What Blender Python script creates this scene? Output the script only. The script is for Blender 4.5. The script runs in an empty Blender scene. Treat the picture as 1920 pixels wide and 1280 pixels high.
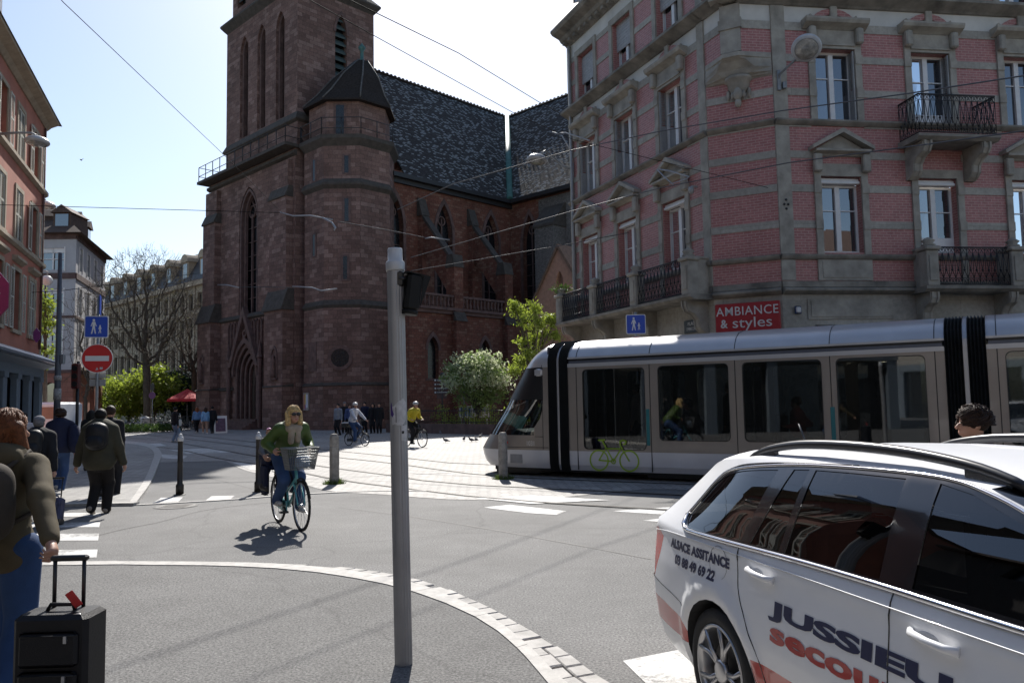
import bpy, bmesh, math, random
import numpy as np
from math import sin, cos, pi, radians as R, sqrt, atan2, hypot, tan
from mathutils import Vector as V, Matrix, noise
from mathutils.geometry import delaunay_2d_cdt, intersect_line_line_2d

SC = bpy.context.scene
COL = SC.collection

# ---------------------------------------------------------------- camera, sky, sun, exposure
PITCH, ROLL, FPX, EYE = 4.3724, -1.06697, 1467.03, 1.7
_fw = V((0, cos(R(PITCH)), sin(R(PITCH))))
_r0 = V((1, 0, 0)); _u0 = _r0.cross(_fw)
_rt = cos(R(ROLL)) * _r0 + sin(R(ROLL)) * _u0
_up = -sin(R(ROLL)) * _r0 + cos(R(ROLL)) * _u0
cam_d = bpy.data.cameras.new("camera"); cam = bpy.data.objects.new("camera", cam_d); COL.objects.link(cam)
cam_d.sensor_width = 36; cam_d.lens = 36 * FPX / 1920; cam_d.clip_start = 0.05; cam_d.clip_end = 3000
cam.matrix_world = Matrix(((_rt.x, _up.x, -_fw.x, 0), (_rt.y, _up.y, -_fw.y, 0), (_rt.z, _up.z, -_fw.z, EYE), (0, 0, 0, 1)))
SC.camera = cam

SUN_EL, SUN_AZ = 42.0, -4.5          # azimuth from +Y towards +X
wd = bpy.data.worlds.new("World"); SC.world = wd; wd.use_nodes = True
_nt = wd.node_tree; _bg = _nt.nodes["Background"]
_sky = _nt.nodes.new("ShaderNodeTexSky"); _sky.sky_type = 'NISHITA'; _sky.sun_disc = False
_sky.sun_elevation = R(SUN_EL); _sky.sun_rotation = R(SUN_AZ); _sky.air_density = 1.0; _sky.dust_density = 0.75; _sky.ozone_density = 1.0
_nt.links.new(_sky.outputs[0], _bg.inputs[0]); _bg.inputs[1].default_value = 0.089
sl = bpy.data.lights.new("sun", 'SUN'); sl.energy = 4.2; sl.angle = R(0.5); sl.color = (1.0, 0.955, 0.89)
sun = bpy.data.objects.new("sun", sl); COL.objects.link(sun)
_sd = V((sin(R(SUN_AZ)) * cos(R(SUN_EL)), cos(R(SUN_AZ)) * cos(R(SUN_EL)), sin(R(SUN_EL))))
sun.rotation_euler = _sd.to_track_quat('Z', 'Y').to_euler(); sun.location = _sd * 200
SC.view_settings.view_transform = 'Standard'; SC.view_settings.look = 'None'
SC.view_settings.exposure = 0.78; SC.view_settings.gamma = 1.0
SC.cycles.max_bounces = 6; SC.cycles.transparent_max_bounces = 24; SC.cycles.diffuse_bounces = 3; SC.cycles.glossy_bounces = 3
SC.cycles.caustics_reflective = False; SC.cycles.caustics_refractive = False; SC.cycles.sample_clamp_indirect = 4.0
try:
    SC.cycles.use_denoising = True
except Exception:
    pass

# ---------------------------------------------------------------- pixel of the 1920x1280 photograph -> place in the world
def ray(x, y): return _fw + (x - 960) / FPX * _rt - (y - 640) / FPX * _up
def G(x, y, z=0.0):                    # ground (or level z) under a pixel
    d = ray(x, y); t = (z - EYE) / d.z
    return V((0, 0, EYE)) + d * t
def at(x, y, Y):                       # point at depth Y along a pixel
    d = ray(x, y); return V((0, 0, EYE)) + d * (Y / d.y)

# ---------------------------------------------------------------- mesh helpers
class MB:
    """collects faces (with a current transform and material slot) and links them as ONE mesh object"""
    def __init__(s, T=None):
        s.v = []; s.f = []; s.mi = []; s.sm = []; s.T = T.copy() if T else Matrix(); s.m = 0; s.smooth = False
    def p(s, *pts):
        i = len(s.v); s.v += [tuple(s.T @ V(q)) for q in pts]; return list(range(i, i + len(pts)))
    def face(s, ids): s.f.append(tuple(ids)); s.mi.append(s.m); s.sm.append(s.smooth)
    def poly(s, *pts): s.face(s.p(*pts))
    def box(s, x0, x1, y0, y1, z0, z1):
        a = s.p((x0, y0, z0), (x1, y0, z0), (x1, y1, z0), (x0, y1, z0), (x0, y0, z1), (x1, y0, z1), (x1, y1, z1), (x0, y1, z1))
        for q in ((0, 3, 2, 1), (4, 5, 6, 7), (0, 1, 5, 4), (1, 2, 6, 5), (2, 3, 7, 6), (3, 0, 4, 7)): s.face([a[k] for k in q])
    def bbox(s, x0, x1, y0, y1, z0, z1, b=.01):
        """box with its vertical and top edges chamfered"""
        b = min(b, (x1 - x0) * .45, (y1 - y0) * .45, (z1 - z0) * .45)
        rings = []
        for z, k in ((z0, b), (z0 + b, 0), (z1 - b, 0), (z1, b)):
            c = b
            xs0, xs1, ys0, ys1 = x0 + k, x1 - k, y0 + k, y1 - k
            rings.append(s.p((xs0 + c, ys0, z), (xs1 - c, ys0, z), (xs1, ys0 + c, z), (xs1, ys1 - c, z), (xs1 - c, ys1, z), (xs0 + c, ys1, z), (xs0, ys1 - c, z), (xs0, ys0 + c, z)))
        s.loft(rings); s.face(rings[0][::-1]); s.face(rings[-1])
    def loft(s, rings, closed=True):
        n = len(rings[0])
        for a, b in zip(rings, rings[1:]):
            for k in range(n if closed else n - 1):
                k2 = (k + 1) % n; s.face((a[k], a[k2], b[k2], b[k]))
    def prism(s, pts, d0, d1, ax='y'):
        """polygon in (x,z) pushed along y, or (x,y) along z, or (y,z) along x"""
        mk = {'y': lambda p, d: (p[0], d, p[1]), 'z': lambda p, d: (p[0], p[1], d), 'x': lambda p, d: (d, p[0], p[1])}[ax]
        A = s.p(*[mk(q, d0) for q in pts]); B = s.p(*[mk(q, d1) for q in pts]); n = len(pts)
        for k in range(n): s.face((A[k], A[(k + 1) % n], B[(k + 1) % n], B[k]))
        s.face(A[::-1]); s.face(B)
    def strip(s, inner, outer, d0, d1, closed=False, ax='y'):
        """band between two polylines, pushed along an axis"""
        n = len(inner)
        for k in range(n if closed else n - 1):
            j = (k + 1) % n; s.prism([inner[k], inner[j], outer[j], outer[k]], d0, d1, ax)
    def tube(s, pts, r, n=8, cap=True, closed=False):
        pts = [V(q) for q in pts]; rr = [float(q) for q in r] if isinstance(r, (list, tuple)) else [float(r)] * len(pts)
        rings = []; up = None; m = len(pts)
        for i, q in enumerate(pts):
            if closed: t = (pts[(i + 1) % m] - pts[i - 1])
            else: t = (pts[min(i + 1, m - 1)] - pts[max(i - 1, 0)])
            if t.length < 1e-9: t = V((0, 0, 1))
            t.normalize()
            if up is None: up = V((0, 0, 1)) if abs(t.z) < .9 else V((0, 1, 0))
            a = t.cross(up)
            if a.length < 1e-6: a = t.orthogonal()
            a.normalize(); b = a.cross(t).normalized(); up = b
            rings.append(s.p(*[q + rr[i] * (cos(2 * pi * k / n) * a + sin(2 * pi * k / n) * b) for k in range(n)]))
        if closed: rings.append(rings[0])
        sm = s.smooth; s.smooth = True; s.loft(rings); s.smooth = sm
        if cap and not closed: s.face(rings[0][::-1]); s.face(rings[-1])
    def lathe(s, prof, c=(0, 0, 0), n=16, a0=0., ax=None, smooth=True, cap=True):
        """profile [(radius, height)] round an axis through c"""
        c = V(c); ax = V(ax).normalized() if ax else V((0, 0, 1)); e1 = ax.orthogonal().normalized() if ax.z < .99 else V((1, 0, 0)); e2 = ax.cross(e1)
        rings = [s.p(*[c + ax * h + max(r, 1e-4) * (cos(a0 + 2 * pi * k / n) * e1 + sin(a0 + 2 * pi * k / n) * e2) for k in range(n)]) for r, h in prof]
        sm = s.smooth; s.smooth = smooth; s.loft(rings); s.smooth = sm
        if cap: s.face(rings[0][::-1]); s.face(rings[-1])
    def ball(s, c, r, n=12, m=8):
        rx, ry, rz = r if isinstance(r, (tuple, list)) else (r, r, r); c = V(c)
        rings = [s.p(*[(c.x + rx * sin(pi * j / m) * cos(2 * pi * k / n), c.y + ry * sin(pi * j / m) * sin(2 * pi * k / n), c.z - rz * cos(pi * j / m)) for k in range(n)]) for j in range(1, m)]
        sm = s.smooth; s.smooth = True; s.loft(rings)
        b = s.p((c.x, c.y, c.z - rz))[0]; t = s.p((c.x, c.y, c.z + rz))[0]
        for k in range(n):
            s.face((rings[0][(k + 1) % n], rings[0][k], b)); s.face((rings[-1][k], rings[-1][(k + 1) % n], t))
        s.smooth = sm
    def raw(s, verts, faces):
        i = len(s.v); s.v += [tuple(s.T @ V(q)) for q in verts]
        for f in faces: s.face([i + k for k in f])
    def obj(s, name, mat, parent=None, fixn=True, **kw):
        me = bpy.data.meshes.new(name); me.from_pydata(s.v, [], s.f)
        mats = mat if isinstance(mat, (list, tuple)) else [mat]
        for m in mats: me.materials.append(m)
        me.polygons.foreach_set('material_index', s.mi); me.polygons.foreach_set('use_smooth', s.sm)
        if fixn:
            bm = bmesh.new(); bm.from_mesh(me); bmesh.ops.recalc_face_normals(bm, faces=bm.faces); bm.to_mesh(me); bm.free()
        auto_uv(me); me.update()
        return link(name, me, parent, **kw)

def auto_uv(me):
    """wall-like unwrap in metres: u along the horizontal tangent of each face, v up"""
    nl = len(me.loops)
    if not nl: return
    uv = me.uv_layers.new(name="uv")
    co = np.empty(len(me.vertices) * 3); me.vertices.foreach_get('co', co); co = co.reshape(-1, 3)
    li = np.empty(nl, dtype=np.int32); me.loops.foreach_get('vertex_index', li)
    npoly = len(me.polygons)
    nr = np.empty(npoly * 3); me.polygons.foreach_get('normal', nr); nr = nr.reshape(-1, 3)
    tot = np.empty(npoly, dtype=np.int32); me.polygons.foreach_get('loop_total', tot)
    N = np.repeat(nr, tot, axis=0); P = co[li]
    h = np.hypot(N[:, 0], N[:, 1]); hs = np.where(h < 1e-6, 1, h)
    tx = -N[:, 1] / hs; ty = N[:, 0] / hs
    steep = h > .35
    u = np.where(steep, P[:, 0] * tx + P[:, 1] * ty, P[:, 0])
    sl = np.clip(h, .3, 1)
    v = np.where(steep, P[:, 2] / sl, P[:, 1])
    uv.data.foreach_set('uv', np.stack([u, v], 1).ravel())

def link(name, data, parent=None, loc=None, rot=None, label=None, cat=None, group=None, kind=None, T=None):
    o = bpy.data.objects.new(name, data); COL.objects.link(o)
    if parent is not None: o.parent = parent
    if T is not None: o.matrix_local = T
    if loc is not None: o.location = loc
    if rot is not None: o.rotation_euler = rot if isinstance(rot, (tuple, list)) else (0, 0, rot)
    if label: o['label'] = label
    if cat: o['category'] = cat
    if group: o['group'] = group
    if kind: o['kind'] = kind
    return o

def thing(name, label, cat, loc=(0, 0, 0), rz=0., group=None):
    return link(name, None, loc=loc, rot=(0, 0, rz), label=label, cat=cat, group=group)

def dup(root, loc, rz=0., label=None, group=None, scale=None):
    r = root.copy(); COL.objects.link(r); r.location = loc; r.rotation_euler = (0, 0, rz)
    if scale: r.scale = (scale,) * 3 if not isinstance(scale, tuple) else scale
    if label: r['label'] = label
    if group: r['group'] = group
    for ch in list(root.children):
        c = ch.copy(); COL.objects.link(c); c.parent = r
        for g in list(ch.children):
            d = g.copy(); COL.objects.link(d); d.parent = c
    return r

def front(o, az):
    """front-view frame: x to the viewer's right along az, y into the wall, z up"""
    ux = V((sin(R(az)), cos(R(az)), 0)); uy = V((-ux.y, ux.x, 0))
    return Matrix(((ux.x, uy.x, 0, o[0]), (ux.y, uy.y, 0, o[1]), (0, 0, 1, o[2] if len(o) > 2 else 0), (0, 0, 0, 1)))

def arc(cx, cz, r, a0, a1, n): return [(cx + r * cos(R(a0 + (a1 - a0) * k / n)), cz + r * sin(R(a0 + (a1 - a0) * k / n))) for k in range(n + 1)]

def ogive(x0, x1, zs, zt, n=6):
    """pointed arch outline from left springing over the apex to right springing"""
    w = (x1 - x0) / 2; h = zt - zs; xc = (x0 + x1) / 2
    r = (w * w + h * h) / (2 * w); th = math.asin(min(1, h / r)) if r >= w and h <= r else pi / 2
    L = [(x0 + r - r * cos(th * k / n), zs + r * sin(th * k / n)) for k in range(n + 1)]
    L[-1] = (xc, zt)
    return L + [(2 * xc - x, z) for x, z in L[-2::-1]]

def rrect(x0, x1, z0, z1, r, n=4):
    return arc(x1 - r, z1 - r, r, 0, 90, n) + arc(x0 + r, z1 - r, r, 90, 180, n) + arc(x0 + r, z0 + r, r, 180, 270, n) + arc(x1 - r, z0 + r, r, 270, 360, n)

def cdt_faces(outer, holes=(), grid=None):
    """triangulate an outline with holes (2-D), optionally with inner grid points -> (verts2d, tris)"""
    vs = []; es = []
    def add(L):
        i = len(vs); n = len(L); vs.extend(V(p) for p in L); es.extend((i + k, i + (k + 1) % n) for k in range(n))
    add(outer)
    for h in holes: add(h)
    if grid:
        xs = [p[0] for p in outer]; zs = [p[1] for p in outer]
        x = min(xs) + grid / 2
        while x < max(xs):
            z = min(zs) + grid / 2
            while z < max(zs):
                vs.append(V((x, z))); z += grid
            x += grid
    v2, e2, f2, _, _, _ = delaunay_2d_cdt(vs, es, [], 0, 1e-5)
    out = []
    for f in f2:
        c = sum((V(v2[k]) for k in f), V((0, 0))) / len(f)
        if inside(c, outer) and not any(inside(c, h) for h in holes): out.append(tuple(f))
    return [tuple(v) for v in v2], out

def inside(p, L):
    x, y = p[0], p[1]; r = False; n = len(L); j = n - 1
    for i in range(n):
        xi, yi = L[i][0], L[i][1]; xj, yj = L[j][0], L[j][1]
        if (yi > y) != (yj > y) and x < (xj - xi) * (y - yi) / (yj - yi) + xi: r = not r
        j = i
    return r

def wall_cdt(mb, outer, holes, y=0., depth=.3, reveal=True):
    """flat wall in front-view coordinates with shaped openings and their reveals"""
    v2, tr = cdt_faces(outer, holes)
    ids = mb.p(*[(q[0], y, q[1]) for q in v2])
    for t in tr: mb.face([ids[k] for k in t])
    if reveal:
        for h in holes:
            A = mb.p(*[(q[0], y, q[1]) for q in h]); B = mb.p(*[(q[0], y + depth, q[1]) for q in h]); n = len(h)
            for k in range(n): mb.face((A[k], A[(k + 1) % n], B[(k + 1) % n], B[k]))

def text_mesh(body, size=1., bold=0., ext=0.01, align='CENTER', sx=1., shear=0., space=1.):
    """flat letters (built-in font) as verts/faces in the x-z plane, front towards -y"""
    cu = bpy.data.curves.new("txt", 'FONT'); cu.body = body; cu.size = size; cu.align_x = align; cu.align_y = 'CENTER'
    cu.offset = bold; cu.extrude = ext; cu.resolution_u = 3; cu.shear = shear; cu.space_character = space
    o = bpy.data.objects.new("txt", cu); COL.objects.link(o)
    dg = bpy.context.evaluated_depsgraph_get(); me = bpy.data.meshes.new_from_object(o.evaluated_get(dg))
    vs = [(v.co.x * sx, -v.co.z, v.co.y) for v in me.vertices]; fs = [tuple(p.vertices) for p in me.polygons]
    bpy.data.objects.remove(o); bpy.data.curves.remove(cu); bpy.data.meshes.remove(me)
    return vs, fs

def text_on(mb, body, x, z, y, size, **kw):
    vs, fs = text_mesh(body, size, **kw); mb.raw([(a + x, b + y, c + z) for a, b, c in vs], fs)

# ---------------------------------------------------------------- materials
def srgb(r, g, b):
    f = lambda c: c / 12.92 if c <= .04045 else ((c + .055) / 1.055) ** 2.4
    return (f(r / 255), f(g / 255), f(b / 255), 1)

class NT:
    def __init__(s, name):
        s.mat = bpy.data.materials.new(name); s.mat.use_nodes = True; s.t = s.mat.node_tree
        s.b = s.t.nodes["Principled BSDF"]; s.out = s.t.nodes["Material Output"]
    def n(s, t, **kw):
        nd = s.t.nodes.new("ShaderNode" + t)
        for k, v in kw.items():
            if k in nd.inputs: nd.inputs[k].default_value = v
            else: setattr(nd, k, v)
        return nd
    def l(s, a, b): s.t.links.new(a, b)
    def uv(s): return s.n("TexCoord").outputs["UV"]
    def ob(s): return s.n("TexCoord").outputs["Object"]
    def noise(s, co, scale, detail=3., rough=.6):
        nd = s.n("TexNoise"); nd.inputs["Scale"].default_value = scale; nd.inputs["Detail"].default_value = detail; nd.inputs["Roughness"].default_value = rough
        s.l(co, nd.inputs["Vector"]); return nd.outputs[0]
    def ramp(s, fac, *stops):
        nd = s.n("ValToRGB"); e = nd.color_ramp.elements
        while len(e) < len(stops): e.new(.5)
        for el, (p, c) in zip(e, stops): el.position = p; el.color = c if len(c) == 4 else (*c, 1)
        s.l(fac, nd.inputs[0]); return nd.outputs[0]
    def mix(s, fac, a, b, mode='MIX'):
        nd = s.n("Mix", data_type='RGBA', blend_type=mode)
        for sock, v in ((nd.inputs[0], fac), (nd.inputs[6], a), (nd.inputs[7], b)):
            if hasattr(v, 'links'): s.l(v, sock)
            else: sock.default_value = v
        return nd.outputs[2]
    def bump(s, h, strength=.3, dist=.02, prev=None):
        nd = s.n("Bump"); nd.inputs["Strength"].default_value = strength; nd.inputs["Distance"].default_value = dist
        s.l(h, nd.inputs["Height"])
        if prev is not None: s.l(prev, nd.inputs["Normal"])
        return nd.outputs[0]
    def set(s, col=None, rough=None, metal=None, spec=None, nrm=None):
        for k, v in (("Base Color", col), ("Roughness", rough), ("Metallic", metal), ("Specular IOR Level", spec), ("Normal", nrm)):
            if v is None: continue
            if hasattr(v, 'links'): s.l(v, s.b.inputs[k])
            else: s.b.inputs[k].default_value = v
        return s.mat

def plain(name, col, rough=.6, metal=0., spec=.5, var=.12, vs=6., bump=0., bs=60., coat=0.):
    """one colour with a little large- and small-scale variation"""
    t = NT(name); co = t.ob(); col = (*col[:3], 1)
    if var:
        n1 = t.noise(co, vs, 4.); lo = tuple(c * (1 - var) for c in col[:3]) + (1,); hi = tuple(min(1, c * (1 + var)) for c in col[:3]) + (1,)
        c = t.ramp(n1, (.3, lo), (.7, hi))
    else: c = col
    nr = t.bump(t.noise(co, bs, 2.), bump, .01) if bump else None
    t.set(c, rough, metal, spec, nr)
    if coat: t.b.inputs["Coat Weight"].default_value = coat; t.b.inputs["Coat Roughness"].default_value = .03
    return t.mat

def blocks(name, c1, c2, mortar, bw, bh, msize=.012, var=.35, rough=.85, bump=.5, warm=None, grime=.25, offset=.5, bias=0., spec=.3, squash=1.):
    """masonry or brickwork in metres on the wall unwrap"""
    t = NT(name); co = t.uv()
    br = t.n("TexBrick", offset=offset); br.inputs["Scale"].default_value = 1.; br.inputs["Color1"].default_value = c1; br.inputs["Color2"].default_value = c2
    br.inputs["Mortar"].default_value = mortar; br.inputs["Mortar Size"].default_value = msize; br.inputs["Mortar Smooth"].default_value = .2; br.inputs["Bias"].default_value = bias
    br.inputs["Brick Width"].default_value = bw; br.inputs["Row Height"].default_value = bh; br.squash = squash
    t.l(co, br.inputs["Vector"]); c = br.outputs[0]
    if warm is not None:
        # second, coarser lottery of block colours
        b2 = t.n("TexBrick", offset=offset); b2.inputs["Scale"].default_value = 1.; b2.inputs["Color1"].default_value = (0, 0, 0, 1); b2.inputs["Color2"].default_value = (1, 1, 1, 1)
        b2.inputs["Mortar"].default_value = (.3, .3, .3, 1); b2.inputs["Mortar Size"].default_value = msize; b2.inputs["Brick Width"].default_value = bw * 1.0; b2.inputs["Row Height"].default_value = bh
        mp = t.n("Mapping"); mp.inputs["Location"].default_value = (bw * 37, bh * 14, 0); t.l(co, mp.inputs[0]); t.l(mp.outputs[0], b2.inputs["Vector"])
        c = t.mix(t.ramp(b2.outputs[0], (.62, (0, 0, 0)), (.9, (1, 1, 1))), c, warm)
    ob = t.ob()
    n1 = t.noise(ob, .35, 5.); c = t.mix(1., c, t.ramp(n1, (.3, (1 - grime,) * 3), (.7, (1 + grime * .5,) * 3)), 'MULTIPLY')
    n2 = t.noise(ob, 9., 4.); c = t.mix(1., c, t.ramp(n2, (.25, (1 - var,) * 3), (.75, (1 + var * .6,) * 3)), 'MULTIPLY')
    nr = t.bump(br.outputs["Fac"], -bump, .015); nr = t.bump(n2, .25, .02, nr)
    return t.set(c, rough, 0, spec, nr)

def glass_dark(name, tint=(.02, .025, .03), rough=.02, see=0., ripple=.004, base=.06):
    """window glass: sharp reflection by Fresnel over a see-through or dark body"""
    t = NT(name); t.t.nodes.remove(t.b)
    gl = t.n("BsdfGlossy"); gl.inputs["Roughness"].default_value = rough; gl.inputs["Color"].default_value = (.95, .97, 1, 1)
    fr = t.n("Fresnel"); fr.inputs["IOR"].default_value = 1.55
    nr = t.bump(t.noise(t.ob(), 1.3, 1.), .25, ripple); t.l(nr, gl.inputs["Normal"])
    if see:
        a = t.n("BsdfTransparent"); a.inputs["Color"].default_value = (*[see * (1 + k) for k in (0, .03, .03)], 1)
    else:
        a = t.n("BsdfDiffuse"); a.inputs["Color"].default_value = (*tint, 1)
    mx = t.n("MixShader"); k = t.n("MapRange"); k.inputs["From Min"].default_value = 0; k.inputs["From Max"].default_value = 1; k.inputs["To Min"].default_value = base; k.inputs["To Max"].default_value = 1.
    t.l(fr.outputs[0], k.inputs[0]); t.l(k.outputs[0], mx.inputs[0]); t.l(a.outputs[0], mx.inputs[1]); t.l(gl.outputs[0], mx.inputs[2]); t.l(mx.outputs[0], t.out.inputs[0])
    return t.mat

def leafmat(name, c1, c2, trans=.45, rough=.6):
    t = NT(name); t.t.nodes.remove(t.b)
    n1 = t.noise(t.ob(), 1.1, 3.); n2 = t.noise(t.ob(), 17., 2.)
    c = t.mix(t.ramp(n2, (.35, (0, 0, 0)), (.65, (1, 1, 1))), c1, c2); c = t.mix(1., c, t.ramp(n1, (.3, (.75,) * 3), (.7, (1.15,) * 3)), 'MULTIPLY')
    d = t.n("BsdfDiffuse"); tr = t.n("BsdfTranslucent"); g = t.n("BsdfGlossy"); g.inputs["Roughness"].default_value = .45
    t.l(c, d.inputs[0]); t.l(c, tr.inputs[0])
    m = t.n("MixShader"); m.inputs[0].default_value = trans; t.l(d.outputs[0], m.inputs[1]); t.l(tr.outputs[0], m.inputs[2])
    m2 = t.n("MixShader"); m2.inputs[0].default_value = .05; t.l(m.outputs[0], m2.inputs[1]); t.l(g.outputs[0], m2.inputs[2]); t.l(m2.outputs[0], t.out.inputs[0])
    return t.mat
# ================================================================ materials used across the scene
def asphalt(name, base, speck=.5, tint=(1, .985, .96), patch=.18):
    t = NT(name); co = t.ob()
    n1 = t.noise(co, 55., 4., .8); n2 = t.noise(co, .5, 5.); n3 = t.noise(co, 3.2, 4.)
    k = lambda f: tuple(base * f * q for q in tint) + (1,)
    c = t.ramp(n1, (.28, k(1 - speck)), (.5, k(1)), (.74, k(1 + speck * 1.5)))
    c = t.mix(1., c, t.ramp(n2, (.3, (1 - patch,) * 3), (.72, (1 + patch,) * 3)), 'MULTIPLY')
    c = t.mix(1., c, t.ramp(n3, (.3, (.92,) * 3), (.7, (1.07,) * 3)), 'MULTIPLY')
    # tar-filled cracks: a few thin wandering lines
    vo = t.n("TexVoronoi", feature='DISTANCE_TO_EDGE'); vo.inputs["Scale"].default_value = .16
    wob = t.n("VectorMath", operation='ADD'); ns = t.n("TexNoise"); ns.inputs["Scale"].default_value = .9; t.l(co, ns.inputs[0]); t.l(co, wob.inputs[0]); t.l(ns.outputs[1], wob.inputs[1]); t.l(wob.outputs[0], vo.inputs["Vector"])
    c = t.mix(1., c, t.ramp(vo.outputs[0], (.0, (.80,) * 3), (.003, (.92,) * 3), (.005, (1, 1, 1))), 'MULTIPLY')
    return t.set(c, .82, 0, .35, t.bump(n1, .55, .012))

def setts(name, c1, c2, mortar, bw, bh, msize, rot=0., rough=.7):
    t = NT(name); co = t.ob()
    mp = t.n("Mapping"); mp.inputs["Rotation"].default_value = (0, 0, R(rot)); t.l(co, mp.inputs[0])
    wob = t.n("VectorMath", operation='ADD'); ns = t.n("TexNoise"); ns.inputs["Scale"].default_value = 2.2; sc = t.n("VectorMath", operation='SCALE'); sc.inputs["Scale"].default_value = .09
    t.l(mp.outputs[0], ns.inputs[0]); t.l(ns.outputs[1], sc.inputs[0]); t.l(mp.outputs[0], wob.inputs[0]); t.l(sc.outputs[0], wob.inputs[1])
    br = t.n("TexBrick"); br.inputs["Scale"].default_value = 1.; br.inputs["Color1"].default_value = c1; br.inputs["Color2"].default_value = c2; br.inputs["Mortar"].default_value = mortar
    br.inputs["Mortar Size"].default_value = msize; br.inputs["Mortar Smooth"].default_value = .6; br.inputs["Brick Width"].default_value = bw; br.inputs["Row Height"].default_value = bh
    t.l(wob.outputs[0], br.inputs["Vector"])
    n2 = t.noise(co, .35, 5.); n3 = t.noise(co, 30., 3.)
    c = t.mix(1., br.outputs[0], t.ramp(n2, (.3, (.82,) * 3), (.7, (1.12,) * 3)), 'MULTIPLY'); c = t.mix(1., c, t.ramp(n3, (.3, (.85,) * 3), (.7, (1.1,) * 3)), 'MULTIPLY')
    return t.set(c, rough, 0, .5, t.bump(n3, .2, .01, t.bump(br.outputs["Fac"], -.8, .03)))

M_road = asphalt("road_asphalt", .15, .85)
M_walk = asphalt("pavement_asphalt", .122, .9)
M_setts = setts("plaza_setts", (.37, .355, .335, 1), (.26, .248, .235, 1), (.11, .10, .095, 1), .24, .17, .018, 33)
M_flag = setts("flagstones", (.33, .32, .30, 1), (.24, .23, .22, 1), (.10, .095, .09, 1), .30, .22, .016, 20)
M_kerb = plain("granite_kerb", (.42, .405, .38), .75, var=.2, vs=11, bump=.4, bs=120)
M_sett = plain("granite_sett", (.36, .345, .325), .75, var=.3, vs=4.3, bump=.5, bs=90)
def worn_paint():
    t = NT("worn_white_paint"); co = t.ob(); n = t.noise(co, 24., 5., .75)
    n0 = t.noise(co, 1.7, 3.); ad = t.n("Math", operation='ADD'); t.l(n, ad.inputs[0]); t.l(n0, ad.inputs[1])
    return t.set(t.ramp(ad.outputs[0], (.80, (.20, .195, .19)), (.96, (.46, .455, .44)), (1., (.55, .545, .53))), .7, 0, .4, t.bump(n, .3, .008))
M_paint = worn_paint()
M_steel = plain("rail_steel", (.32, .31, .30), .28, 1., var=.2)
M_groove = plain("rail_groove", (.03, .03, .03), .8)
M_soil = plain("soil", (.08, .06, .04), .95, var=.3, bump=.5)

# ================================================================ ground, road, plaza, pavements, rails, markings
def sheet(name, pts, z, mat, kind='structure', th=0.):
    mb = MB(); v2, tr = cdt_faces([(p[0], p[1]) for p in pts])
    ids = mb.p(*[(q[0], q[1], z) for q in v2])
    for t in tr: mb.face([ids[k] for k in t])
    if th:
        n = len(pts); A = mb.p(*[(q[0], q[1], z) for q in pts]); B = mb.p(*[(q[0], q[1], z - th) for q in pts])
        for k in range(n): mb.face((A[k], A[(k + 1) % n], B[(k + 1) % n], B[k]))
    o = mb.obj(name, mat, kind=kind)
    return o

def resample(pts, n, smooth=True):
    P = [V((p[0], p[1])) for p in pts]
    if smooth:                      # Catmull-Rom
        Q = []
        for i in range(len(P) - 1):
            a, b, c, d = P[max(i - 1, 0)], P[i], P[i + 1], P[min(i + 2, len(P) - 1)]
            for k in range(8):
                t = k / 8; Q.append(.5 * ((2 * b) + (c - a) * t + (2 * a - 5 * b + 4 * c - d) * t * t + (3 * b - a - 3 * c + d) * t ** 3))
        P = Q + [P[-1]]
    L = [0]
    for a, b in zip(P, P[1:]): L.append(L[-1] + (b - a).length)
    out = []; j = 0
    for k in range(n):
        s = L[-1] * k / (n - 1)
        while j < len(L) - 2 and L[j + 1] < s: j += 1
        u = (s - L[j]) / max(1e-9, L[j + 1] - L[j]); out.append(P[j].lerp(P[j + 1], min(1, u)))
    return out

def gpx(*pts, z=0.): return [G(x, y, z).xy for x, y in pts]

sheet("ground", [(-400, -80), (400, -80), (400, 500), (-400, 500)], 0., M_road)

# near pavement: asphalt, flush granite kerb and a gutter of setts
KO = [V((-24, 9.4)), V((-12, 9.05))] + gpx((120, 1055), (250, 1055.5), (400, 1056), (560, 1061), (650, 1067), (700, 1073), (800, 1092), (900, 1133), (960, 1163), (1000, 1187), (1080, 1237), (1115, 1266)) + [V((.95, 3.9)), V((1.35, 2.6)), V((1.5, 0)), V((1.5, -12))]
KM = [V((-24, 9.2)), V((-12, 8.85))] + gpx((120, 1062), (250, 1062), (400, 1063), (560, 1069), (700, 1086), (800, 1111), (900, 1156), (950, 1190), (1000, 1233), (1040, 1278)) + [V((.66, 3.7)), V((1.05, 2.4)), V((1.2, 0)), V((1.2, -12))]
KI = [V((-24, 8.98)), V((-12, 8.63))] + gpx((120, 1069), (250, 1069), (400, 1070), (560, 1079), (700, 1101), (800, 1129), (900, 1174), (960, 1220), (1000, 1264)) + [V((.35, 4.0)), V((.6, 3.0)), V((.85, 2.0)), V((1.0, 0)), V((1.0, -12))]
NK = 90
ko, km, ki = resample(KO, NK), resample(KM, NK), resample(KI, NK)
rng = random.Random(5)
sheet("pavement", ki + [V((-24, -12))], .052, M_walk)
mb = MB(); mb2 = MB(); rows = MB()
def slab(mb, a, b, c, d, z0, z1, gap=.006):
    """block with four ground corners, slightly domed edges"""
    ce = (a + b + c + d) / 4; q = [p + (ce - p).normalized() * gap for p in (a, b, c, d)]; r = [p + (ce - p).normalized() * (gap + .012) for p in (a, b, c, d)]
    A = mb.p(*[(p.x, p.y, z0) for p in q]); B = mb.p(*[(p.x, p.y, z1 - .008) for p in q]); C = mb.p(*[(p.x, p.y, z1) for p in r])
    mb.loft([A, B, C]); mb.face(C)
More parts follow.
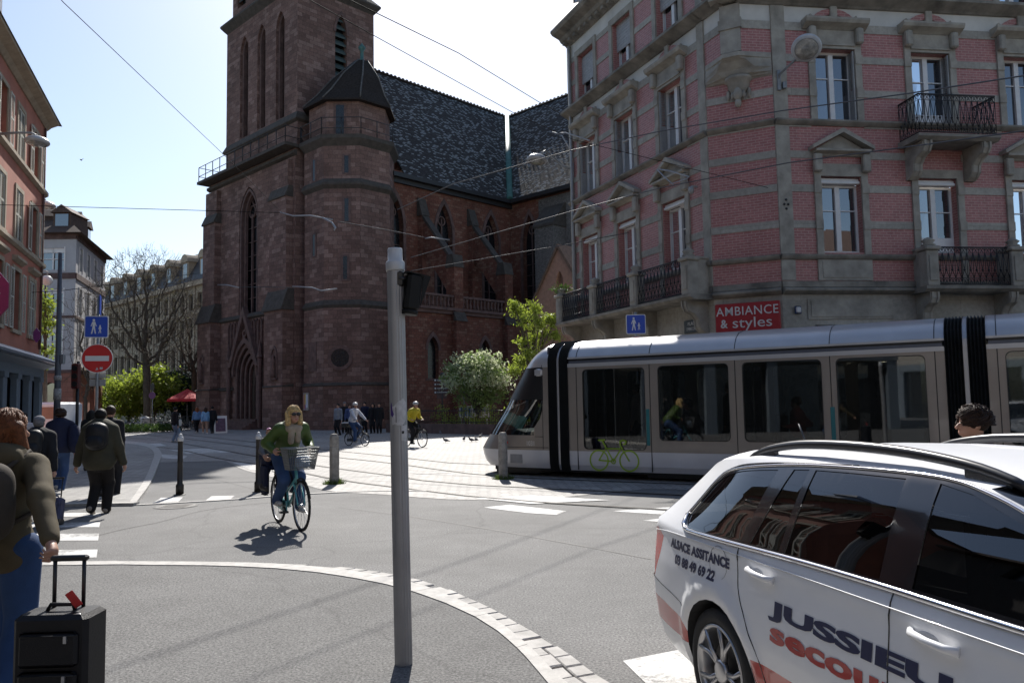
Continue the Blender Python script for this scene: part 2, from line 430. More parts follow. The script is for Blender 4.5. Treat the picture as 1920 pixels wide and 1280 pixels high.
def along(pl, s):
    i = min(int(s), len(pl) - 2); return pl[i].lerp(pl[i + 1], s - i)
# kerb stones about 1 m long, two rows of setts (one towards the left end)
seg = sum((b - a).length for a, b in zip(km, km[1:])) / (NK - 1)
s = 0.
while s < NK - 1.001:
    e = min(NK - 1, s + rng.uniform(.8, 1.15) / seg); n = 4
    for k in range(n):
        u, w = s + (e - s) * k / n, s + (e - s) * (k + 1) / n
        pa, pb, pc, pd = along(ki, u), along(ki, w), along(km, w), along(km, u)
        g = .003
        A = mb.p(*[(p.x, p.y, 0) for p in (pa, pb, pc, pd)]); 
        if k == 0: pa = pa + (pb - pa).normalized() * g; pd = pd + (pc - pd).normalized() * g
        if k == n - 1: pb = pb - (pb - pa).normalized() * g; pc = pc - (pc - pd).normalized() * g
        B = mb.p(*[(p.x, p.y, .06) for p in (pa, pb, pc, pd)]); mb.loft([A, B]); mb.face(B)
    s = e
mb.obj("kerb", M_kerb, kind='structure')
for r0, r1 in ((0, .5), (.5, 1)):
    s = rng.random()
    while s < NK - 1.3:
        e = s + rng.uniform(.15, .24) / seg
        if e > NK - 1: break
        f = lambda u, t: along(km, u).lerp(along(ko, u), t)
        wid = (along(ko, s) - along(km, s)).length
        if wid < .22:
            if r0 > 0: s = e; continue
            a0, a1 = 0, 1
        else: a0, a1 = r0, r1
        slab(rows, f(s, a0), f(e, a0), f(e, a1), f(s, a1), -.01, .018 + rng.uniform(-.006, .008))
        s = e
rows.obj("gutter", M_sett, kind='structure')

# far left pavement of small setts with its granite edge
LK = gpx((20, 838), (120, 832), (215, 832), (268, 838), (288, 850), (284, 872), (270, 905), (243, 946))
LKo = gpx((20, 835), (120, 828), (222, 828), (280, 834), (302, 850), (297, 873), (283, 907), (256, 946))
lk, lko = resample(LK, 40), resample(LKo, 40)
left_edge = gpx((60, 948), (-60, 949)) + [V((-14.5, 15.2)), V((-30, 18)), V((-34, 40))] 
sheet("pavement", lk + left_edge, .05, M_flag)
mb = MB()
for k in range(39):
    A = mb.p(*[(p.x, p.y, 0) for p in (lk[k], lk[k + 1], lko[k + 1], lko[k])]); B = mb.p(*[(p.x, p.y, .06) for p in (lk[k], lk[k + 1], lko[k + 1], lko[k])]); mb.loft([A, B]); mb.face(B)
def band(mb, pts, w, z, h=.0):
    P = [V(p) for p in pts]
    for a, b in zip(P, P[1:]):
        t = (b - a).normalized(); n = V((-t.y, t.x)) * w / 2
        A = mb.p(*[(q.x, q.y, z) for q in (a - n, b - n, b + n, a + n)]); mb.face(A)
        if h: mb.loft([mb.p(*[(q.x, q.y, z - h) for q in (a - n, b - n, b + n, a + n)]), A])
band(mb, gpx((-40, 950), (120, 949), (256, 947)), .2, .056, .056)
mb.obj("kerb", M_kerb, kind='structure')
mb = MB(); band(mb, resample(gpx((256, 947), (330, 943), (430, 937), (520, 930), (600, 925), (700, 921), (800, 921)), 30), .11, .016, .016)
mb.obj("kerb", M_kerb, kind='structure')

# plaza of granite setts between the road and the church
PZ = resample(gpx((424, 864), (455, 880), (505, 893), (560, 905), (620, 921), (720, 927), (840, 936), (1000, 938)), 30)
plaza = PZ + [V((2.5, 15.0)), V((9, 12.4)), V((25, 16.0)), V((25, 21.3)), V((8, 21)), V((5, 24)), V((2, 35)), V((3, 80)), V((-60, 95)), V((-60, 70)), V((-42, 60)), V((-20, 29)), V((-14, 24.5))]
sheet("plaza", plaza, .006, M_setts)
# raised pavement along the corner building
sheet("pavement", [V((8.1, 20.3)), V((40, 24.7)), V((40, 27)), V((7.6, 22.1)), V((5.9, 22.9)), V((2.2, 31.4)), V((.8, 30.8)), V((4.6, 21.9))], .13, M_flag, th=.13)

# worn white bars: the crossing on the left, by the car, and over the rails
def bars(name, polys, z=.004):
    for pl in polys:
        sheet(name, gpx(*pl), z, M_paint)
bars("road_marking", [[(-60, 1047), (181, 1045), (183, 1030), (-60, 1032)], [(-60, 1014), (184, 1013), (186, 1000), (-60, 1001)], [(-60, 989), (186, 988), (188, 979), (-60, 980)], [(-60, 970), (188, 968), (190, 961), (-60, 962)],
    [(1168, 1239), (1300, 1213), (1360, 1300), (1230, 1300)], [(286, 943), (334, 941), (343, 932), (302, 933)], [(385, 938), (432, 936), (440, 929), (397, 930)],
    [(1149, 958), (1262, 950), (1262, 966)], [(1205, 976), (1270, 968), (1270, 981)],
    [(907, 951), (956, 946), (1062, 958), (1043, 965), (984, 961)]])
bars("road_marking", [[(887, 934), (1000, 929), (1144, 938), (997, 945)], [(228, 834), (300, 831), (312, 836), (250, 839)], [(280, 850), (352, 855), (342, 861), (275, 857)], [(316, 843), (400, 840), (438, 848), (352, 851)],
    [(432, 866), (497, 870), (520, 884), (470, 881)]], .0105)  # last patch paints the glare of sunlit setts white

# tram rails
def rail(pts, px=True):
    P = resample(gpx(*pts) + [V((3.4, 0)) + gpx(pts[-1])[0] * 0] * 0 if px else pts, 50)
    mb = MB(); band(mb, P, .13, .0125); mb.m = 1
    Q = []
    for i, p in enumerate(P):
        t = (P[min(i + 1, 49)] - P[max(i - 1, 0)]).normalized(); Q.append(p + V((-t.y, t.x)) * .012)
    band(mb, Q, .045, .0165)
    mb.obj("tram_rail", [M_groove, M_steel], kind='structure')
tr_dir = V((sin(R(122.47)), cos(R(122.47))))
for pts in ([(-60, 815), (140, 822), (300, 838), (382, 853), (424, 862), (497, 873), (565, 886), (636, 900), (745, 914), (960, 938)], [(140, 812), (300, 826), (420, 845), (500, 859), (560, 868), (636, 879), (745, 893), (850, 907)],
            [(140, 806), (300, 818), (420, 831), (500, 842), (560, 849), (636, 858), (740, 869), (930, 893)], [(140, 800), (300, 811), (450, 826), (540, 836), (636, 846), (740, 856), (860, 869)]):
    g = gpx(*pts); g += [g[-1] + tr_dir * k for k in (4, 10, 30)]
    rail(g, False)

# tar seams, tyre streaks, drain covers
M_seam = plain("tar_seam", (.07, .068, .066), .7, var=.3)
for pts, w in (([(150, 1012), (230, 992), (300, 978), (380, 957), (470, 945), (512, 942)], .035), ([(632, 951), (760, 967), (900, 989), (1100, 1025), (1220, 1048)], .03), ([(340, 885), (420, 902), (478, 918)], .03)):
    mb = MB(); band(mb, resample(gpx(*pts), 24), w, .0035); mb.obj("road_seam", M_seam, kind='structure')
def cover(px, r, name):
    g = G(*px); mb = MB(); mb.lathe([(r, .001), (r, .006)], (g.x, g.y, 0), 28); mb.m = 1; mb.lathe([(r * .9, .006), (r * .9, .0085)], (g.x, g.y, 0), 28)
    for k in range(5): mb.box(g.x - r * .6, g.x + r * .6, g.y - r * .55 + k * r * .26, g.y - r * .47 + k * r * .26, .0085, .012)
    mb.obj(name, [M_seam, plain("cast_iron", (.09, .085, .08), .55, .5, var=.3, bump=.4)], kind='structure')
cover((330, 949), .36, "drain_cover"); 
# ================================================================ church of dark red sandstone
M_sand = blocks("red_sandstone", (.138, .085, .072, 1), (.202, .124, .104, 1), (.085, .055, .048, 1), .62, .30, .010, .3, .88, .5, warm=(.255, .17, .147, 1), grime=.3)
M_sandr = blocks("nave_red_stone", (.150, .060, .042, 1), (.195, .082, .058, 1), (.105, .055, .044, 1), .40, .20, .012, .4, .9, .6, warm=(.225, .125, .09, 1), grime=.35)
M_sandd = plain("carved_sandstone", (.115, .072, .064), .88, var=.35, vs=2.5, bump=.4, bs=14)
M_weath = plain("mossy_weathering", (.06, .052, .045), .9, var=.3, vs=3, bump=.4, bs=20)
M_lead = plain("leaded_glass", (.012, .013, .016), .25, 0, .5, var=.4, vs=5, bump=.6, bs=9)
M_louvre = plain("louvre_boards", (.05, .075, .075), .7, var=.2)
M_iron = plain("black_iron", (.02, .02, .022), .5, var=.1)
M_copper = plain("green_copper", (.045, .13, .125), .6, var=.25, vs=3)
M_grubble = blocks("grey_rubble", (.13, .125, .12, 1), (.21, .2, .19, 1), (.09, .085, .08, 1), .14, .10, .012, .4, .9, .7)
M_door = plain("old_oak", (.035, .02, .014), .6, var=.25, vs=8, bump=.3, bs=30)
def tiles(name, cols, glint, frac, bw=.2, bh=.16, off=.5):
    """small glazed roof tiles, each a little differently tilted and coloured, with sun glints painted in as paler ones"""
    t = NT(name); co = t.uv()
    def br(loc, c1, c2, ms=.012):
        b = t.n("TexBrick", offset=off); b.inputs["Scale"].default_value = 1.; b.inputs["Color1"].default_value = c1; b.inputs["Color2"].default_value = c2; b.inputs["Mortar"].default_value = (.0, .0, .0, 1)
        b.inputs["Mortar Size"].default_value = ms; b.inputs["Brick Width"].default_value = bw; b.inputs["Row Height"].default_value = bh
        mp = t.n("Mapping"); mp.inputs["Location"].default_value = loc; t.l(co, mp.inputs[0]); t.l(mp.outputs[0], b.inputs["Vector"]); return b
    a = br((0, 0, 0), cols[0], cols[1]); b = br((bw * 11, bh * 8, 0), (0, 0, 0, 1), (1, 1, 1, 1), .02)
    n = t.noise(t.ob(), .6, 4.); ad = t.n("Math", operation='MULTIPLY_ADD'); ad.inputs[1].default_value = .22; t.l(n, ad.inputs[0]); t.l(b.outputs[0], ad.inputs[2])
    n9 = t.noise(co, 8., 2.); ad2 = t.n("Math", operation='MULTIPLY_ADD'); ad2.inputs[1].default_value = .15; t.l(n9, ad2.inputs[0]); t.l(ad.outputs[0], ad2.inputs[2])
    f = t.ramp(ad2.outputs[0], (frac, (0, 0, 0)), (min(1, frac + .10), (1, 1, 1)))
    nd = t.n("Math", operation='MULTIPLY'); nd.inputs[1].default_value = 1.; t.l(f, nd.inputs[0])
    c = t.mix(nd.outputs[0], a.outputs[0], glint)  # glints of sun put into the colour of scattered tiles
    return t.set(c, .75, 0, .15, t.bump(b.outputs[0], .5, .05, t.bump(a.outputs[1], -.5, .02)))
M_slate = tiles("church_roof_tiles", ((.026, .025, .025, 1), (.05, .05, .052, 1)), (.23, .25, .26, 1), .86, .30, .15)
M_slate2 = plain("turret_tiles", (.032, .027, .025), .9, 0, .1, var=.35, vs=9, bump=.8, bs=16)

OC = at(530, 800, 54); OC.z = 0
_ux = V((sin(R(133.99)), cos(R(133.99)))); CH_RZ = atan2(_ux.y, _ux.x)
church = thing("church", "dark red sandstone church with a square tower, stair turret and speckled tiled roof", "church", OC, CH_RZ)
rng = random.Random(11)

# ---- tower body below the gallery
mb = MB()
# front wall at y=.85 with the tall window and the portal
WL, WR = -8.2, -5.2
win = ogive(WL, WR, 16.2, 18.6) + [(WR, 8.75), (WL, 8.75)]
por = ogive(-8.55, -5.05, 4.0, 6.5, 8) + [(-5.05, .75), (-8.55, .75)]
mb.m = 0
wall_cdt(mb, [(-13.2, 0), (.1, 0), (.1, 20.0), (-13.2, 20.0)], [win[::-1], por[::-1]], .85, .75)
mb.poly((.1, .85, 0), (.1, 8.4, 0), (.1, 8.4, 20), (.1, .85, 20)); mb.poly((-13.2, .85, 0), (-13.2, 8.4, 0), (-13.2, 8.4, 20), (-13.2, .85, 20))
mb.poly((-13.2, 8.4, 0), (.1, 8.4, 0), (.1, 8.4, 20), (-13.2, 8.4, 20)); mb.poly((-13.2, .85, 20), (.1, .85, 20), (.1, 8.4, 20), (-13.2, 8.4, 20))
mb.obj("tower_wall", M_sand, church)
for x0, x1, xs in ((-13.5, -11.2, -13.35), (-2.65, -.1, -2.55)):
    mb = MB()
    mb.box(x0 - .06, x1 + .06, -.06, .84, 0, 3.0)
    mb.box(x0, x1, 0, .84, 3.1, 8.45)
    mb.box(x0 + .1, x1 - .12, .32, .84, 8.45, 16.6)
    mb.box(x0 + .15, x1 - .2, .5, .84, 16.6, 19.2); mb.m = 1
    mb.prism([(-.16, 3.0), (.84, 3.0), (.84, 3.22), (0.0, 3.10)], x0 - .1, x1 + .1, 'x')
    mb.prism([(-.16, 8.38), (.84, 8.38), (.84, 9.9), (.34, 9.9), (-.16, 8.5)], x0 - .12, x1 + .12, 'x')
    mb.prism([(.2, 16.5), (.84, 16.5), (.84, 17.3), (.5, 17.3), (.2, 16.62)], x0 + .02, x1 - .02, 'x')
    mb.obj("buttress", [M_sand, M_weath], church)
for pr, x0, x1 in (([(.7, 2.95), (.86, 2.9), (.86, 3.2), (.7, 3.1)], -11.2, -8.9), ([(.7, 2.95), (.86, 2.9), (.86, 3.2), (.7, 3.1)], -4.7, -2.65), ([(.62, 8.4), (.86, 8.3), (.86, 8.75), (.62, 8.5)], -11.1, -2.7), ([(-.1, 20.0), (1.1, 20.0), (1.1, 20.22), (-.1, 20.22)], -13.75, .35), ([(.6, 19.55), (.86, 19.43), (.86, 19.85), (.6, 19.76)], -13.45, .35)):
    mb = MB(); mb.prism(pr, x0, x1, 'x'); mb.obj("string_course", M_weath, church)
# tall window: moulded jambs, tracery, glass
mb = MB()
for k, (w, d) in enumerate(((.28, .25), (.5, .5))):
    o = ogive(WL, WR, 16.2, 18.6); i = ogive(WL + w, WR - w, 16.2, 18.6 - w * 1.25)
    mb.strip([(WL + w, 8.75)] + i + [(WR - w, 8.75)], [(WL + w * .4, 8.75)] + [(a + (b - a) * .4, c + (d2 - c) * .4) for (a, c), (b, d2) in zip(o, i)] + [(WR - w * .4, 8.75)], .85 + d - .22, .85 + d)
f = mb.obj("window", M_sandd, church)
mb = MB(); p = ogive(WL, WR, 16.2, 18.6) + [(WR, 8.75), (WL, 8.75)]
mb.poly(*[(x, 1.58, z) for x, z in p]); mb.obj("pane", M_lead, f)
mb = MB()
for x in (-7.2, -6.2): mb.box(x - .07, x + .07, 1.40, 1.54, 8.8, 16.6)
for z in np.arange(10, 16.5, 1.1): mb.box(WL, WR, 1.46, 1.52, z, z + .05)
for cx in (-7.2, -6.2, -6.7): mb.strip(arc(cx, 16.8 + (.9 if cx == -6.7 else 0), .42, 0, 360, 14), arc(cx, 16.8 + (.9 if cx == -6.7 else 0), .52, 0, 360, 14), 1.40, 1.52)
mb.obj("tracery", M_sandd, f)
# portal: stepped arches, gable, door, steps
mb = MB()
for k in range(4):
    w = .32 * k + .02; o = ogive(-8.55 + w, -5.05 - w, 4., 6.5 - w * 1.3, 8); i = ogive(-8.55 + w + .24, -5.05 - w - .24, 4., 6.5 - (w + .24) * 1.3, 8)
    mb.strip([(-8.55 + w + .24, .75)] + i + [(-5.05 - w - .24, .75)], [(-8.55 + w, .75)] + o + [(-5.05 - w, .75)], .8 + k * .2, .97 + k * .2)
o = ogive(-8.8, -4.8, 4., 6.9, 8); i = ogive(-8.55, -5.05, 4., 6.5, 8); mb.strip(i, o, .6, .85)
# gable over the arch
mb.strip([(-8.75, 4.7), (-6.8, 8.5), (-4.85, 4.7)], [(-9.15, 4.7), (-6.8, 9.3), (-4.45, 4.7)], .45, .85)
for s in (-1, 1):
    mb.lathe([(.17, 0), (.17, 5.2), (.26, 5.3), (.20, 5.5), (.02, 6.6)], (-6.8 + s * 2.45, .6, .0), 8, smooth=False)
    for k in range(4):
        x = -6.8 + s * (1.1 + k * .52); z0 = 8.0 - .0 * k; zb = 6.3 if k else 7.4
        zb = 8.9 - abs(x + 6.8) * 1.95 + .45
        zb = max(min(zb, 7.9), 5.6)
        if zb < 7.6: mb.strip(ogive(x - .17, x + .17, 7.8, 8.15, 3), ogive(x - .24, x + .24, 7.8, 8.26, 3), .72, .85); mb.box(x - .24, x - .17, .72, .85, zb, 7.8); mb.box(x + .17, x + .24, .72, .85, zb, 7.8)
mb.strip(arc(-6.8, 7.2, .18, 0, 360, 10), arc(-6.8, 7.2, .3, 0, 360, 10), .6, .85)
mb.obj("portal", M_sandd, church)
mb = MB(); mb.prism(ogive(-7.6, -6.0, 3.9, 5.2, 5) + [(-6.0, .75), (-7.6, .75)], 1.58, 1.7); d = mb.obj("door", M_door, church)
mb = MB()
for x in (-7.4, -7.1, -6.5, -6.2): mb.box(x - .1, x + .1, 1.54, 1.58, .95, 3.3)
mb.box(-6.83, -6.77, 1.52, 1.58, .75, 3.9); mb.obj("door_panel", M_door, d)
mb = MB()
for k in range(5): mb.box(-9.3 + k * .1, -4.3 - k * .1, -.75 + k * .3, 1.6, k * .15 + .0, k * .15 + .15)
mb.obj("steps", M_sandd, church)
# niche with a statue on the right buttress, and its twin
for x in (-1.15, -12.6):
    mb = MB(); mb.strip(ogive(x - .32, x + .32, 5.2, 5.7, 4), ogive(x - .42, x + .42, 5.2, 5.9, 4), -.09, 0.02); mb.box(x - .42, x - .32, -.08, .02, 3.6, 5.2); mb.box(x + .32, x + .42, -.08, .02, 3.6, 5.2); mb.box(x - .42, x + .42, -.2, .02, 3.5, 3.65)
    mb.lathe([(.2, 0), (.21, .4), (.16, .9), (.2, 1.2), (.07, 1.35), (.12, 1.48), (.02, 1.62)], (x, -.12, 3.65), 8); mb.obj("statue_niche", M_sandd, church)

# ---- upper tower, belfry stage and roof
UX0, UX1, UY0, UY1 = -11.15, -.15, 1.15, 7.9
mb = MB(); lan = []
for a, b in ((-8.85, -7.5), (-6.05, -4.75), (-3.2, -1.9)): lan.append(ogive(a, b, 29.9, 31.2, 4) + [(b, 22.9), (a, 22.9)])
wall_cdt(mb, [(UX0, 20), (UX1, 20), (UX1, 32.6), (UX0, 32.6)], [l[::-1] for l in lan], UY0, .55)
mb.T = Matrix(((0, 1, 0, UX1), (1, 0, 0, 0), (0, 0, 1, 0), (0, 0, 0, 1)))   # right face: x along depth; y inward is -x
mb.T = Matrix(((0, -1, 0, UX1), (1, 0, 0, 0), (0, 0, 1, 0), (0, 0, 0, 1)))
sw = ogive(4.35, 5.4, 29.8, 31.3, 4) + [(5.4, 24.5), (4.35, 24.5)]
wall_cdt(mb, [(UY0, 20), (UY1, 20), (UY1, 32.6), (UY0, 32.6)], [sw[::-1]], 0, .5)
mb.T = Matrix(); mb.poly((UX0, UY0, 20), (UX0, UY1, 20), (UX0, UY1, 32.6), (UX0, UY0, 32.6)); mb.poly((UX0, UY1, 20), (UX1, UY1, 20), (UX1, UY1, 32.6), (UX0, UY1, 32.6))
mb.obj("upper_tower", M_sand, church)
for l in lan:
    x0, x1 = l[-1][0], l[-2][0]
    mb = MB(); mb.strip(ogive(x0 + .22, x1 - .22, 29.9, 30.9, 4), ogive(x0, x1, 29.9, 31.2, 4), UY0 + .2, UY0 + .5); mb.box(x0, x0 + .22, UY0 + .2, UY0 + .5, 22.9, 29.9); mb.box(x1 - .22, x1, UY0 + .2, UY0 + .5, 22.9, 29.9)
    w = mb.obj("window", M_sandd, church); mb = MB(); mb.box((x0 + x1) / 2 - .06, (x0 + x1) / 2 + .06, UY0 + .35, UY0 + .5, 22.9, 30.6); mb.obj("mullion", M_sandd, w)
    mb = MB()
    for k in range(15):
        z = 23.1 + k * .5; mb.prism([(UY0 + .55, z), (UY0 + .95, z + .38), (UY0 + .98, z + .42), (UY0 + .55, z + .05)], x0 + .2, x1 - .2, 'x')
    mb.box(x0, x1, UY0 + 1.05, UY0 + 1.1, 22.8, 31.2); mb.obj("louvre", M_door, w)
mb = MB(Matrix(((0, -1, 0, UX1), (1, 0, 0, 0), (0, 0, 1, 0), (0, 0, 0, 1))))
mb.strip(ogive(4.38, 5.37, 29.8, 31.28, 4), ogive(4.2, 5.55, 29.8, 31.6, 4), -.08, .1); w = mb.obj("window", M_sandd, church)
mb = MB(mb.T)
for k in range(11): mb.prism([(.15, 24.6 + k * .62), (.5, 25.1 + k * .62), (.5, 25.17 + k * .62), (.12, 24.72 + k * .62)], 4.35, 5.4, 'x')
mb.obj("louvre", M_louvre, w)
mb = MB(); mb.box(4.3, 5.5, .0, .0, 0, 0) if False else None
mb.T = Matrix(((0, -1, 0, UX1), (1, 0, 0, 0), (0, 0, 1, 0), (0, 0, 0, 1))); mb.poly((4.3, .52, 24.4), (5.45, .52, 24.4), (5.45, .52, 31.4), (4.3, .52, 31.4)); mb.obj("pane", M_lead, w)
mb = MB()
def skirt(x0, x1, y0, y1, z, prof):
    """moulding round a rectangle: profile [(out, z)]"""
    rings = [mb.p((x0 - o, y0 - o, z + h), (x1 + o, y0 - o, z + h), (x1 + o, y1 + o, z + h), (x0 - o, y1 + o, z + h)) for o, h in prof]
    mb.loft(rings)
skirt(UX0, UX1, UY0, UY1, 22.25, [(0, -.15), (.22, 0), (.22, .12), (0, .6)]); mb.obj("string_course", M_weath, church); mb = MB()
skirt(UX0, UX1, UY0, UY1, 32.4, [(0, -.1), (.2, .15), (.42, .45), (.42, .6), (-.2, 1.3), (-.3, 1.3)])
mb.obj("cornice", M_weath, church)
BX0, BX1, BY0, BY1 = UX0 + .35, UX1 - .35, UY0 + .3, UY1 - .3
mb = MB(); bl = []
for a, b in ((-10.0, -8.6), (-7.9, -6.3), (-5.4, -3.8), (-3.0, -1.5)): bl.append([(a, 34.2), (b, 34.2), (b, 36.2), (a, 36.2)])
wall_cdt(mb, [(BX0, 33.5), (BX1, 33.5), (BX1, 36.9), (BX0, 36.9)], [l[::-1] for l in bl], BY0, .5)
mb.poly((BX1, BY0, 33.5), (BX1, BY1, 33.5), (BX1, BY1, 36.9), (BX1, BY0, 36.9)); mb.poly((BX0, BY0, 33.5), (BX0, BY1, 33.5), (BX0, BY1, 36.9), (BX0, BY0, 36.9)); mb.poly((BX0, BY1, 33.5), (BX1, BY1, 33.5), (BX1, BY1, 36.9), (BX0, BY1, 36.9))
mb.obj("belfry", M_sand, church)
mb = MB()
for l in bl:
    for k in range(4): mb.prism([(BY0 + .1, 34.25 + k * .5), (BY0 + .45, 34.6 + k * .5), (BY0 + .45, 34.66 + k * .5), (BY0 + .1, 34.31 + k * .5)], l[0][0], l[1][0], 'x')
    mb.box(l[0][0], l[1][0], BY0 + .5, BY0 + .55, 34.1, 36.3)
mb.obj("louvre", M_louvre, church)
mb = MB(); a = mb.p((BX0 - .5, BY0 - .5, 36.85), (BX1 + .5, BY0 - .5, 36.85), (BX1 + .5, BY1 + .5, 36.85), (BX0 - .5, BY1 + .5, 36.85)); cx, cy = (BX0 + BX1) / 2, (BY0 + BY1) / 2
b = mb.p((cx - 2.2, cy - .01, 38.6), (cx + 2.2, cy - .01, 38.6), (cx + 2.2, cy + .01, 38.6), (cx - 2.2, cy + .01, 38.6)); mb.loft([a, b]); mb.face(a); mb.face(b); mb.obj("tower_roof", M_slate2, church)

# ---- railings of the gallery
def railing(pts, z, parent, h=1.2, n=None):
    mb = MB(); P = [V(p) for p in pts]
    for a, b in zip(P, P[1:]):
        L = (b - a).length; k = max(1, round(L / 1.3))
        for i in range(k + 1):
            q = a.lerp(b, i / k); mb.tube([(q.x, q.y, z), (q.x, q.y, z + h)], .035, 5)
        for zz in (.45, h): mb.tube([(a.x, a.y, z + zz), (b.x, b.y, z + zz)], .03, 5)
    mb.obj("railing", M_iron, parent)
railing([(-13.6, 6), (-13.6, .0), (.2, .0), (.2, 1.3)], 20.22, church)

# ---- stair turret: octagon
TX, TY = 1.83, 4.32
TC = V((TX, TY)); AP = 3.04; RC = AP / cos(R(22.5))
def octa(r, z, n=8): return [(TX + r * cos(R(22.5 + 45 * k)), TY + r * sin(R(22.5 + 45 * k)), z) for k in range(n)]
mb = MB(); prof = [(RC + .08, 0), (RC + .08, 2.95), (RC + .16, 3.0), (RC, 3.2), (RC, 8.25), (RC + .14, 8.45), (RC - .05, 8.8), (RC - .05, 16.5), (RC + .2, 16.75), (RC + .2, 16.9), (RC - .02, 17.2), (RC - .02, 19.5), (RC + .35, 19.95), (RC + .35, 20.22), (RC - .35, 20.22), (RC - .35, 23.0)]
rings = [mb.p(*octa(r, z)) for r, z in prof]
for i, (a, b) in enumerate(zip(rings, rings[1:])):
    mb.m = 1 if i in (1, 2, 4, 5, 7, 8, 9, 11, 12) else 0
    mb.loft([a, b])
mb.obj("turret_wall", [M_sand, M_weath], church)
mb = MB(); rp = [(RC + .10, 22.75), (RC + .08, 22.88), (RC - .62, 23.75), (1.8, 25.2), (.45, 26.75), (.05, 26.85)]
def octs(r, z): k = max(0, min(1, (z - 22.9) / 3.8)); return [(x + .65 * k, y + .6 * k, q) for x, y, q in octa(r, z)]
rings = [mb.p(*octs(r, z)) for r, z in rp]; mb.loft(rings); mb.face(rings[0][::-1]); rf = mb.obj("turret_roof", M_slate2, church)
mb = MB()
for k in range(8):
    pts = [V(octs(r, z)[k]) + V((0, 0, .05)) for r, z in rp[1:5]]
    mb.tube(pts, .055, 6)
mb.obj("ridge_tiles", plain("ridge_tiles", (.09, .085, .08), .7, var=.5, vs=6), rf)
mb = MB(); mb.lathe([(.32, 0), (.14, .25), (.12, .8), (.2, .95), (.28, 1.1), (.16, 1.25), (.02, 1.45)], (TX + .65, TY + .6, 26.75), 10); mb.obj("finial", M_copper, rf)
mb = MB()
pts = [octa(RC + .25, 0)[k][:2] for k in (4, 5, 6, 7, 0)]
railing(pts, 20.22, church)
# slits, round windows, blind panels on the facets: facet k faces angle 45*k
def facet(k, u, ap=AP): 
    th = R(45 * k); n = V((cos(th), sin(th))); t = V((-n.y, n.x)); p = TC + n * ap + t * u
    return Matrix(((t.x, -n.x, 0, p.x), (t.y, -n.y, 0, p.y), (0, 0, 1, 0), (0, 0, 0, 1)))
sl_ = [(5, .0, 17.6, 1.2), (6, 0, 17.3, 1.5), (7, .3, 17.6, 1.2), (6, .0, 12.0, 1.5), (5, .1, 14.3, 1.1), (7, .3, 14.2, 1.6), (5, 0, 9.6, 1.6), (7, .2, 10.2, 1.6), (5, -.2, 20.9, 1.5), (7, -.2, 20.4, 2.1), (6, .1, 5.2, .9)]
for k, u, z, h in sl_:
    ap = AP - .03 if z < 20 else AP - .33
    if (k, z) == (6, 5.2): continue
    mb = MB(facet(k, u, ap)); w = .14 if z < 20 else .28
    mb.box(-w - .16, -w, -.03, .05, z - .12, z + h + .12); mb.box(w, w + .16, -.03, .05, z - .12, z + h + .12); mb.box(-w, w, -.03, .05, z - .12, z); mb.box(-w, w, -.03, .05, z + h, z + h + .12)
    f = mb.obj("slit_window", M_sandd, church); mb = MB(facet(k, u, ap)); mb.box(-w, w, -.015, .04, z, z + h); mb.obj("pane", M_lead, f)
for k, u in ((5, .15), (7, -.15)):
    mb = MB(facet(k, u, AP)); c = arc(0, 4.85, .62, 0, 360, 20)[:-1]; o = arc(0, 4.85, .85, 0, 360, 20)[:-1]; mb.strip(c, o, -.06, .05, closed=True)
    f = mb.obj("round_window", M_sandd, church); mb = MB(facet(k, u, AP)); mb.prism(c, -.012, .04); mb.obj("pane", M_lead, f)
mb = MB(facet(6, -.1, AP + .0)); mb.box(-.5, .5, -.04, .05, 4.0, 6.0); mb.obj("blind_panel", M_sandd, church)

# ---- nave, aisle and transept
NX, AX, TY0, TYC = 3.0, 6.9, 19.8, 28.4
mb = MB(Matrix(((0, -1, 0, NX), (1, 0, 0, 0), (0, 0, 1, 0), (0, 0, 0, 1))))   # nave side: x along depth, y inward
nw = [ogive(a, b, 14.9, 17.3, 5) + [(b, 10.0), (a, 10.0)] for a, b in ((6.6, 8.2), (11.45, 13.1), (16.55, 18.3))]
wall_cdt(mb, [(7.0 - 1.4, 0), (TY0, 0), (TY0, 19.1), (5.6, 19.1)], [l[::-1] for l in nw], 0, .5)
mb.T = Matrix(); mb.poly((-14, 8.4, 0), (3.0, 8.4, 0), (3.0, 8.4, 19.1), (-14, 8.4, 19.1))
mb.poly((-14, 8.4, 0), (-14, 37, 0), (-14, 37, 19.1), (-14, 8.4, 19.1))
tw = ogive(4.4, 6.0, 14.6, 17.3, 5) + [(6.0, 9.6), (4.4, 9.6)]
wall_cdt(mb, [(NX, 0), (13.5, 0), (13.5, 19.0), (NX, 19.0)], [tw[::-1]], TY0, .5)
mb.prism([(TY0, 0), (37, 0), (37, 19.1), (TYC, 30.6), (TY0, 19.1)], 13.4, 13.5, 'x')
mb.obj("nave_wall", M_sandr, church)
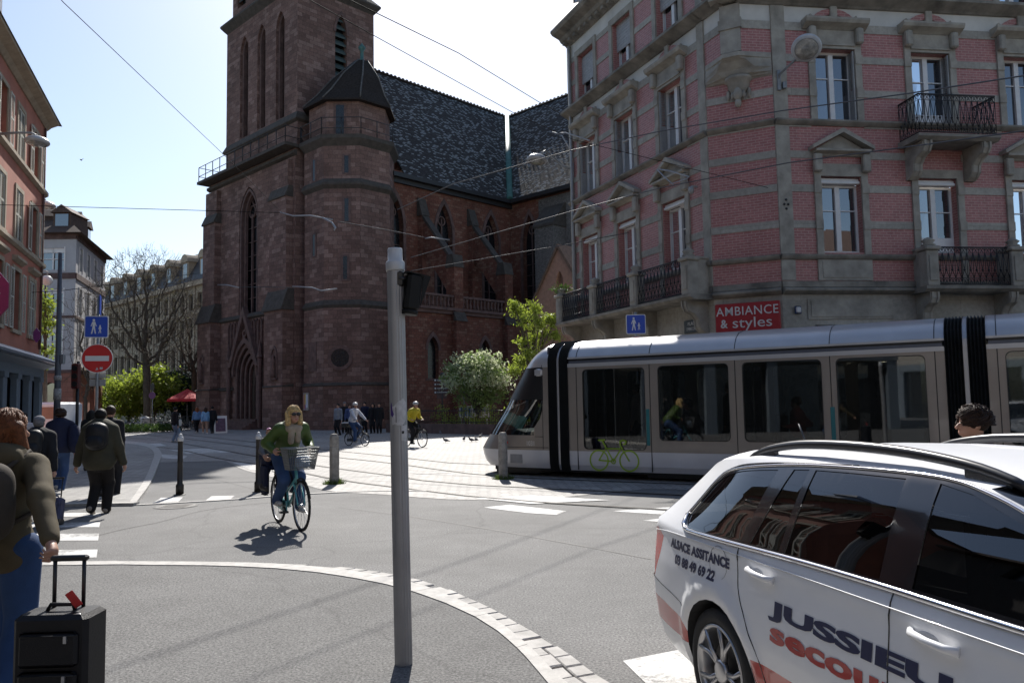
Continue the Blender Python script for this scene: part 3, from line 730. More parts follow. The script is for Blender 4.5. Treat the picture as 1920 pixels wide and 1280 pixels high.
for l, side in [(n, 1) for n in nw] + [(tw, 0)]:
    x0, x1 = l[-1][0], l[-2][0]; zs = 14.9 if side else 14.6; T = Matrix(((0, -1, 0, NX), (1, 0, 0, 0), (0, 0, 1, 0), (0, 0, 0, 1))) if side else Matrix.Translation((0, TY0, 0))
    mb = MB(T); zb = l[-1][1]; mb.strip(ogive(x0, x1, zs, 17.3, 5), ogive(x0 - .25, x1 + .25, zs, 17.75, 5), -.07, .1); mb.box(x0 - .25, x0, -.05, .1, zb, zs); mb.box(x1, x1 + .25, -.05, .1, zb, zs)
    xm = (x0 + x1) / 2; mb.box(xm - .06, xm + .06, .3, .42, zb, 16.2); mb.strip(arc(xm, 16.0, .3, 0, 360, 10), arc(xm, 16.0, .4, 0, 360, 10), .3, .42)
    for z in np.arange(zb + .8, zs, .9): mb.box(x0, x1, .38, .42, z, z + .04)
    f = mb.obj("window", M_sandd, church); mb = MB(T); mb.poly(*[(x, .46, z) for x, z in l]); mb.obj("pane", M_lead, f)
mb = MB(); mb.box(7.2, 9.2, TY0 - 1.6, TY0 - .005, 0, 15.6); mb.box(6.35, 13.4, TY0 - .09, TY0 - .005, 9, 18.3); mb.m = 1; mb.prism([(TY0 - 1.7, 15.5), (TY0, 15.5), (TY0, 17.6), (TY0 - .3, 17.4), (TY0 - 1.7, 15.7)], 7.1, 9.3, 'x'); mb.obj("transept_buttress", [M_grubble, M_weath], church)
# flying buttresses: wall pier, raking strut, outer pier
for y in (9.9, 15.1):
    mb = MB(); mb.box(NX, NX + .5, y - .32, y + .32, 8, 16.0); mb.m = 1; mb.prism([(NX, 15.9), (NX + .7, 15.9), (NX + .1, 17.3), (NX, 17.3)], y - .38, y + .38, 'y') if False else None
    mb.prism([(NX - .01, 15.9), (NX + .65, 15.9), (NX + .15, 17.3), (NX - .01, 17.3)], y - .38, y + .38); mb.m = 0
    mb.prism([(NX + .3, 13.6), (AX - .2, 9.2), (AX + .1, 9.2), (AX + .1, 11.6), (NX + .4, 15.8), (NX + .3, 15.8)], y - .25, y + .25); mb.m = 1
    mb.prism([(AX + .1, 11.62), (AX + .1, 11.9), (NX + .4, 16.1), (NX + .4, 15.82)], y - .3, y + .3); mb.m = 0
    mb.box(AX - .55, AX + .35, y - .42, y + .42, 0, 11.5); mb.box(AX + .35, AX + .6, y - .5, y + .5, 0, 7.6); mb.m = 1; mb.prism([(AX - .6, 11.45), (AX + .42, 11.45), (AX + .2, 12.4), (AX - .4, 12.4)], y - .48, y + .48)
    mb.prism([(AX + .35, 7.5), (AX + .7, 7.5), (AX + .35, 8.2)], y - .55, y + .55)
    mb.obj("flying_buttress", [M_sandr, M_weath], church)
TA = Matrix(((0, -1, 0, AX), (1, 0, 0, 0), (0, 0, 1, 0), (0, 0, 0, 1)))
mb = MB(TA); aw = [ogive(a, a + 1.0, 5.4, 6.35, 4) + [(a + 1.0, 3.4), (a, 3.4)] for a in (7.2, 12.3, 17.0)]
wall_cdt(mb, [(5.6, 0), (TY0, 0), (TY0, 8.3), (5.6, 8.3)], [l[::-1] for l in aw], 0, .4); mb.T = Matrix()
mb.poly((NX, 5.6, 0), (AX, 5.6, 0), (AX, 5.6, 8.3), (NX, 5.6, 8.3)); mb.poly((NX, 5.6, 8.3), (AX, 5.6, 8.3), (AX, TY0, 8.3), (NX, TY0, 8.3)); mb.obj("aisle_wall", M_sandr, church)
for l in aw:
    x0, x1 = l[-1][0], l[-2][0]; mb = MB(TA); mb.strip(ogive(x0, x1, 5.4, 6.35, 4), ogive(x0 - .2, x1 + .2, 5.4, 6.7, 4), -.05, .1); mb.box(x0 - .2, x1 + .2, -.08, .1, 3.25, 3.4); f = mb.obj("window", M_sandd, church)
    mb = MB(TA); mb.poly(*[(x, .35, z) for x, z in l]); mb.obj("pane", M_lead, f)
mb = MB(TA); mb.prism([(-.05, 8.0), (-.4, 8.3), (-.4, 8.42), (.5, 8.42), (.5, 8.0)], 5.6, TY0, 'x') if False else None
mb.box(5.5, TY0, -.38, .3, 8.25, 8.45); mb.box(5.5, TY0, -.2, .05, 8.0, 8.25); mb.box(5.6, TY0, -.28, -.02, 9.22, 9.38)
x = 5.8
while x < TY0:
    mb.lathe([(.06, 0), (.11, .2), (.05, .45), (.1, .7), (.06, .78)], (x, -.15, 8.45), 6); x += .36
mb.obj("balustrade", M_sandd, church)
# roofs
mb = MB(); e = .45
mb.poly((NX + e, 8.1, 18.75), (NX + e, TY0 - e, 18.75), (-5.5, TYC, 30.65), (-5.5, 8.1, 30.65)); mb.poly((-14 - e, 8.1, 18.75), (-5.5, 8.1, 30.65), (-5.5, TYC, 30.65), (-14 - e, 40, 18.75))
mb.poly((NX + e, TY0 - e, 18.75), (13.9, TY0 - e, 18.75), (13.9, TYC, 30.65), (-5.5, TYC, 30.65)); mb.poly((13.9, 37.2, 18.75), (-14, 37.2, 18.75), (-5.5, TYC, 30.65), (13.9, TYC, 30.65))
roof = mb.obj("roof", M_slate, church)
mb = MB(); mb.poly((NX - .1, 8.3, 19), (-5.5, 8.3, 30.5), (-14, 8.3, 19)); mb.obj("gable_wall", M_sandr, church)
mb = MB(); mb.tube([(NX + e - .03, TY0 - e - .03, 18.8), (-5.5, TYC, 30.72)], .34, 6); mb.obj("valley_gutter", M_copper, roof)
mb = MB(); mb.tube([(-5.5, 8.1, 30.68), (-5.5, TYC, 30.68)], .14, 6); mb.tube([(-5.5, TYC, 30.68), (13.9, TYC, 30.68)], .14, 6)
for k in range(46): mb.ball((-5.5, 8.4 + k * .44, 30.84), (.1, .16, .1), 6, 4)
for k in range(40): mb.ball((-5.3 + k * .48, TYC, 30.84), (.16, .1, .1), 6, 4)
mb.obj("ridge_tiles", M_slate2, roof)
mb = MB(); mb.box(NX - .05, NX + .62, 6.9, TY0 - .55, 18.45, 18.78); mb.box(NX + .4, 13.9, TY0 - .62, TY0 + .05, 18.45, 18.78); mb.box(NX - .02, NX + .25, 5.6, TY0, 18.1, 18.45); mb.obj("gutter", M_iron, church)
# notice boards by the portal, plaque on the aisle
for T, x, z0, z1, w in ((facet(5, -.55, AP + .08), 0, 1.3, 2.5, .5), (facet(6, -.7, AP + .08), .0, 1.35, 2.55, .32)):
    mb = MB(T); mb.box(x - w, x + w, -.1, 0, z0, z1); f = mb.obj("notice_case", plain("case_frame", (.3, .28, .26), .5), church)
    for k, (c, a, b, h0, h1) in enumerate((((.45, .2, .12), -.85, -.35, .1, .9), ((.55, .45, .15), -.3, .05, .35, .95), ((.5, .55, .62), .1, .85, .15, .9), ((.25, .1, .25), -.3, .02, .06, .3))):
        mb = MB(T); mb.box(x + a * w, x + b * w, -.106 - k * .0005, -.1, z0 + h0 * (z1 - z0), z0 + h1 * (z1 - z0)); mb.obj("poster", plain("poster_paper", c, .7), f)
mb = MB(TA); mb.box(8.0, 8.9, -.03, .0, 2.0, 2.6); mb.obj("plaque", M_sandd, church)
# ================================================================ corner building: pink glazed brick with grey stone bands
M_pbrick = blocks("pink_glazed_brick", (.37, .145, .130, 1), (.44, .185, .162, 1), (.50, .31, .28, 1), .22, .078, .009, .18, .5, .35, grime=.12, spec=.4)
M_stone = blocks("grey_building_stone", (.38, .352, .298, 1), (.44, .408, .35, 1), (.30, .28, .24, 1), 1.1, 2.2, .006, .22, .85, .15, grime=.28)
M_trim = plain("carved_grey_stone", (.335, .306, .255), .85, var=.28, vs=2.2, bump=.35, bs=26)
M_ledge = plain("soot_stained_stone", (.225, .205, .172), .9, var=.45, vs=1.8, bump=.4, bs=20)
M_frieze = plain("pale_render", (.60, .58, .53), .85, var=.12, vs=1.5, bump=.1, bs=40)
M_white = plain("white_window_paint", (.72, .71, .69), .45, var=.06)
M_wglass = glass_dark("window_glass", (.018, .018, .022), .015, base=.17)
M_shut = plain("grey_shutter_paint", (.30, .30, .29), .55, var=.1)
M_curt = plain("net_curtain", (.42, .44, .46), .9, var=.25, vs=5)
M_red = plain("red_sign", (.34, .012, .018), .45, var=.05)
M_lett = plain("white_letters", (.62, .60, .58), .5, var=.03)
CB = G(1466, 540, 4.75); CB.z = 0
LB = V((5.96, 22.83, 0))
# exact corner positions: C runs away to the left, D is the chamfer, E runs right
bld = thing("corner_house", "corner apartment house of pink brick and grey stone bands with iron balconies", "house", CB)
def F(o, az): return Matrix.Translation(-CB) @ front(o, az)
LB = CB + (LB - CB)
dl = (CB - LB); azD = math.degrees(atan2(dl.x, dl.y)); LD = dl.length
ucv = V((sin(R(-22.68)), cos(R(-22.68)), 0)); LC = 8.95
TC_ = F(LB + ucv * LC, 157.32); TD_ = F(LB, azD); TE_ = F(CB, 82.317)
LE = 15.0
BANDS = [(6.48, 6.69), (7.53, 7.75), (8.52, 8.73), (9.44, 9.62), (10.37, 10.58), (11.38, 11.59), (12.31, 12.56)]
ZTOP = 16.35

def relief(mb, x0, x1, z, prof, y=0.):
    """horizontal moulding: profile [(out, z)] extruded along x, closed to the wall"""
    mb.prism([(y + .02, z + prof[0][1])] + [(y - o, z + h) for o, h in prof] + [(y + .02, z + prof[-1][1])], x0, x1, 'x')

def french_window(T, xc, w, z0, z1, parent, box=False, shutter=None, curtain=.0, tilt=False, low=False, panel=0.):
    """white two-leaf window set back in its opening; returns the window part"""
    x0, x1 = xc - w / 2, xc + w / 2; y = .24
    mb = MB(T)
    zt = z1 - (.2 if box else 0)
    for a, b, c, d in ((x0, x0 + .07, z0, zt), (x1 - .07, x1, z0, zt)): mb.box(a, b, y, y + .09, c, d)
    mb.box(x0 + .07, x1 - .07, y, y + .09, zt - .07, zt); mb.box(x0 + .07, x1 - .07, y, y + .09, z0, z0 + .08)
    mb.box(xc - .075, xc + .075, y - .03, y + .06, z0 + .08, zt - .07)
    zm = z0 + (zt - z0) * .62
    mb.box(x0 + .07, xc - .075, y + .01, y + .05, zm, zm + .03); mb.box(xc + .075, x1 - .07, y + .01, y + .05, zm, zm + .03)
    if panel: mb.box(x0 + .07, x1 - .07, y, y + .06, z0 + .08, z0 + panel)
    f = mb.obj("window", M_white, parent)
    mb = MB(T); g = .004
    mb.poly((x0 + .06, y + .045, z0 + .05), (xc, y + .045 + g, z0 + .05), (xc, y + .045, zt - .05), (x0 + .06, y + .045 + g * .5, zt - .05)); mb.poly((xc, y + .048, z0 + .05), (x1 - .06, y + .045, z0 + .05), (x1 - .06, y + .045, zt - .05), (xc, y + .045 + g, zt - .05))
    mb.obj("pane", M_wglass, f)
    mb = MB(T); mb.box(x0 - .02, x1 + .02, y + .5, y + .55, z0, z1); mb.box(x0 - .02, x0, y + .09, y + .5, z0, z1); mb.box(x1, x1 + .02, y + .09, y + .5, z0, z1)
    if curtain:
        n = 14
        for s, e in ((x0 + .08, x0 + .08 + curtain * w), (x1 - .08 - curtain * w, x1 - .08)):
            pass
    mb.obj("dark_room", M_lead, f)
    if box:
        mb = MB(T); mb.bbox(x0, x1, .03, .2, z1 - .2, z1 - .11, .02); mb.bbox(x0 + .01, x1 - .01, .08, .2, z1 - .11, z1 - .03, .01); mb.obj("roller_shutter_box", M_white, f)
    if shutter:
        for s in shutter:
            mb = MB(T)
            xs = x0 + .02 if s < 0 else x1 - .02; d = 1 if s < 0 else -1
            # folded against the reveal
            a, b = sorted((xs, xs + d * .045)); mb.box(a, b, -.02, .05, z0 + .03, z1 - .04); mb.box(a, b, .19, .23, z0 + .03, z1 - .04); mb.box(a, b, .05, .19, z0 + .03, z0 + .95)
            zz = z0 + 1.0
            while zz < z1 - .08: mb.box(a + .008, b - .008, .05, .19, zz, zz + .028); zz += .055
            mb.obj("shutter", M_shut, f)
    return f

def surround(T, xc, z0, z1, parent, kind, w=1.25):
    """carved stone frame round an opening; kind 'pediment', 'arch' or 'plain'"""
    mb = MB(T); s = .2; x0, x1 = xc - w / 2, xc + w / 2; hw = w / 2 + s
    zb = z0 - (.0 if kind != 'plain' else .0)
    for a, b in ((x0 - s, x0), (x1, x1 + s)): mb.box(a, b, -.06, .02, zb, z1)
    for bz0, bz1 in BANDS:
        if z0 < bz0 < z1 - .3:
            for a, b in ((x0 - s - .02, x0), (x1, x1 + s + .02)): mb.box(a, b, -.085, -.058, bz0 - .03, bz1 + .03)
    if kind == 'pediment':
        mb.box(x0 - s, x1 + s, -.06, .02, z1, z1 + .36)
        mb.bbox(x0 - s - .04, x0 - s + .2, -.22, -.055, z1 + .1, z1 + .62, .03); mb.bbox(x1 + s - .2, x1 + s + .04, -.22, -.055, z1 + .1, z1 + .62, .03)
        zb = z1 + .58; relief(mb, xc - hw - .02, xc + hw + .02, zb, [(.06, 0), (.1, .05), (.28, .10), (.28, .16)])
        mb.prism([(xc - hw, zb + .16), (xc + hw, zb + .16), (xc, zb + .62)], -.08, .02)
        for sgn in (-1, 1): mb.prism([(xc + sgn * (hw + .12), zb + .15), (xc + sgn * (hw + .12), zb + .26), (xc, zb + .78), (xc, zb + .64)], -.3, .02)
    elif kind == 'arch':
        mb.box(x0 - s, x1 + s, -.06, .02, z1, z1 + .55); mb.box(x0, x1, -.1, -.058, z1 + .08, z1 + .13)
        mb.bbox(x0 - s - .02, x0 - s + .2, -.24, -.055, z1 + .12, z1 + .6, .04); mb.bbox(x1 + s - .2, x1 + s + .02, -.24, -.055, z1 + .12, z1 + .6, .04)
        relief(mb, xc - hw - .16, xc + hw + .16, z1 + .56, [(.06, 0), (.14, .05), (.3, .12), (.34, .2), (.34, .26)])
        zz = z1 + .82; o = [(xc + .8 * cos(R(a)), zz - .28 + .66 * sin(R(a))) for a in range(25, 156, 13)]; i = [(xc + .62 * cos(R(a)), zz - .28 + .48 * sin(R(a))) for a in range(25, 156, 13)]
        mb.m = 1; mb.strip(i, o, -.06, .02); mb.m = 0
        mb.bbox(xc - .11, xc + .11, -.12, .02, zz, zz + .44, .02)
        for sgn in (-1, 1): mb.prism([(xc + sgn * .83, zz), (xc + sgn * .6, zz), (xc + sgn * .56, zz + .08), (xc + sgn * .72, zz + .2)], -.075, .02)
    else:
        mb.box(x0 - s, x1 + s, -.06, .02, z1, z1 + .24)
    return mb.obj("surround", [M_trim, M_pbrick], parent)

def scroll_rail(mb, x0, x1, y, z0, z1, T2=None, side=False):
    """wrought iron panel with crossed bars and scrolls"""
    P = (lambda x, z: (y, x, z)) if side else (lambda x, z: (x, y, z))
    r = .013
    for z in (z0, z1): mb.tube([P(x0, z), P(x1, z)], .024 if z == z1 else .016, 6)
    zi, zo = z0 + .17, z1 - .17
    for z in (zi, zo): mb.tube([P(x0, z), P(x1, z)], .009, 4)
    n = max(2, round((x1 - x0) / .19)); w = (x1 - x0) / n
    for k in range(n + 1): mb.tube([P(x0 + k * w, z0), P(x0 + k * w, z1)], .010, 4)
    for k in range(n):
        a, b = x0 + k * w, x0 + (k + 1) * w; m = (a + b) / 2
        mb.tube([P(a, zi), P(m, (zi + zo) / 2 - .12), P(a + .01, zo)], .011, 4); mb.tube([P(b, zi), P(m, (zi + zo) / 2 - .12), P(b - .01, zo)], .011, 4); mb.tube([P(m - .02, (zi + zo) / 2 - .12), P(m + .02, (zi + zo) / 2 - .12)], .03, 5)
        for zc in (z0 + .085, z1 - .085):
            for s in (-1, 1): mb.tube([P(m + s * (.045 + .035 * cos(t)), zc + .055 * sin(t)) for t in np.linspace(0, 5.0, 8)], .010, 4)

def console(mb, xc, w, y0, z1, h):
    """scrolled bracket under a balcony"""
    pr = [(0, z1), (-y0, z1), (-y0 * 1.0, z1 - .16), (-y0 * .9, z1 - .3), (-y0 * .62, z1 - .4), (-y0 * .45, z1 - .55), (-y0 * .42, z1 - .75), (-y0 * .3, z1 - h + .08), (-y0 * .12, z1 - h), (0, z1 - h)]
    mb.prism([(a, b) for a, b in pr], xc - w / 2, xc + w / 2, 'x'); pr2 = [(a * 1.06, b) for a, b in pr]
    for k in (-.3, .3): mb.prism(pr2, xc + k * w - .03, xc + k * w + .03, 'x')

# ---- walls ---------------------------------------------------------------
def facade(T, L, bays, name, far=0., w=1.25, ground=()):
    mb = MB(T); holes = []; tops = []
    Z = [(5.78, 8.0, 'pediment'), (9.66, 11.80, 'arch'), (13.4, 15.35, 'plain')]
    for i, xc in enumerate(bays):
        for z0, z1, k in Z: holes.append([(xc - w / 2, z0), (xc + w / 2, z0), (xc + w / 2, z1), (xc - w / 2, z1)])
    mb.m = 0; wall_cdt(mb, [(0, 4.95), (L, 4.95), (L, 12.56), (0, 12.56)], [h for h in holes if h[0][1] < 12], 0, .26)
    mb.m = 0; wall_cdt(mb, [(0, 13.06), (L, 13.06), (L, 15.5), (0, 15.5)], [h for h in holes if h[0][1] > 12], 0, .26)
    mb.m = 1; mb.poly((0, 0, 12.56), (L, 0, 12.56), (L, 0, 13.06), (0, 0, 13.06)); mb.poly((0, 0, 15.5), (L, 0, 15.5), (L, 0, ZTOP), (0, 0, ZTOP))
    mb.m = 2; wall_cdt(mb, [(0, 0), (L, 0), (L, 4.95), (0, 4.95)], [[(a, z0), (b, z0), (b, z1), (a, z1)] for a, b, z0, z1 in ground], 0, .35)
    # bands between the window surrounds
    cuts = sorted([(xc - w / 2 - .2, xc + w / 2 + .2) for xc in bays])
    for z0, z1 in BANDS + [(14.35, 14.55), (15.3, 15.5)]:
        x = 0
        for a, b in cuts + [(L, L)]:
            if a - x > .05: mb.box(x, a, -.022, .02, z0, z1)
            x = b
    o = mb.obj("wall", [M_pbrick, M_frieze, M_stone], bld); mb = MB(T)
    for z, pr in ((4.57, [(.05, 0), (.16, .05), (.22, .09), (.22, .15), (.1, .19)]), (4.78, [(.06, 0), (.06, .17)]), (5.56, [(.05, 0), (.1, .04), (.13, .10), (.13, .15)]), (9.48, [(.05, 0), (.12, .05), (.17, .1), (.17, .15)]), (13.04, [(.06, 0), (.12, .04), (.3, .12), (.42, .18), (.42, .27), (.12, .33)])):
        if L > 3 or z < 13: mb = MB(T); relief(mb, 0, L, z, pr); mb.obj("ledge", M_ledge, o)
    mb = MB(T)
    if L < 3: return o
    relief(mb, 0, L, 16.05, [(.05, 0), (.1, .06), (.32, .18), (.40, .3), (.7, .42), (.78, .52), (.78, .6)])
    for k in range(int(L / .45)): mb.box(.12 + k * .45, .3 + k * .45, -.3, .02, 16.08, 16.2)
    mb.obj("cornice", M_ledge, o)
    return o

def white_back(mb, x0, x1, y, z0, z1): mb.box(x0, x1, y, y + .02, z0, z1)

EB = [1.94, 4.97, 8.0, 11.03, 14.06]
CBY = [LC - 7.43, LC - 4.71, LC - 1.85]
wE = facade(TE_, LE, EB, "E", ground=[(.95, 3.1, .2, 3.7), (4.1, 5.9, .2, 3.7), (6.9, 9.1, .2, 3.7), (10, 12.1, .2, 3.7)])
wC = facade(TC_, LC, CBY, "C", ground=[(.6, 2.4, .2, 3.6), (3.3, 5.2, .2, 3.6), (6.1, 8.0, .2, 3.6)])
wD = facade(TD_, LD, [], "D", ground=[(.3, LD - .3, .2, 3.3)])
for T, L in ((TE_, LE), (TC_, LC), (TD_, LD)):
    mb = MB(T); mb.box(.3, L - .3, .5, .55, .15, 3.75) if L > 3 else mb.box(.3, L - .3, .34, .37, .15, 3.35); mb.obj("shop_window", M_wglass, bld)
for xc in EB:
    i = EB.index(xc)
    f = french_window(TE_, xc, 1.25, 5.78, 8.0, wE if False else bld, box=True, panel=.5 if i == 1 else 0); surround(TE_, xc, 5.62 if i != 1 else 4.8, 8.0, f, 'pediment' if i != 1 else 'plain')
    f = french_window(TE_, xc, 1.25, 9.66, 11.8, bld, shutter=[1], panel=.35 if i == 1 else 0); surround(TE_, xc, 9.6, 11.8, f, 'arch')
    f = french_window(TE_, xc, 1.25, 13.4, 15.35, bld, box=True); surround(TE_, xc, 13.35, 15.35, f, 'plain')
    if i != 1:
        mb = MB(TE_); mb.box(xc - .83, xc + .83, -.05, .02, 4.97, 5.56); mb.box(xc - .7, xc + .7, -.065, -.048, 5.05, 5.5); mb.obj("apron", M_trim, f)
    if i == 0 or i == 2:
        mb = MB(TE_); mb.box(xc - 1.2, xc + 1.4, -.03, .02, 3.86, 4.44); mb.box(xc - 1.1, xc + 1.3, -.05, -.03, 3.93, 4.38); mb.obj("fascia_panel", M_trim, bld)
for i, xc in enumerate(CBY):
    f = french_window(TC_, xc, 1.3, 5.78, 8.0, bld, box=True); surround(TC_, xc, 5.0, 8.0, f, 'pediment', 1.3)
    f = french_window(TC_, xc, 1.3, 9.66, 11.8, bld, shutter=[-1]); surround(TC_, xc, 9.6, 11.8, f, 'arch', 1.3)
    f = french_window(TC_, xc, 1.3, 13.4, 15.35, bld); surround(TC_, xc, 13.35, 15.35, f, 'plain', 1.3)
    mb = MB(TC_); mb.box(xc - .62, xc + .62, .16, .2, 14.2 + .15 * i, 15.3); 
    for k in range(9): mb.box(xc - .62, xc + .62, .15, .17, 14.25 + .15 * i + k * .11, 14.33 + .15 * i + k * .11)
    mb.obj("roller_blind", plain("pale_roller_blind", (.36, .36, .36), .6, var=.2, vs=9), f)
# corner pilasters, both sides of the chamfer, and the far end quoin
def pilaster(T, x0, x1, z0, z1, d=.05):
    mb = MB(T); mb.box(x0, x1, -d, .02, z0, z1); mb.obj("pilaster", M_trim, bld)
for z0, z1 in ((4.97, 5.55), (5.73, 9.46), (9.65, 13.03), (13.4, 16.03)):
    pilaster(TE_, .002, .42, z0, z1); pilaster(TC_, LC - .33, LC - .004, z0, z1); pilaster(TC_, 0.002, .28, z0, z1)
mb = MB(TE_)
for dx, dz in ((.16, 7.15), (.28, 7.15), (.22, 7.28), (.22, 7.02)): mb.lathe([(.035, 0), (.035, .02), (.01, .03)], (dx, -.05, dz), 8, ax=(0, -1, 0))
mb.obj("wall_anchor", M_iron, bld)
# the chamfer closes to a sharper corner above the second floor: corbelled corner bay
EX, CX = .98, .85; zc0 = 11.62
pE0, pE1 = TE_ @ V((0, 0, 0)), TE_ @ V((-EX, 0, 0)); pC0, pC1 = TC_ @ V((LC, 0, 0)), TC_ @ V((LC + CX, 0, 0))
def cring(mb, k, z, o=0.):
    e = pE0.lerp(pE1, 1); a = pC0 + (pC1 - pC0) * k; b = pE0 + (pE1 - pE0) * k
    if k < .6: a = pC0.lerp(pE0, .5 - .5 * k) * (1 - k) + a * k; b = pC0.lerp(pE0, .5 + .5 * k) * (1 - k) + b * k
    ud = (TD_.to_3x3() @ V((0, -1, 0))) * o
    return mb.p(*[(q.x, q.y, z) for q in (pC0 + ud * .3, a + ud, b + ud, pE0 + ud * .3)])
mb = MB(); rg = [cring(mb, k, z, o) for k, z, o in ((.0, 10.95, .02), (.05, 11.0, .16), (.3, 11.06, .2), (.55, 11.2, .16), (.8, 11.38, .06), (1.0, 11.44, .06), (1.0, 11.46, .12), (1.0, 11.58, .12), (1.0, 11.62, .02))]
mb.loft(rg, closed=False); mb.face(rg[-1]); mb.face(rg[0])
mb.T = TD_; h = LD / 2
mb.lathe([(.10, 10.36), (.30, 10.72), (.34, 10.9), (.42, 10.95), (.42, 11.02)], (h, 0, 0), 10); mb.ball((h, -.22, 10.5), (.13, .14, .2), 10, 7); mb.ball((h, -.3, 10.46), (.035, .06, .05), 8, 6); mb.ball((h, -.2, 10.24), (.10, .12, .14), 8, 6)
for s in (-1, 1): mb.ball((h + s * .15, -.14, 10.5), (.07, .09, .12), 8, 6); mb.ball((h + s * .3, -.05, 10.55), (.06, .07, .16), 8, 6)
cb_ = mb.obj("corbel", M_trim, bld)
for T, x0, x1 in ((TE_, -EX, 0), (TC_, LC, LC + CX)):
    mb = MB(T); mb.poly((x0, 0, zc0), (x1, 0, zc0), (x1, 0, 12.56), (x0, 0, 12.56)); mb.poly((x0, 0, 13.06), (x1, 0, 13.06), (x1, 0, 15.5), (x0, 0, 15.5)); mb.m = 1; mb.poly((x0, 0, 12.56), (x1, 0, 12.56), (x1, 0, 13.06), (x0, 0, 13.06)); mb.poly((x0, 0, 15.5), (x1, 0, 15.5), (x1, 0, ZTOP), (x0, 0, ZTOP)); mb.m = 2
    for z0, z1 in ((12.31, 12.56), (14.35, 14.55), (15.3, 15.5)): mb.box(x0, x1, -.022, .02, z0, z1)
    cw_ = mb.obj("corner_bay", [M_pbrick, M_frieze, M_stone], bld)
    mb = MB(T); relief(mb, x0 - .05, x1 + .05, 13.04, [(.06, 0), (.12, .04), (.3, .12), (.42, .18), (.42, .27), (.12, .33)]); mb.obj("ledge", M_ledge, cw_); mb = MB(T); relief(mb, x0 - .05, x1, 16.05, [(.05, 0), (.1, .06), (.32, .18), (.40, .3), (.7, .42), (.78, .52), (.78, .6)]); mb.obj("ledge", M_ledge, cw_)
dv_ = pE1 - pC1; TP_ = front(pC1, math.degrees(atan2(dv_.x, dv_.y))); LP = dv_.length
mb = MB(TP_); mb.box(-.06, LP + .06, -.05, .4, zc0, 13.04); mb.box(-.10, LP + .10, -.09, .4, 12.31, 12.6); mb.box(-.06, LP + .06, -.05, .4, 13.34, 16.05); mb.box(-.3, LP + .3, -.36, .4, 13.12, 13.31); mb.box(-.6, LP + .6, -.7, .4, 16.45, 16.65); mb.obj("corner_pier", M_trim, bld)

# ---- balconies -----------------------------------------------------------
def balcony(T, x0, x1, d, zs, h, parent, stone=True, peds=(), brackets=(), name="balcony", pedw=.37):
    mb = MB(T); mb.prism([(0.02, zs - .16), (-d + .1, zs - .16), (-d - .02, zs - .08), (-d - .02, zs), (0.02, zs)], x0 - .05, x1 + .05, 'x')
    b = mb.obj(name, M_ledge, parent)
    for xb in brackets: mb = MB(T); console(mb, xb, .3, d * .86, zs - .16, .95); mb.obj("bracket", M_trim, b)
    if stone:
        for xp in peds:
            mb = MB(T); mb.bbox(xp - pedw / 2, xp + pedw / 2, -d + .03, -d + .4, zs, zs + h - .1, .02); mb.bbox(xp - pedw / 2 + .06, xp + pedw / 2 - .06, -d + .0, -d + .035, zs + .15, zs + h - .25, .01)
            mb.bbox(xp - pedw / 2 - .06, xp + pedw / 2 + .06, -d - .04, -d + .46, zs + h - .1, zs + h + .02, .03)
            mb.lathe([(.16, 0), (.2, .05), (.12, .1), (.19, .17), (.1, .24), (.03, .27)], (xp, -d + .2, zs + h + .02), 10); mb.obj("pedestal", M_trim, b)
        for a, c in zip(peds, peds[1:]):
            mb = MB(T); scroll_rail(mb, a + pedw / 2, c - pedw / 2, -d + .14, zs + .07, zs + h); mb.obj("railing", M_iron, b)
        for xp in (peds[0], peds[-1]):
            mb = MB(T); mb.box(xp - .12, xp + .12, -d + .4, 0.01, zs, zs + h - .02); mb.box(xp - .16, xp + .16, -d + .4, .01, zs + h - .02, zs + h + .04); mb.obj("parapet", M_trim, b)
    else:
        mb = MB(T); scroll_rail(mb, x0 + .03, x1 - .03, -d + .05, zs + .06, zs + h); scroll_rail(mb, -d + .05, -.01, x0 + .03, zs + .06, zs + h, side=True); scroll_rail(mb, -d + .05, -.01, x1 - .03, zs + .06, zs + h, side=True); mb.obj("railing", M_iron, b)
    return b
balcony(TE_, 3.98, 6.95, .72, 4.72, 1.12, bld, True, (4.2, 6.85), (4.25, 6.72))
balcony(TE_, 3.85, 6.3, .95, 9.02, 1.15, bld, False, (), (4.15, 6.0))
balcony(TC_, .1, LC - .0, .85, 4.72, 1.1, bld, True, (.2, 2.95, 5.75, LC - .28), (.5, 2.95, 5.75, LC - .45))
# flowers in the planter at the far end
rr = random.Random(3)
# ---- roof, dormers, gutter ------------------------------------------------
M_bslate = plain("roof_slate", (.05, .048, .05), .6, var=.25, vs=7, bump=.5, bs=22)
def wp(T, x, y, z): return tuple(T @ V((x, y, z)))
mb = MB(); o = .72
A = [wp(TC_, -.3, -o, 16.62), wp(TC_, LC + .25, -o, 16.62), wp(TE_, -.25, -o, 16.62), wp(TE_, LE, -o, 16.62)]
B = [wp(TC_, .0, 1.0, 19.3), wp(TC_, LC - .7, 1.0, 19.3), wp(TE_, .9, 1.0, 19.3), wp(TE_, LE, 1.0, 19.3)]
Cc = [wp(TC_, .0, 5, 20.3), wp(TC_, LC - 2, 5, 20.3), wp(TE_, 3, 5, 20.3), wp(TE_, LE, 5, 20.3)]
ra, rb_, rc_ = mb.p(*A), mb.p(*B), mb.p(*Cc); mb.loft([ra, rb_, rc_], closed=False)
roof = mb.obj("roof", M_bslate, bld, fixn=False)
mb = MB(TC_); mb.poly((0, 0, 0), (0, 9, 0), (0, 9, 16.6), (0, 0, 16.6)); mb.poly((0, 0, 16.6), (0, 9, 16.6), (0, 5, 20.3), (0, 1, 19.3)); mb.obj("gable_wall", M_frieze, bld)
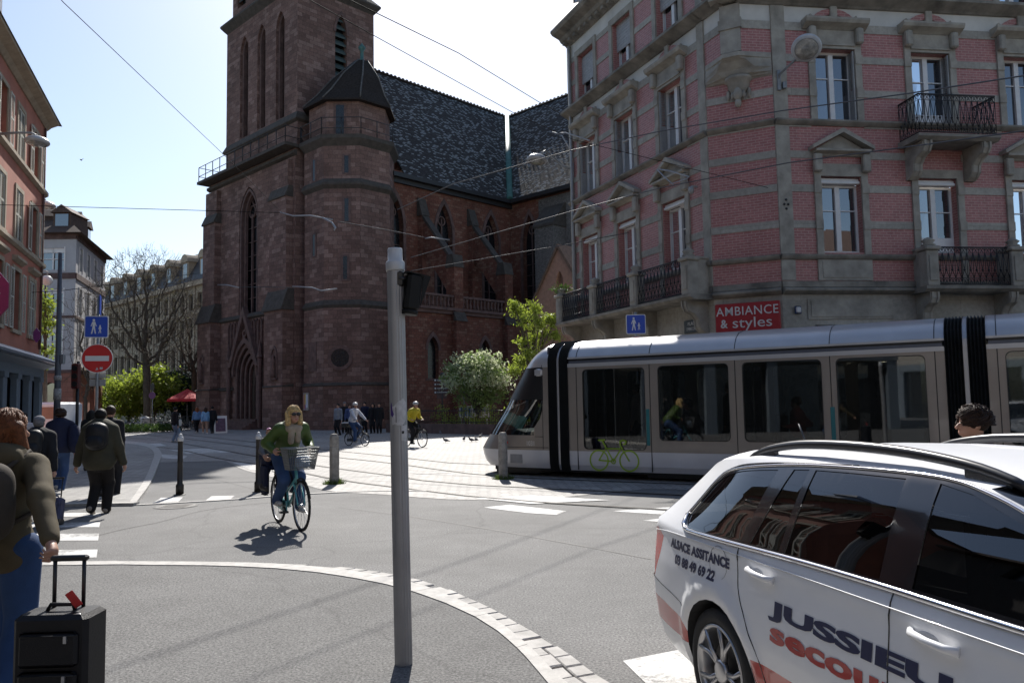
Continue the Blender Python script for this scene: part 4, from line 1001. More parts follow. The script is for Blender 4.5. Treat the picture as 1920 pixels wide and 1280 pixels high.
for T, xs in ((TC_, CBY), (TE_, EB)):
    for x in xs:
        mb = MB(T); mb.box(x - .75, x + .75, -.1, 2.0, 16.7, 18.7); mb.prism([(x - .95, 18.7), (x + .95, 18.7), (x + .5, 19.3), (x - .5, 19.3)], -.25, 2.2); d = mb.obj("dormer", M_bslate, roof)
        mb = MB(T); mb.box(x - .5, x + .5, -.14, -.1, 17.0, 18.5); mb.obj("dormer_window", M_wglass, roof)
mb = MB(TC_); mb.tube([(.32, -.12, 16.0), (.32, -.12, .1)], .055, 8); mb.obj("downpipe", M_shut, bld)

# ---- signs, lamps and boxes fixed to the house ----------------------------
def sign_label(name, T, label, cat, at_, group=None):
    o = thing(name, label, cat); o.matrix_world = T @ Matrix.Translation(at_); return o
TDw = front(LB, azD); TEw = front(CB, 82.317); TCw = front(LB + ucv * LC, 157.32)
s = sign_label("shop_sign", TDw, "red shop sign reading AMBIANCE & styles on the chamfered corner", "sign", (LD / 2, -.12, 3.98))
mb = MB(); mb.bbox(-.9, .9, -.06, .1, -.41, .41, .015); mb.obj("panel", M_red, s)
mb = MB(); text_on(mb, "AMBIANCE", 0.0, .17, -.065, .36, bold=.001, sx=.93, space=1.08); text_on(mb, "&", -.66, -.18, -.065, .34, bold=.006, sx=.9); text_on(mb, "styles", .13, -.17, -.065, .42, bold=.000, sx=1.2); mb.obj("lettering", M_lett, s)
s = sign_label("street_sign", TCw, "small dark street name plate under the long stone balcony", "sign", (LC - 1.05, -.04, 3.88))
mb = MB(); mb.bbox(-.42, .42, -.02, .03, -.2, .2, .01); mb.obj("panel", plain("dark_enamel", (.012, .014, .02), .4), s)
mb = MB(); text_on(mb, "PLACE", 0, .08, -.022, .15, ext=.003); text_on(mb, "ST PIERRE LE VIEUX", 0, -.08, -.022, .13, ext=.003, sx=.5); mb.obj("lettering", M_lett, s)
s = sign_label("shop_sign", TCw, "dark red projecting shop sign beyond the tram roof below the balcony", "sign", (.55, -.5, 3.25))
mb = MB(); mb.bbox(-.06, .06, -.75, .4, -.5, .5, .02); mb.box(-.02, .02, .4, .52, .2, .25); mb.obj("panel", M_red, s)
s = sign_label("alarm_box", TEw, "small white alarm box beside the red shop sign", "box", (.42, -.06, 4.12))
mb = MB(); mb.bbox(-.07, .07, -.07, .0, -.08, .08, .02); mb.obj("case", M_lett, s); mb = MB(); mb.bbox(-.1, .1, -.03, .01, -.11, .11, .02); mb.obj("back_plate", plain("blue_plate", (.03, .05, .12), .5), s)
s = sign_label("security_camera", TCw, "small grey dome camera on the wall near the chamfer", "camera", (LC - .55, -.05, 7.95))
mb = MB(); mb.box(-.03, .03, -.2, .0, .1, .15); mb.lathe([(.08, .1), (.09, .0), (.07, -.08), (.02, -.12)], (0, -.22, 0), 10); mb.obj("dome", M_shut, s)
# ================================================================ houses on the left and behind the square
M_rosy = plain("rose_render", (.40, .155, .105), .85, var=.16, vs=1.2, bump=.15, bs=50)
M_sandst = plain("buff_stone", (.36, .29, .21), .85, var=.2, vs=3, bump=.2, bs=30)
M_shutw = plain("cream_shutter", (.50, .47, .40), .6, var=.1, vs=4)
M_wall_w = plain("pale_grey_render", (.42, .42, .43), .85, var=.1, vs=1.0)
M_quoin = blocks("rosy_ashlar", (.30, .13, .095, 1), (.36, .175, .13, 1), (.2, .1, .08, 1), .8, .38, .012, .2, .85, .3, grime=.2)
M_tile = plain("brown_roof_tiles", (.085, .055, .042), .85, var=.3, vs=6, bump=.6, bs=24)
M_shop = plain("grey_blue_shopfront", (.16, .19, .22), .5, var=.08)
M_cream = plain("cream_render", (.30, .25, .18), .85, var=.2, vs=.8)
M_zinc = plain("zinc_sheet", (.38, .40, .44), .4, .6, var=.1)

# ---- rose house: long side facing right, corner at px ~72
RH = at(70, 840, 34); RH.z = 0
AZR = 159.0                      # viewer's right along the facade is away from us: build from the near end
ur = V((sin(R(-21)), cos(R(-21)), 0)); LR = 14.
o0 = RH - ur * LR
TR = front(o0, -21.0)            # x runs away along the facade, y into the house (to the left)
rose = thing("rose_house", "rose rendered town house with louvred cream shutters and a grey shopfront", "house", RH)
TRl = Matrix.Translation(-RH) @ TR
def zr(p):                       # helper for heights on the facade plane is folded into numbers below
    return p
mb = MB(TRl); xs = [LR - 2.0 - 2.75 * k for k in range(5)]; holes = []
for xc in xs:
    for z0, z1 in ((4.75, 7.0), (8.15, 10.1), (11.35, 13.3)): holes.append([(xc - .55, z0), (xc + .55, z0), (xc + .55, z1), (xc - .55, z1)])
wall_cdt(mb, [(0, 4.1), (LR, 4.1), (LR, 14.4), (0, 14.4)], holes, 0, .25)
mb.poly((LR, 0, 0), (LR, 9, 0), (LR, 9, 14.4), (LR, 0, 14.4)); mb.poly((0, 0, 0), (0, 9, 0), (0, 9, 14.4), (0, 0, 14.4))
w = mb.obj("wall", M_rosy, rose)
mb = MB(TRl); relief(mb, 0, LR + .05, 7.85, [(.04, 0), (.14, .08), (.14, .2)]); relief(mb, 0, LR + .05, 11.05, [(.04, 0), (.16, .08), (.16, .22)]); relief(mb, 0, LR + .1, 14.1, [(.05, 0), (.2, .15), (.5, .3), (.5, .4)]); mb.obj("ledge", M_sandst, w)
mb = MB(TRl)
for k in range(27): h = .37; mb.box(LR - (.42 if k % 2 else .28), LR + .03, -.03, .4, 4.1 + k * h, 4.1 + k * h + h - .03)
mb.obj("quoin", M_sandst, w)
for i, xc in enumerate(xs):
    for j, (z0, z1) in enumerate(((4.75, 7.0), (8.15, 10.1), (11.35, 13.3))):
        mb = MB(TRl); mb.box(xc - .7, xc - .55, -.05, .02, z0 - .1, z1 + .16); mb.box(xc + .55, xc + .7, -.05, .02, z0 - .1, z1 + .16); mb.box(xc - .55, xc + .55, -.05, .02, z1, z1 + .16); mb.box(xc - .75, xc + .75, -.09, .02, z0 - .14, z0)
        if j == 0: relief(mb, xc - .8, xc + .8, z1 + .3, [(.04, 0), (.2, .1), (.2, .2)])
        f = mb.obj("window", M_sandst, rose); mb = MB(TRl); mb.poly((xc - .55, .2, z0), (xc + .55, .2, z0), (xc + .55, .2, z1), (xc - .55, .2, z1)); mb.obj("pane", M_wglass, f)
        shut = i == 1 and j > 0 or (i + j) % 3 == 0
        for s in (-1, 1):
            mb = MB(TRl); a = xc + s * .29 if shut else xc + s * .98
            y = -.02 if shut else -.1
            mb.box(a - .27, a - .21, y, y + .04, z0, z1); mb.box(a + .21, a + .27, y, y + .04, z0, z1)
            for zz in (z0, (z0 + z1) / 2, z1 - .07): mb.box(a - .21, a + .21, y, y + .04, zz, zz + .07)
            zz = z0 + .1
            while zz < z1 - .1: mb.prism([(y + .002, zz), (y + .036, zz + .03), (y + .036, zz + .042), (y + .002, zz + .012)], a - .21, a + .21, 'x'); zz += .06
            mb.obj("shutter", M_shutw, f)
mb = MB(TRl); mb.poly((-.4, -.55, 14.5), (LR + .5, -.55, 14.5), (LR - 2.5, 4.5, 18.2), (-.4, 4.5, 18.2)); mb.poly((LR + .5, -.55, 14.5), (LR + .5, 9.5, 14.5), (LR - 2.5, 4.5, 18.2)); mb.poly((-.4, -.55, 14.5), (LR + .5, -.55, 14.5), (LR + .5, 9.5, 14.5), (-.4, 9.5, 14.5)); r = mb.obj("roof", M_tile, rose)
mb = MB(TRl)
mb.box(LR - 9, LR - 7.6, .1, 3, 15.4, 16.7); mb.prism([(LR - 9.2, 16.7), (LR - 7.4, 16.7), (LR - 8.3, 17.6)], -.1, 3); mb.obj("dormer", M_zinc, r)
mb = MB(TRl); mb.tube([(LR - .55, -.08, 14), (LR - .55, -.08, 4.3)], .05, 6); mb.obj("downpipe", plain("brown_pipe", (.12, .06, .05), .5), rose)
# shopfront: fascia with sloping zinc top, pilasters, dark glass
mb = MB(TRl); mb.prism([(0.02, 4.1), (-.75, 3.75), (-.75, 3.66), (.02, 3.66)], 0, LR + .35, 'x'); sf = mb.obj("canopy", M_zinc, rose)
mb = MB(TRl); relief(mb, 0, LR + .2, 3.1, [(.12, 0), (.14, .1), (.14, .34), (.42, .46), (.55, .52), (.55, .56)])
for x in np.arange(LR - .3, 0, -2.1): mb.bbox(x - .28, x + .28, -.14, .1, 0, 3.15, .02); mb.box(x - .33, x + .33, -.19, .1, 0, .5); mb.box(x - .33, x + .33, -.18, .1, 2.9, 3.1)
mb.obj("shopfront", M_shop, rose)
mb = MB(TRl); mb.box(.0, LR, .15, .2, .0, 3.2); mb.obj("shop_window", M_wglass, rose)
mb = MB(TRl); mb.box(0, LR, .1, .16, 0, .6); mb.obj("stall_riser", M_shop, rose)
for (x, z, y, w_, lab, lt) in ((LR - 11.6, 5.2, -.9, .68, "large pink tobacco sign reading TABA on the rose house", "TABA"), (LR - 2.4, 4.75, -.3, .26, "small purple projecting sign at the corner of the rose house", "")):
    s = thing("tobacco_sign" if lt else "shop_sign", lab, "sign"); s.matrix_world = TR @ Matrix.Translation((x, y, z))
    mb = MB(); L = [(0, 1.15 * w_), (.45 * w_, .55 * w_), (.45 * w_, -.55 * w_), (0, -1.15 * w_), (-.45 * w_, -.55 * w_), (-.45 * w_, .55 * w_)]
    mb.prism([(a, b) for a, b in L], -.07, .07, 'x'); mb.box(-.03, .03, .3, .8, -.05, .05); mb.obj("panel", plain("magenta_sign", (.33, .012, .09), .4) if lt else plain("violet_sign", (.2, .03, .16), .4), s)
    if lt:
        mb = MB(Matrix(((0, 1, 0, 0), (1, 0, 0, 0), (0, 0, 1, 0), (0, 0, 0, 1))))
        vs = []
        for k, ch in enumerate("TABA"):
            for side in (-1, 1): text_on(mb, ch, 0, .62 * w_ - k * .42 * w_, side * .074, .5 * w_, ext=.004)
        mb.obj("lettering", M_lett, s)

# ---- pale corner house beyond the crossing street
WH = at(135, 800, 60); WH.z = 0
pale = thing("pale_house", "pale grey four storey corner house with mansard and arched stone ground floor", "house", WH)
T0 = Matrix.Translation(-WH)
TW1 = T0 @ front(WH - V((sin(R(88)), cos(R(88)), 0)) * 14, 88.); TW2 = T0 @ front(WH, -17.)
for T, L, xs in ((TW1, 14., [12.2, 9.4, 6.6, 3.8]), (TW2, 11., [1.6, 4.2, 6.8, 9.4])):
    fl = [(5.9, 8.0), (9.2, 11.0), (12.5, 14.2)] if T is TW1 else [(5.9, 8.4), (9.1, 11.2), (12.6, 14.4)]
    hw = .9 if T is TW1 else .5
    mb = MB(T); hs = [[(x - hw, a), (x + hw, a), (x + hw, b), (x - hw, b)] for x in xs for a, b in fl]
    wall_cdt(mb, [(0, 4.6), (L, 4.6), (L, 15.2), (0, 15.2)], hs, 0, .25); mb.m = 1
    gh = [ogive(x - .9, x + .9, 2.9, 3.8, 4) + [(x + .9, .1), (x - .9, .1)] for x in xs]
    wall_cdt(mb, [(0, 0), (L, 0), (L, 4.6), (0, 4.6)], [g[::-1] for g in gh], 0, .4)
    w = mb.obj("wall", [M_wall_w, M_quoin], pale)
    mb = MB(T)
    for z, h in ((4.5, .25), (8.75, .18), (11.8, .45), (14.9, .5)): mb.box(0, L, -.08, .02, z, z + h)
    mb.obj("ledge", M_tile if False else M_sandd, w)
    for x in xs:
        for a, b in fl:
            mb = MB(T); mb.box(x - hw - .1, x - hw, -.05, .02, a - .1, b + .1); mb.box(x + hw, x + hw + .1, -.05, .02, a - .1, b + .1); mb.box(x - .05, x + .05, .1, .18, a, b); mb.box(x - hw, x + hw, .1, .18, (a + b) / 2 - .03, (a + b) / 2 + .03); mb.box(x - hw, x + hw, .1, .18, b - .35, b)
            f = mb.obj("window", M_white, pale); mb = MB(T); mb.poly((x - hw, .2, a), (x + hw, .2, a), (x + hw, .2, b), (x - hw, .2, b)); mb.obj("pane", M_wglass, f)
        mb = MB(T); mb.poly((x - .9, .38, .1), (x + .9, .38, .1), (x + .9, .38, 3.8), (x - .9, .38, 3.8)); mb.obj("shop_window", M_wglass, pale)
mb = MB(TW2)
for x in (2.9, 6.8): mb.box(x - 2.2, x + 2.2, -.6, 0, 4.75, 4.9); scroll = [mb.box(x - 2.2 + k * .2, x - 2.17 + k * .2, -.58, -.55, 4.9, 5.8) for k in range(22)]; mb.box(x - 2.2, x + 2.2, -.6, -.53, 5.8, 5.87)
mb.obj("balcony", M_sandst, pale)
mb = MB(); e = .7
A = [TW1 @ V((0, -e, 15.3)), TW1 @ V((14 + e, -e, 15.3)), TW2 @ V((11.4, -e, 15.3)), TW2 @ V((11.4, 10, 15.3)), TW1 @ V((0, 14, 15.3))]
B = [TW1 @ V((0, 4, 18.4)), TW1 @ V((10.2, 4, 18.4)), TW2 @ V((8.4, 4, 18.4)), TW2 @ V((8.4, 8, 18.4)), TW1 @ V((0, 11, 18.4))]
mb.loft([mb.p(*A), mb.p(*B)]); mb.face(mb.p(*B)); mb.face(mb.p(*A)); r = mb.obj("roof", M_tile, pale)
for T, x in ((TW1, 12.6), (TW1, 9), (TW2, 3.0), (TW2, 6.5)):
    mb = MB(T); mb.box(x - .7, x + .7, .5, 3, 15.6, 17.1); mb.prism([(x - .85, 17.1), (x + .85, 17.1), (x, 17.75)], .3, 3.2); d = mb.obj("dormer", M_tile, r); 
    mb = MB(T); mb.box(x - .5, x + .5, .44, .49, 16.0, 17.0); mb.obj("dormer_window", M_wglass, r)
mb = MB(TW1); mb.lathe([(.05, 0), (.45, .05), (.5, .4), (.3, .8), (.05, .9)], (11.8, -.03, 7.9), 7, ax=(0, -1, 0)) if False else mb.prism([(11.2, 8.55), (11.5, 8.4), (12.2, 8.3), (12.3, 8.5), (12.0, 8.85), (11.6, 8.95), (11.4, 8.75)], -.06, .0); mb.obj("wall_emblem", plain("faded_emblem", (.22, .09, .09), .8), pale)

# ---- long terrace across the square, seen through the bare tree
LT0 = at(190, 780, 112); LT0.z = 0
dirt = V((sin(R(133)), cos(R(133)), 0))
terr = thing("long_terrace", "long cream terrace with mansard roof behind the bare plane trees", "house", LT0)
TL = Matrix.Translation(-LT0) @ front(LT0 - dirt * 4, 133.)
LL = 66.
mb = MB(TL); xs = np.arange(2, LL, 2.3); hs = []
for x in xs:
    for a, b in ((1.0, 3.6), (6.4, 8.8), (9.9, 12.2), (13.2, 15.2)): hs.append([(x - .55, a), (x + .55, a), (x + .55, b), (x - .55, b)])
wall_cdt(mb, [(0, 0), (LL, 0), (LL, 16.4), (0, 16.4)], hs, 0, .3); w = mb.obj("wall", M_cream, terr)
mb = MB(TL)
for z, h, d in ((5.2, .5, .35), (16.0, .55, .5), (12.7, .2, .15)): mb.box(0, LL, -d, .02, z, z + h)
for x in xs: mb.box(x - 1.35, x - 1.05, -.12, .02, 5.7, 16)
mb.obj("ledge", M_sandst, w)
mb = MB(TL); mb.poly((0, .32, .3), (LL, .32, .3), (LL, .32, 16), (0, .32, 16)); mb.obj("window_glass", M_wglass, terr)
mb = MB(TL); a = mb.p((-.5, -.5, 16.6), (LL, -.5, 16.6), (LL, 12, 16.6), (-.5, 12, 16.6)); b = mb.p((0, 1.6, 20.4), (LL, 1.6, 20.4), (LL, 10, 20.4), (0, 10, 20.4)); mb.loft([a, b]); mb.face(b)
c = mb.p((1, 5, 22), (LL, 5, 22)); mb.poly((0, 1.6, 20.4), (LL, 1.6, 20.4), (LL, 5.5, 22.2), (0, 5.5, 22.2)); r = mb.obj("roof", M_bslate, terr)
for x in np.arange(3, LL, 4.6):
    mb = MB(TL); mb.box(x - .8, x + .8, -.1, 2, 16.8, 19.3); mb.prism(arc(x, 19.2, 1.0, 0, 180, 6), -.3, 2); d = mb.obj("dormer", M_sandst, r); mb = MB(TL); mb.box(x - .5, x + .5, -.14, -.1, 17.2, 19.0); mb.obj("dormer_window", M_wglass, r)

# ---- low rose gable beside the corner building
GA = V((2.58, 41.47, 0)); 
chap = thing("gabled_annex", "low rose rendered annex with a steep gable between church and corner house", "house", GA)
TG = Matrix.Translation(-GA) @ front(GA, 134.)
mb = MB(TG); n = ogive(-.22, .28, 8.0, 8.6, 4) + [(.28, 7.2), (-.22, 7.2)]
wall_cdt(mb, [(-1.9, 0), (4.2, 0), (4.2, 3.7), (0, 9.9), (-1.9, 7.1)], [n[::-1]], 0, .3); mb.poly((-1.9, 0, 0), (-1.9, 9, 0), (-1.9, 9, 7.1), (-1.9, 0, 7.1)); mb.poly((-.25, .3, 7.1), (.3, .3, 7.1), (.3, .3, 8.7), (-.25, .3, 8.7)); mb.obj("wall", plain("rose_grey_render", (.22, .13, .10), .9, var=.18), chap)
mb = MB(TG); mb.prism([(-2.15, 6.85), (-2.1, 6.72), (.0, 9.85), (4.35, 3.3), (4.5, 3.4), (0, 10.08)], -.12, 9.2); mb.obj("roof", M_tile, chap)

# ---- houses across the junction behind the photographer: they throw light back and show in the glass
for i, (x0, L, H_, c) in enumerate(((-62, 30, 14, (.33, .29, .23)), (-31, 26, 15.5, (.36, .33, .29)), (-4, 27, 14, (.32, .24, .19)), (24, 30, 15, (.34, .31, .27)), (-9.5, 26, 12.5, (.08, .07, .065)))):
    o = thing("opposite_house", ["ochre", "cream", "salmon", "pale stone", "dark brown"][i] + (" sunlit house across the junction behind the viewer" if i < 4 else " unseen house next to the rose house, added to darken the car glass reflections"), "house", (x0, -24 if i < 4 else -6.5, 0)); T = front((L, 0, 0), 270.); mb = MB(T); hs = [[(x - .6, z), (x + .6, z), (x + .6, z + 2), (x - .6, z + 2)] for x in np.arange(2, L - 1, 2.9) for z in (4.6, 8, 11.2)]
    if i == 4: T = front((0, 0, 0), -17.)  # unseen dark house added left of view to darken car glass reflections
    mb.T = T; wall_cdt(mb, [(0, 3.8), (L, 3.8), (L, H_), (0, H_)], hs, 0, .25); w = mb.obj("wall", plain("opposite_render", c, .85, var=.1), o); mb = MB(T); mb.poly((0, .22, 0), (L, .22, 0), (L, .22, H_ - .4), (0, .22, H_ - .4)); mb.obj("window_glass", M_lead, o)
    mb = MB(T); mb.prism([(-.5, H_), (-.5, H_ + .3), (4, H_ + 4), (8, H_ + 4), (10, H_)], 0, L, 'x'); mb.obj("roof", M_tile, o); mb = MB(T); mb.box(0, L, -.1, .25, 3.3, 3.8); [mb.box(x - .25, x + .25, -.05, .2, 0, 3.3) for x in np.arange(.3, L, 3)]; mb.obj("shopfront", M_shop, o)
# ================================================================ tram
def metalpaint(name, col, rough=.3, metal=.6, coat=.3):
    return plain(name, col, rough, metal, .5, var=.07, vs=1.3, coat=coat)
M_tgrey = metalpaint("tram_warm_grey", (.30, .265, .235), .38, .5)
M_tsil = metalpaint("tram_silver", (.50, .50, .51), .36, .45)
M_twhite = metalpaint("tram_pale_skirt", (.56, .56, .58), .35, .1)
M_rub = plain("bellows_rubber", (.016, .018, .018), .6, var=.2, vs=5)
M_tblk = plain("tram_black", (.012, .012, .013), .35, var=.05)
M_tglass = glass_dark("tram_glass", see=.52, rough=.02, ripple=.002, base=.03)
M_cabgl = glass_dark("cab_glass", see=.30, rough=.01)
M_teal = plain("teal_panel", (.02, .17, .18), .4, var=.05)
M_lime = plain("lime_decal", (.30, .46, .035), .5, var=.04)
M_seat = plain("tram_seat", (.05, .05, .06), .7)
PT = at(1075, 895, 17.2); PT.z = 0
tram = thing("tram", "silver low floor tram with black bellows and a lime green bicycle on its door", "tram", PT, atan2(cos(R(122.47)), sin(R(122.47))))
CS = [(.06, .18), (.012, .3), (0, .6), (0, 2.50), (.01, 2.62), (.06, 2.74), (.16, 2.86), (.36, 2.97), (.7, 3.04), (1.2, 3.06)]
CSF = CS + [(2.4 - y, z) for y, z in CS[-2::-1]]
def wins_module(x0, x1, wins, seams, name):
    """one tram body between bellows: skirt, panelled sides with rounded windows, roof shell"""
    mb = MB()
    hol = [rrect(a, b, c, d, .09) for a, b, c, d in wins]
    wall_cdt(mb, [(x0, .6), (x1, .6), (x1, 2.5), (x0, 2.5)], [h[::-1] for h in hol], 0, .05)
    mb.T = Matrix(((1, 0, 0, 0), (0, -1, 0, 2.4), (0, 0, 1, 0), (0, 0, 0, 1))); wall_cdt(mb, [(x0, .6), (x1, .6), (x1, 2.5), (x0, 2.5)], [h[::-1] for h in hol], 0, .05)
    mb.T = Matrix()
    mb.box(x0, x1, .1, 2.3, .28, .34); 
    for x in (x0, x1): mb.poly((x, .02, .3), (x, 2.38, .3), (x, 2.38, 2.6), (x, .02, 2.6)) if x != x0 or x0 > 0 else None
    b = mb.obj("body", M_tgrey, tram)
    mb = MB(); k = 4
    for side in (0, 1):
        pr = CS[:3]; pr = [(y if not side else 2.4 - y, z) for y, z in pr]
        A = mb.p(*[(x0, y, z) for y, z in pr]); B = mb.p(*[(x1, y, z) for y, z in pr]); mb.loft([A, B], closed=False)
    mb.obj("skirt", M_twhite, b, fixn=False)
    mb = MB(); mb.smooth = True; pr = [(y, z) for y, z in CSF if z >= 2.62]; st = [x0, x1]
    A = mb.p(*[(x0, y, z) for y, z in pr]); B = mb.p(*[(x1, y, z) for y, z in pr]); mb.loft([A, B], closed=False); mb.obj("roof_shell", M_tsil, b, fixn=False)
    mb = MB(); mb.box(x0, x1, -.012, .02, 2.42, 2.5); mb.box(x0, x1, -.006, .02, 2.60, 2.64); mb.obj("upper_band", M_tsil, b)
    mb = MB(); mb.box(x0 + .03, x1 - .03, .012, .03, 2.5, 2.61); mb.obj("gutter_slot", M_tblk, b)
    mb = MB(); mb.box(x0 + .03, x1 - .03, -.004, .012, 2.50, 2.555); mb.obj("gutter_trim", plain("blue_grey_trim", (.10, .11, .14), .35, .3), b)
    for a, c, z0, z1 in wins:
        mb = MB(); L = rrect(a, c, z0, z1, .09); mb.prism(L, .022, .028); p = mb.obj("window", M_tglass, b)
        mb = MB(); mb.strip([((q[0] - (a + c) / 2) * .985 + (a + c) / 2, (q[1] - (z0 + z1) / 2) * .985 + (z0 + z1) / 2) for q in L], L, -.006, .02, closed=True); mb.obj("window_seal", M_tblk, p)
        mb = MB(); L2 = rrect(a, c, z0, z1, .09); mb.prism(L2, 2.372, 2.378); mb.obj("window", M_tglass, b)
    for x in seams: mb = MB(); mb.box(x - .008, x + .008, -.004, .02, .2, 2.5); mb.obj("panel_joint", M_tblk, b); mb = MB(); mb.tube([(x, y - .003, z + .003) for y, z in CS[4:]], .007, 4); mb.obj("roof_joint", M_tblk, b)
    return b
m1 = wins_module(-.08, 7.22, [(.28, 1.73, .64, 2.36), (2.02, 3.49, .84, 2.37), (3.76, 5.22, .84, 2.37), (5.47, 6.92, .64, 2.37)], [.13, 1.84, 3.62, 5.37, 7.07], "a")
m2 = wins_module(7.83, 15.2, [(8.09, 9.5, .84, 2.37), (9.8, 11.3, .84, 2.37), (11.6, 13.1, .64, 2.37), (13.4, 14.9, .84, 2.37)], [7.98, 9.65, 11.45, 13.25], "b")
for b, xs in ((m1, (1.77, 5.37)), (m2, (11.5,))):
    for x in xs: mb = MB(); mb.bbox(x - .03, x + .045, -.016, .015, .74, 1.49, .008); mb.obj("door_pillar", M_teal, b)
# lime bicycle on the first door
mb = MB(); y = -.004
def seg2(mb, pts, w):
    for a, b in zip(pts, pts[1:]):
        a, b = V(a), V(b); t = (b - a).normalized(); n = V((-t.y, t.x)) * w / 2; a = a - t * w * .3; b = b + t * w * .3
        mb.poly(*[(q.x, y, q.y) for q in (a - n, b - n, b + n, a + n)])
for cx in (.635, 1.33): mb.strip(arc(cx, .415, .195, 0, 360, 28), arc(cx, .415, .228, 0, 360, 28), y, y + .001)
mb.strip(arc(.97, .40, .035, 0, 360, 14), arc(.97, .40, .06, 0, 360, 14), y, y + .001)
for q in ([(.635, .415), (.79, .66), (1.15, .66), (.97, .40), (.72, .83), (.63, .84), (.78, .845)], [(.635, .415), (.93, .40)], [(1.33, .415), (1.14, .73), (1.13, .82), (1.2, .845), (1.27, .82), (1.25, .76), (1.21, .76)]): seg2(mb, q, .032)
mb.obj("bicycle_decal", M_lime, m1)
# bellows
def bellows(x0, x1, lean, nm=5):
    mb = MB(); mb.smooth = False; rings = []
    n = nm * 2
    for k in range(n + 1):
        x = x0 + (x1 - x0) * k / n; g = .0 if k % 2 == 0 else .07
        rings.append(mb.p(*[(x + lean * (1 - (z - .1) / 2.9), max(-.03, y - .03) + g * (1 if y < 1.2 else -1) if abs(y - 1.2) > .5 else y, z - (g if z > 2.8 else 0) + .02) for y, z in [(.06, .12)] + CSF[1:-1] + [(2.34, .12)]]))
    mb.loft(rings, closed=False); mb.obj("bellows", M_rub, tram, fixn=False)
bellows(-.57, -.36, 0.); bellows(-.29, -.08, .0); bellows(7.22, 7.49, 0.); bellows(7.56, 7.83, 0)
for x in (-.325, 7.525, 15.25):
    mb = MB(); A = mb.p(*[(x - .035, y - .0, z) for y, z in CSF]); B = mb.p(*[(x + .035, y, z) for y, z in CSF]); mb.loft([A, B], closed=False); mb.obj("joint_hoop", M_tsil, tram, fixn=False)
# underframe and wheels in shadow
mb = MB(); mb.box(-2.2, 15.2, .25, 2.15, .12, .28)
for x in (-1.6, 2.2, 7.5, 11, 14.5): mb.box(x - .6, x + .6, .3, 2.1, .05, .25)
mb.obj("underframe", M_tblk, tram)
# nose
def tipx(z):
    T = [(.2, -3.0), (.35, -3.16), (.6, -3.22), (.9, -3.0), (1.3, -2.66), (1.73, -2.3), (2.1, -1.99), (2.45, -1.68), (2.65, -1.45), (2.8, -1.22), (2.9, -.98), (2.98, -.78), (3.04, -.6)]
    for (a, b), (c, d) in zip(T, T[1:]):
        if z <= c: return -.57 + .88 * (.57 + b + (d - b) * max(0, (z - a)) / (c - a))
    return -.57
ZS = [.2, .3, .45, .6, .66, .93, 1.1, 1.3, 1.5, 1.73, 1.9, 2.1, 2.3, 2.45, 2.55, 2.65, 2.74, 2.84, 2.93, 3.0, 3.05]
def yside(z):
    for (a, b), (c, d) in zip(CS, CS[1:]):
        if z <= d: return a + (c - a) * max(0, z - b) / (d - b)
    return 1.2
def nose_row(z):
    tx = tipx(z); y0 = yside(z); hw = 1.2 - y0; xs = min(-.57, tx + 1.5); pts = []
    xg = max(-.98, xs) if xs < -.57 else -.6
    sx = [-.57, -.72] + ([(-.97)] if xs < -.97 else [-.72 + (xs + .72) * .5 if xs < -.72 else -.72]) 
    for x in sx: pts.append((max(x, tx), y0))
    n = 12
    for k in range(n + 1):
        a = pi / 2 * k / n; e = .72
        pts.append((min(pts[2][0], xs) + (tx - min(pts[2][0], xs)) * sin(a) ** (1.0), y0 + hw * (1 - cos(a) ** e)))
    return [(x, y, z) for x, y in pts] + [(x, 2.4 - y, z) for x, y in pts[-2::-1]]
rows = [nose_row(z) for z in ZS]
parts = {k: MB() for k in ("cab_body", "cab_skirt", "cab_roof", "windscreen", "cab_glass")}
ncol = len(rows[0])
for i, (ra, rb2) in enumerate(zip(rows, rows[1:])):
    z = (ZS[i] + ZS[i + 1]) / 2
    for k in range(ncol - 1):
        kk = min(k, ncol - 2 - k)
        if z < .6: key = "cab_skirt"
        elif z < .93 or kk < 2: key = "cab_body" if z < 2.5 else "cab_roof"
        elif z < 1.73: key = "cab_glass"
        elif z < 2.45: key = "windscreen"
        else: key = "cab_roof"
        m = parts[key]; m.smooth = True
        m.face(m.p(ra[k], ra[k + 1], rb2[k + 1], rb2[k]))
cb = None
for key, mt in (("cab_body", M_tgrey), ("cab_skirt", M_twhite), ("cab_roof", M_tsil), ("windscreen", M_tblk), ("cab_glass", M_cabgl)):
    m = parts[key]; o = m.obj(key, mt, tram, fixn=False)
    bm = bmesh.new(); bm.from_mesh(o.data); bmesh.ops.remove_doubles(bm, verts=bm.verts, dist=.0005); bmesh.ops.recalc_face_normals(bm, faces=bm.faces); bm.to_mesh(o.data); bm.free()
    if key == "cab_body": cb = o
mb = MB(); mb.bbox(-.9, -.72, -.05, .04, 2.25, 2.42, .03); mb.poly((-.9, -.051, 2.27), (-.8, -.051, 2.27), (-.8, -.051, 2.4), (-.9, -.051, 2.4)); mb.obj("camera_fin", M_tsil, cb)
mb = MB(); mb.prism([(-2.3, .62), (-.62, .62), (-.62, .655), (-2.3, .66)], -.008, .0) if False else mb.tube([(-.6, -.004, .66), (-1.7, .0, .66)], .006, 4); mb.tube([(-.74, -.003, .62), (-.74, -.003, 2.5)], .006, 4); mb.tube([(-.95, -.003, .9), (-.74, -.003, .9)], .006, 4); mb.obj("panel_joint", M_tblk, cb)
mb = MB(); mb.box(-1.62, -1.3, -.002, .02, .3, .5); mb.obj("coupler_hatch", plain("hatch_grey", (.25, .25, .26), .5), cb)
mb = MB(); text_on(mb, "1031", -1.07, .745, -.003, .15, ext=.002, sx=.8); mb.obj("fleet_number", M_lett, cb)
mb = MB()
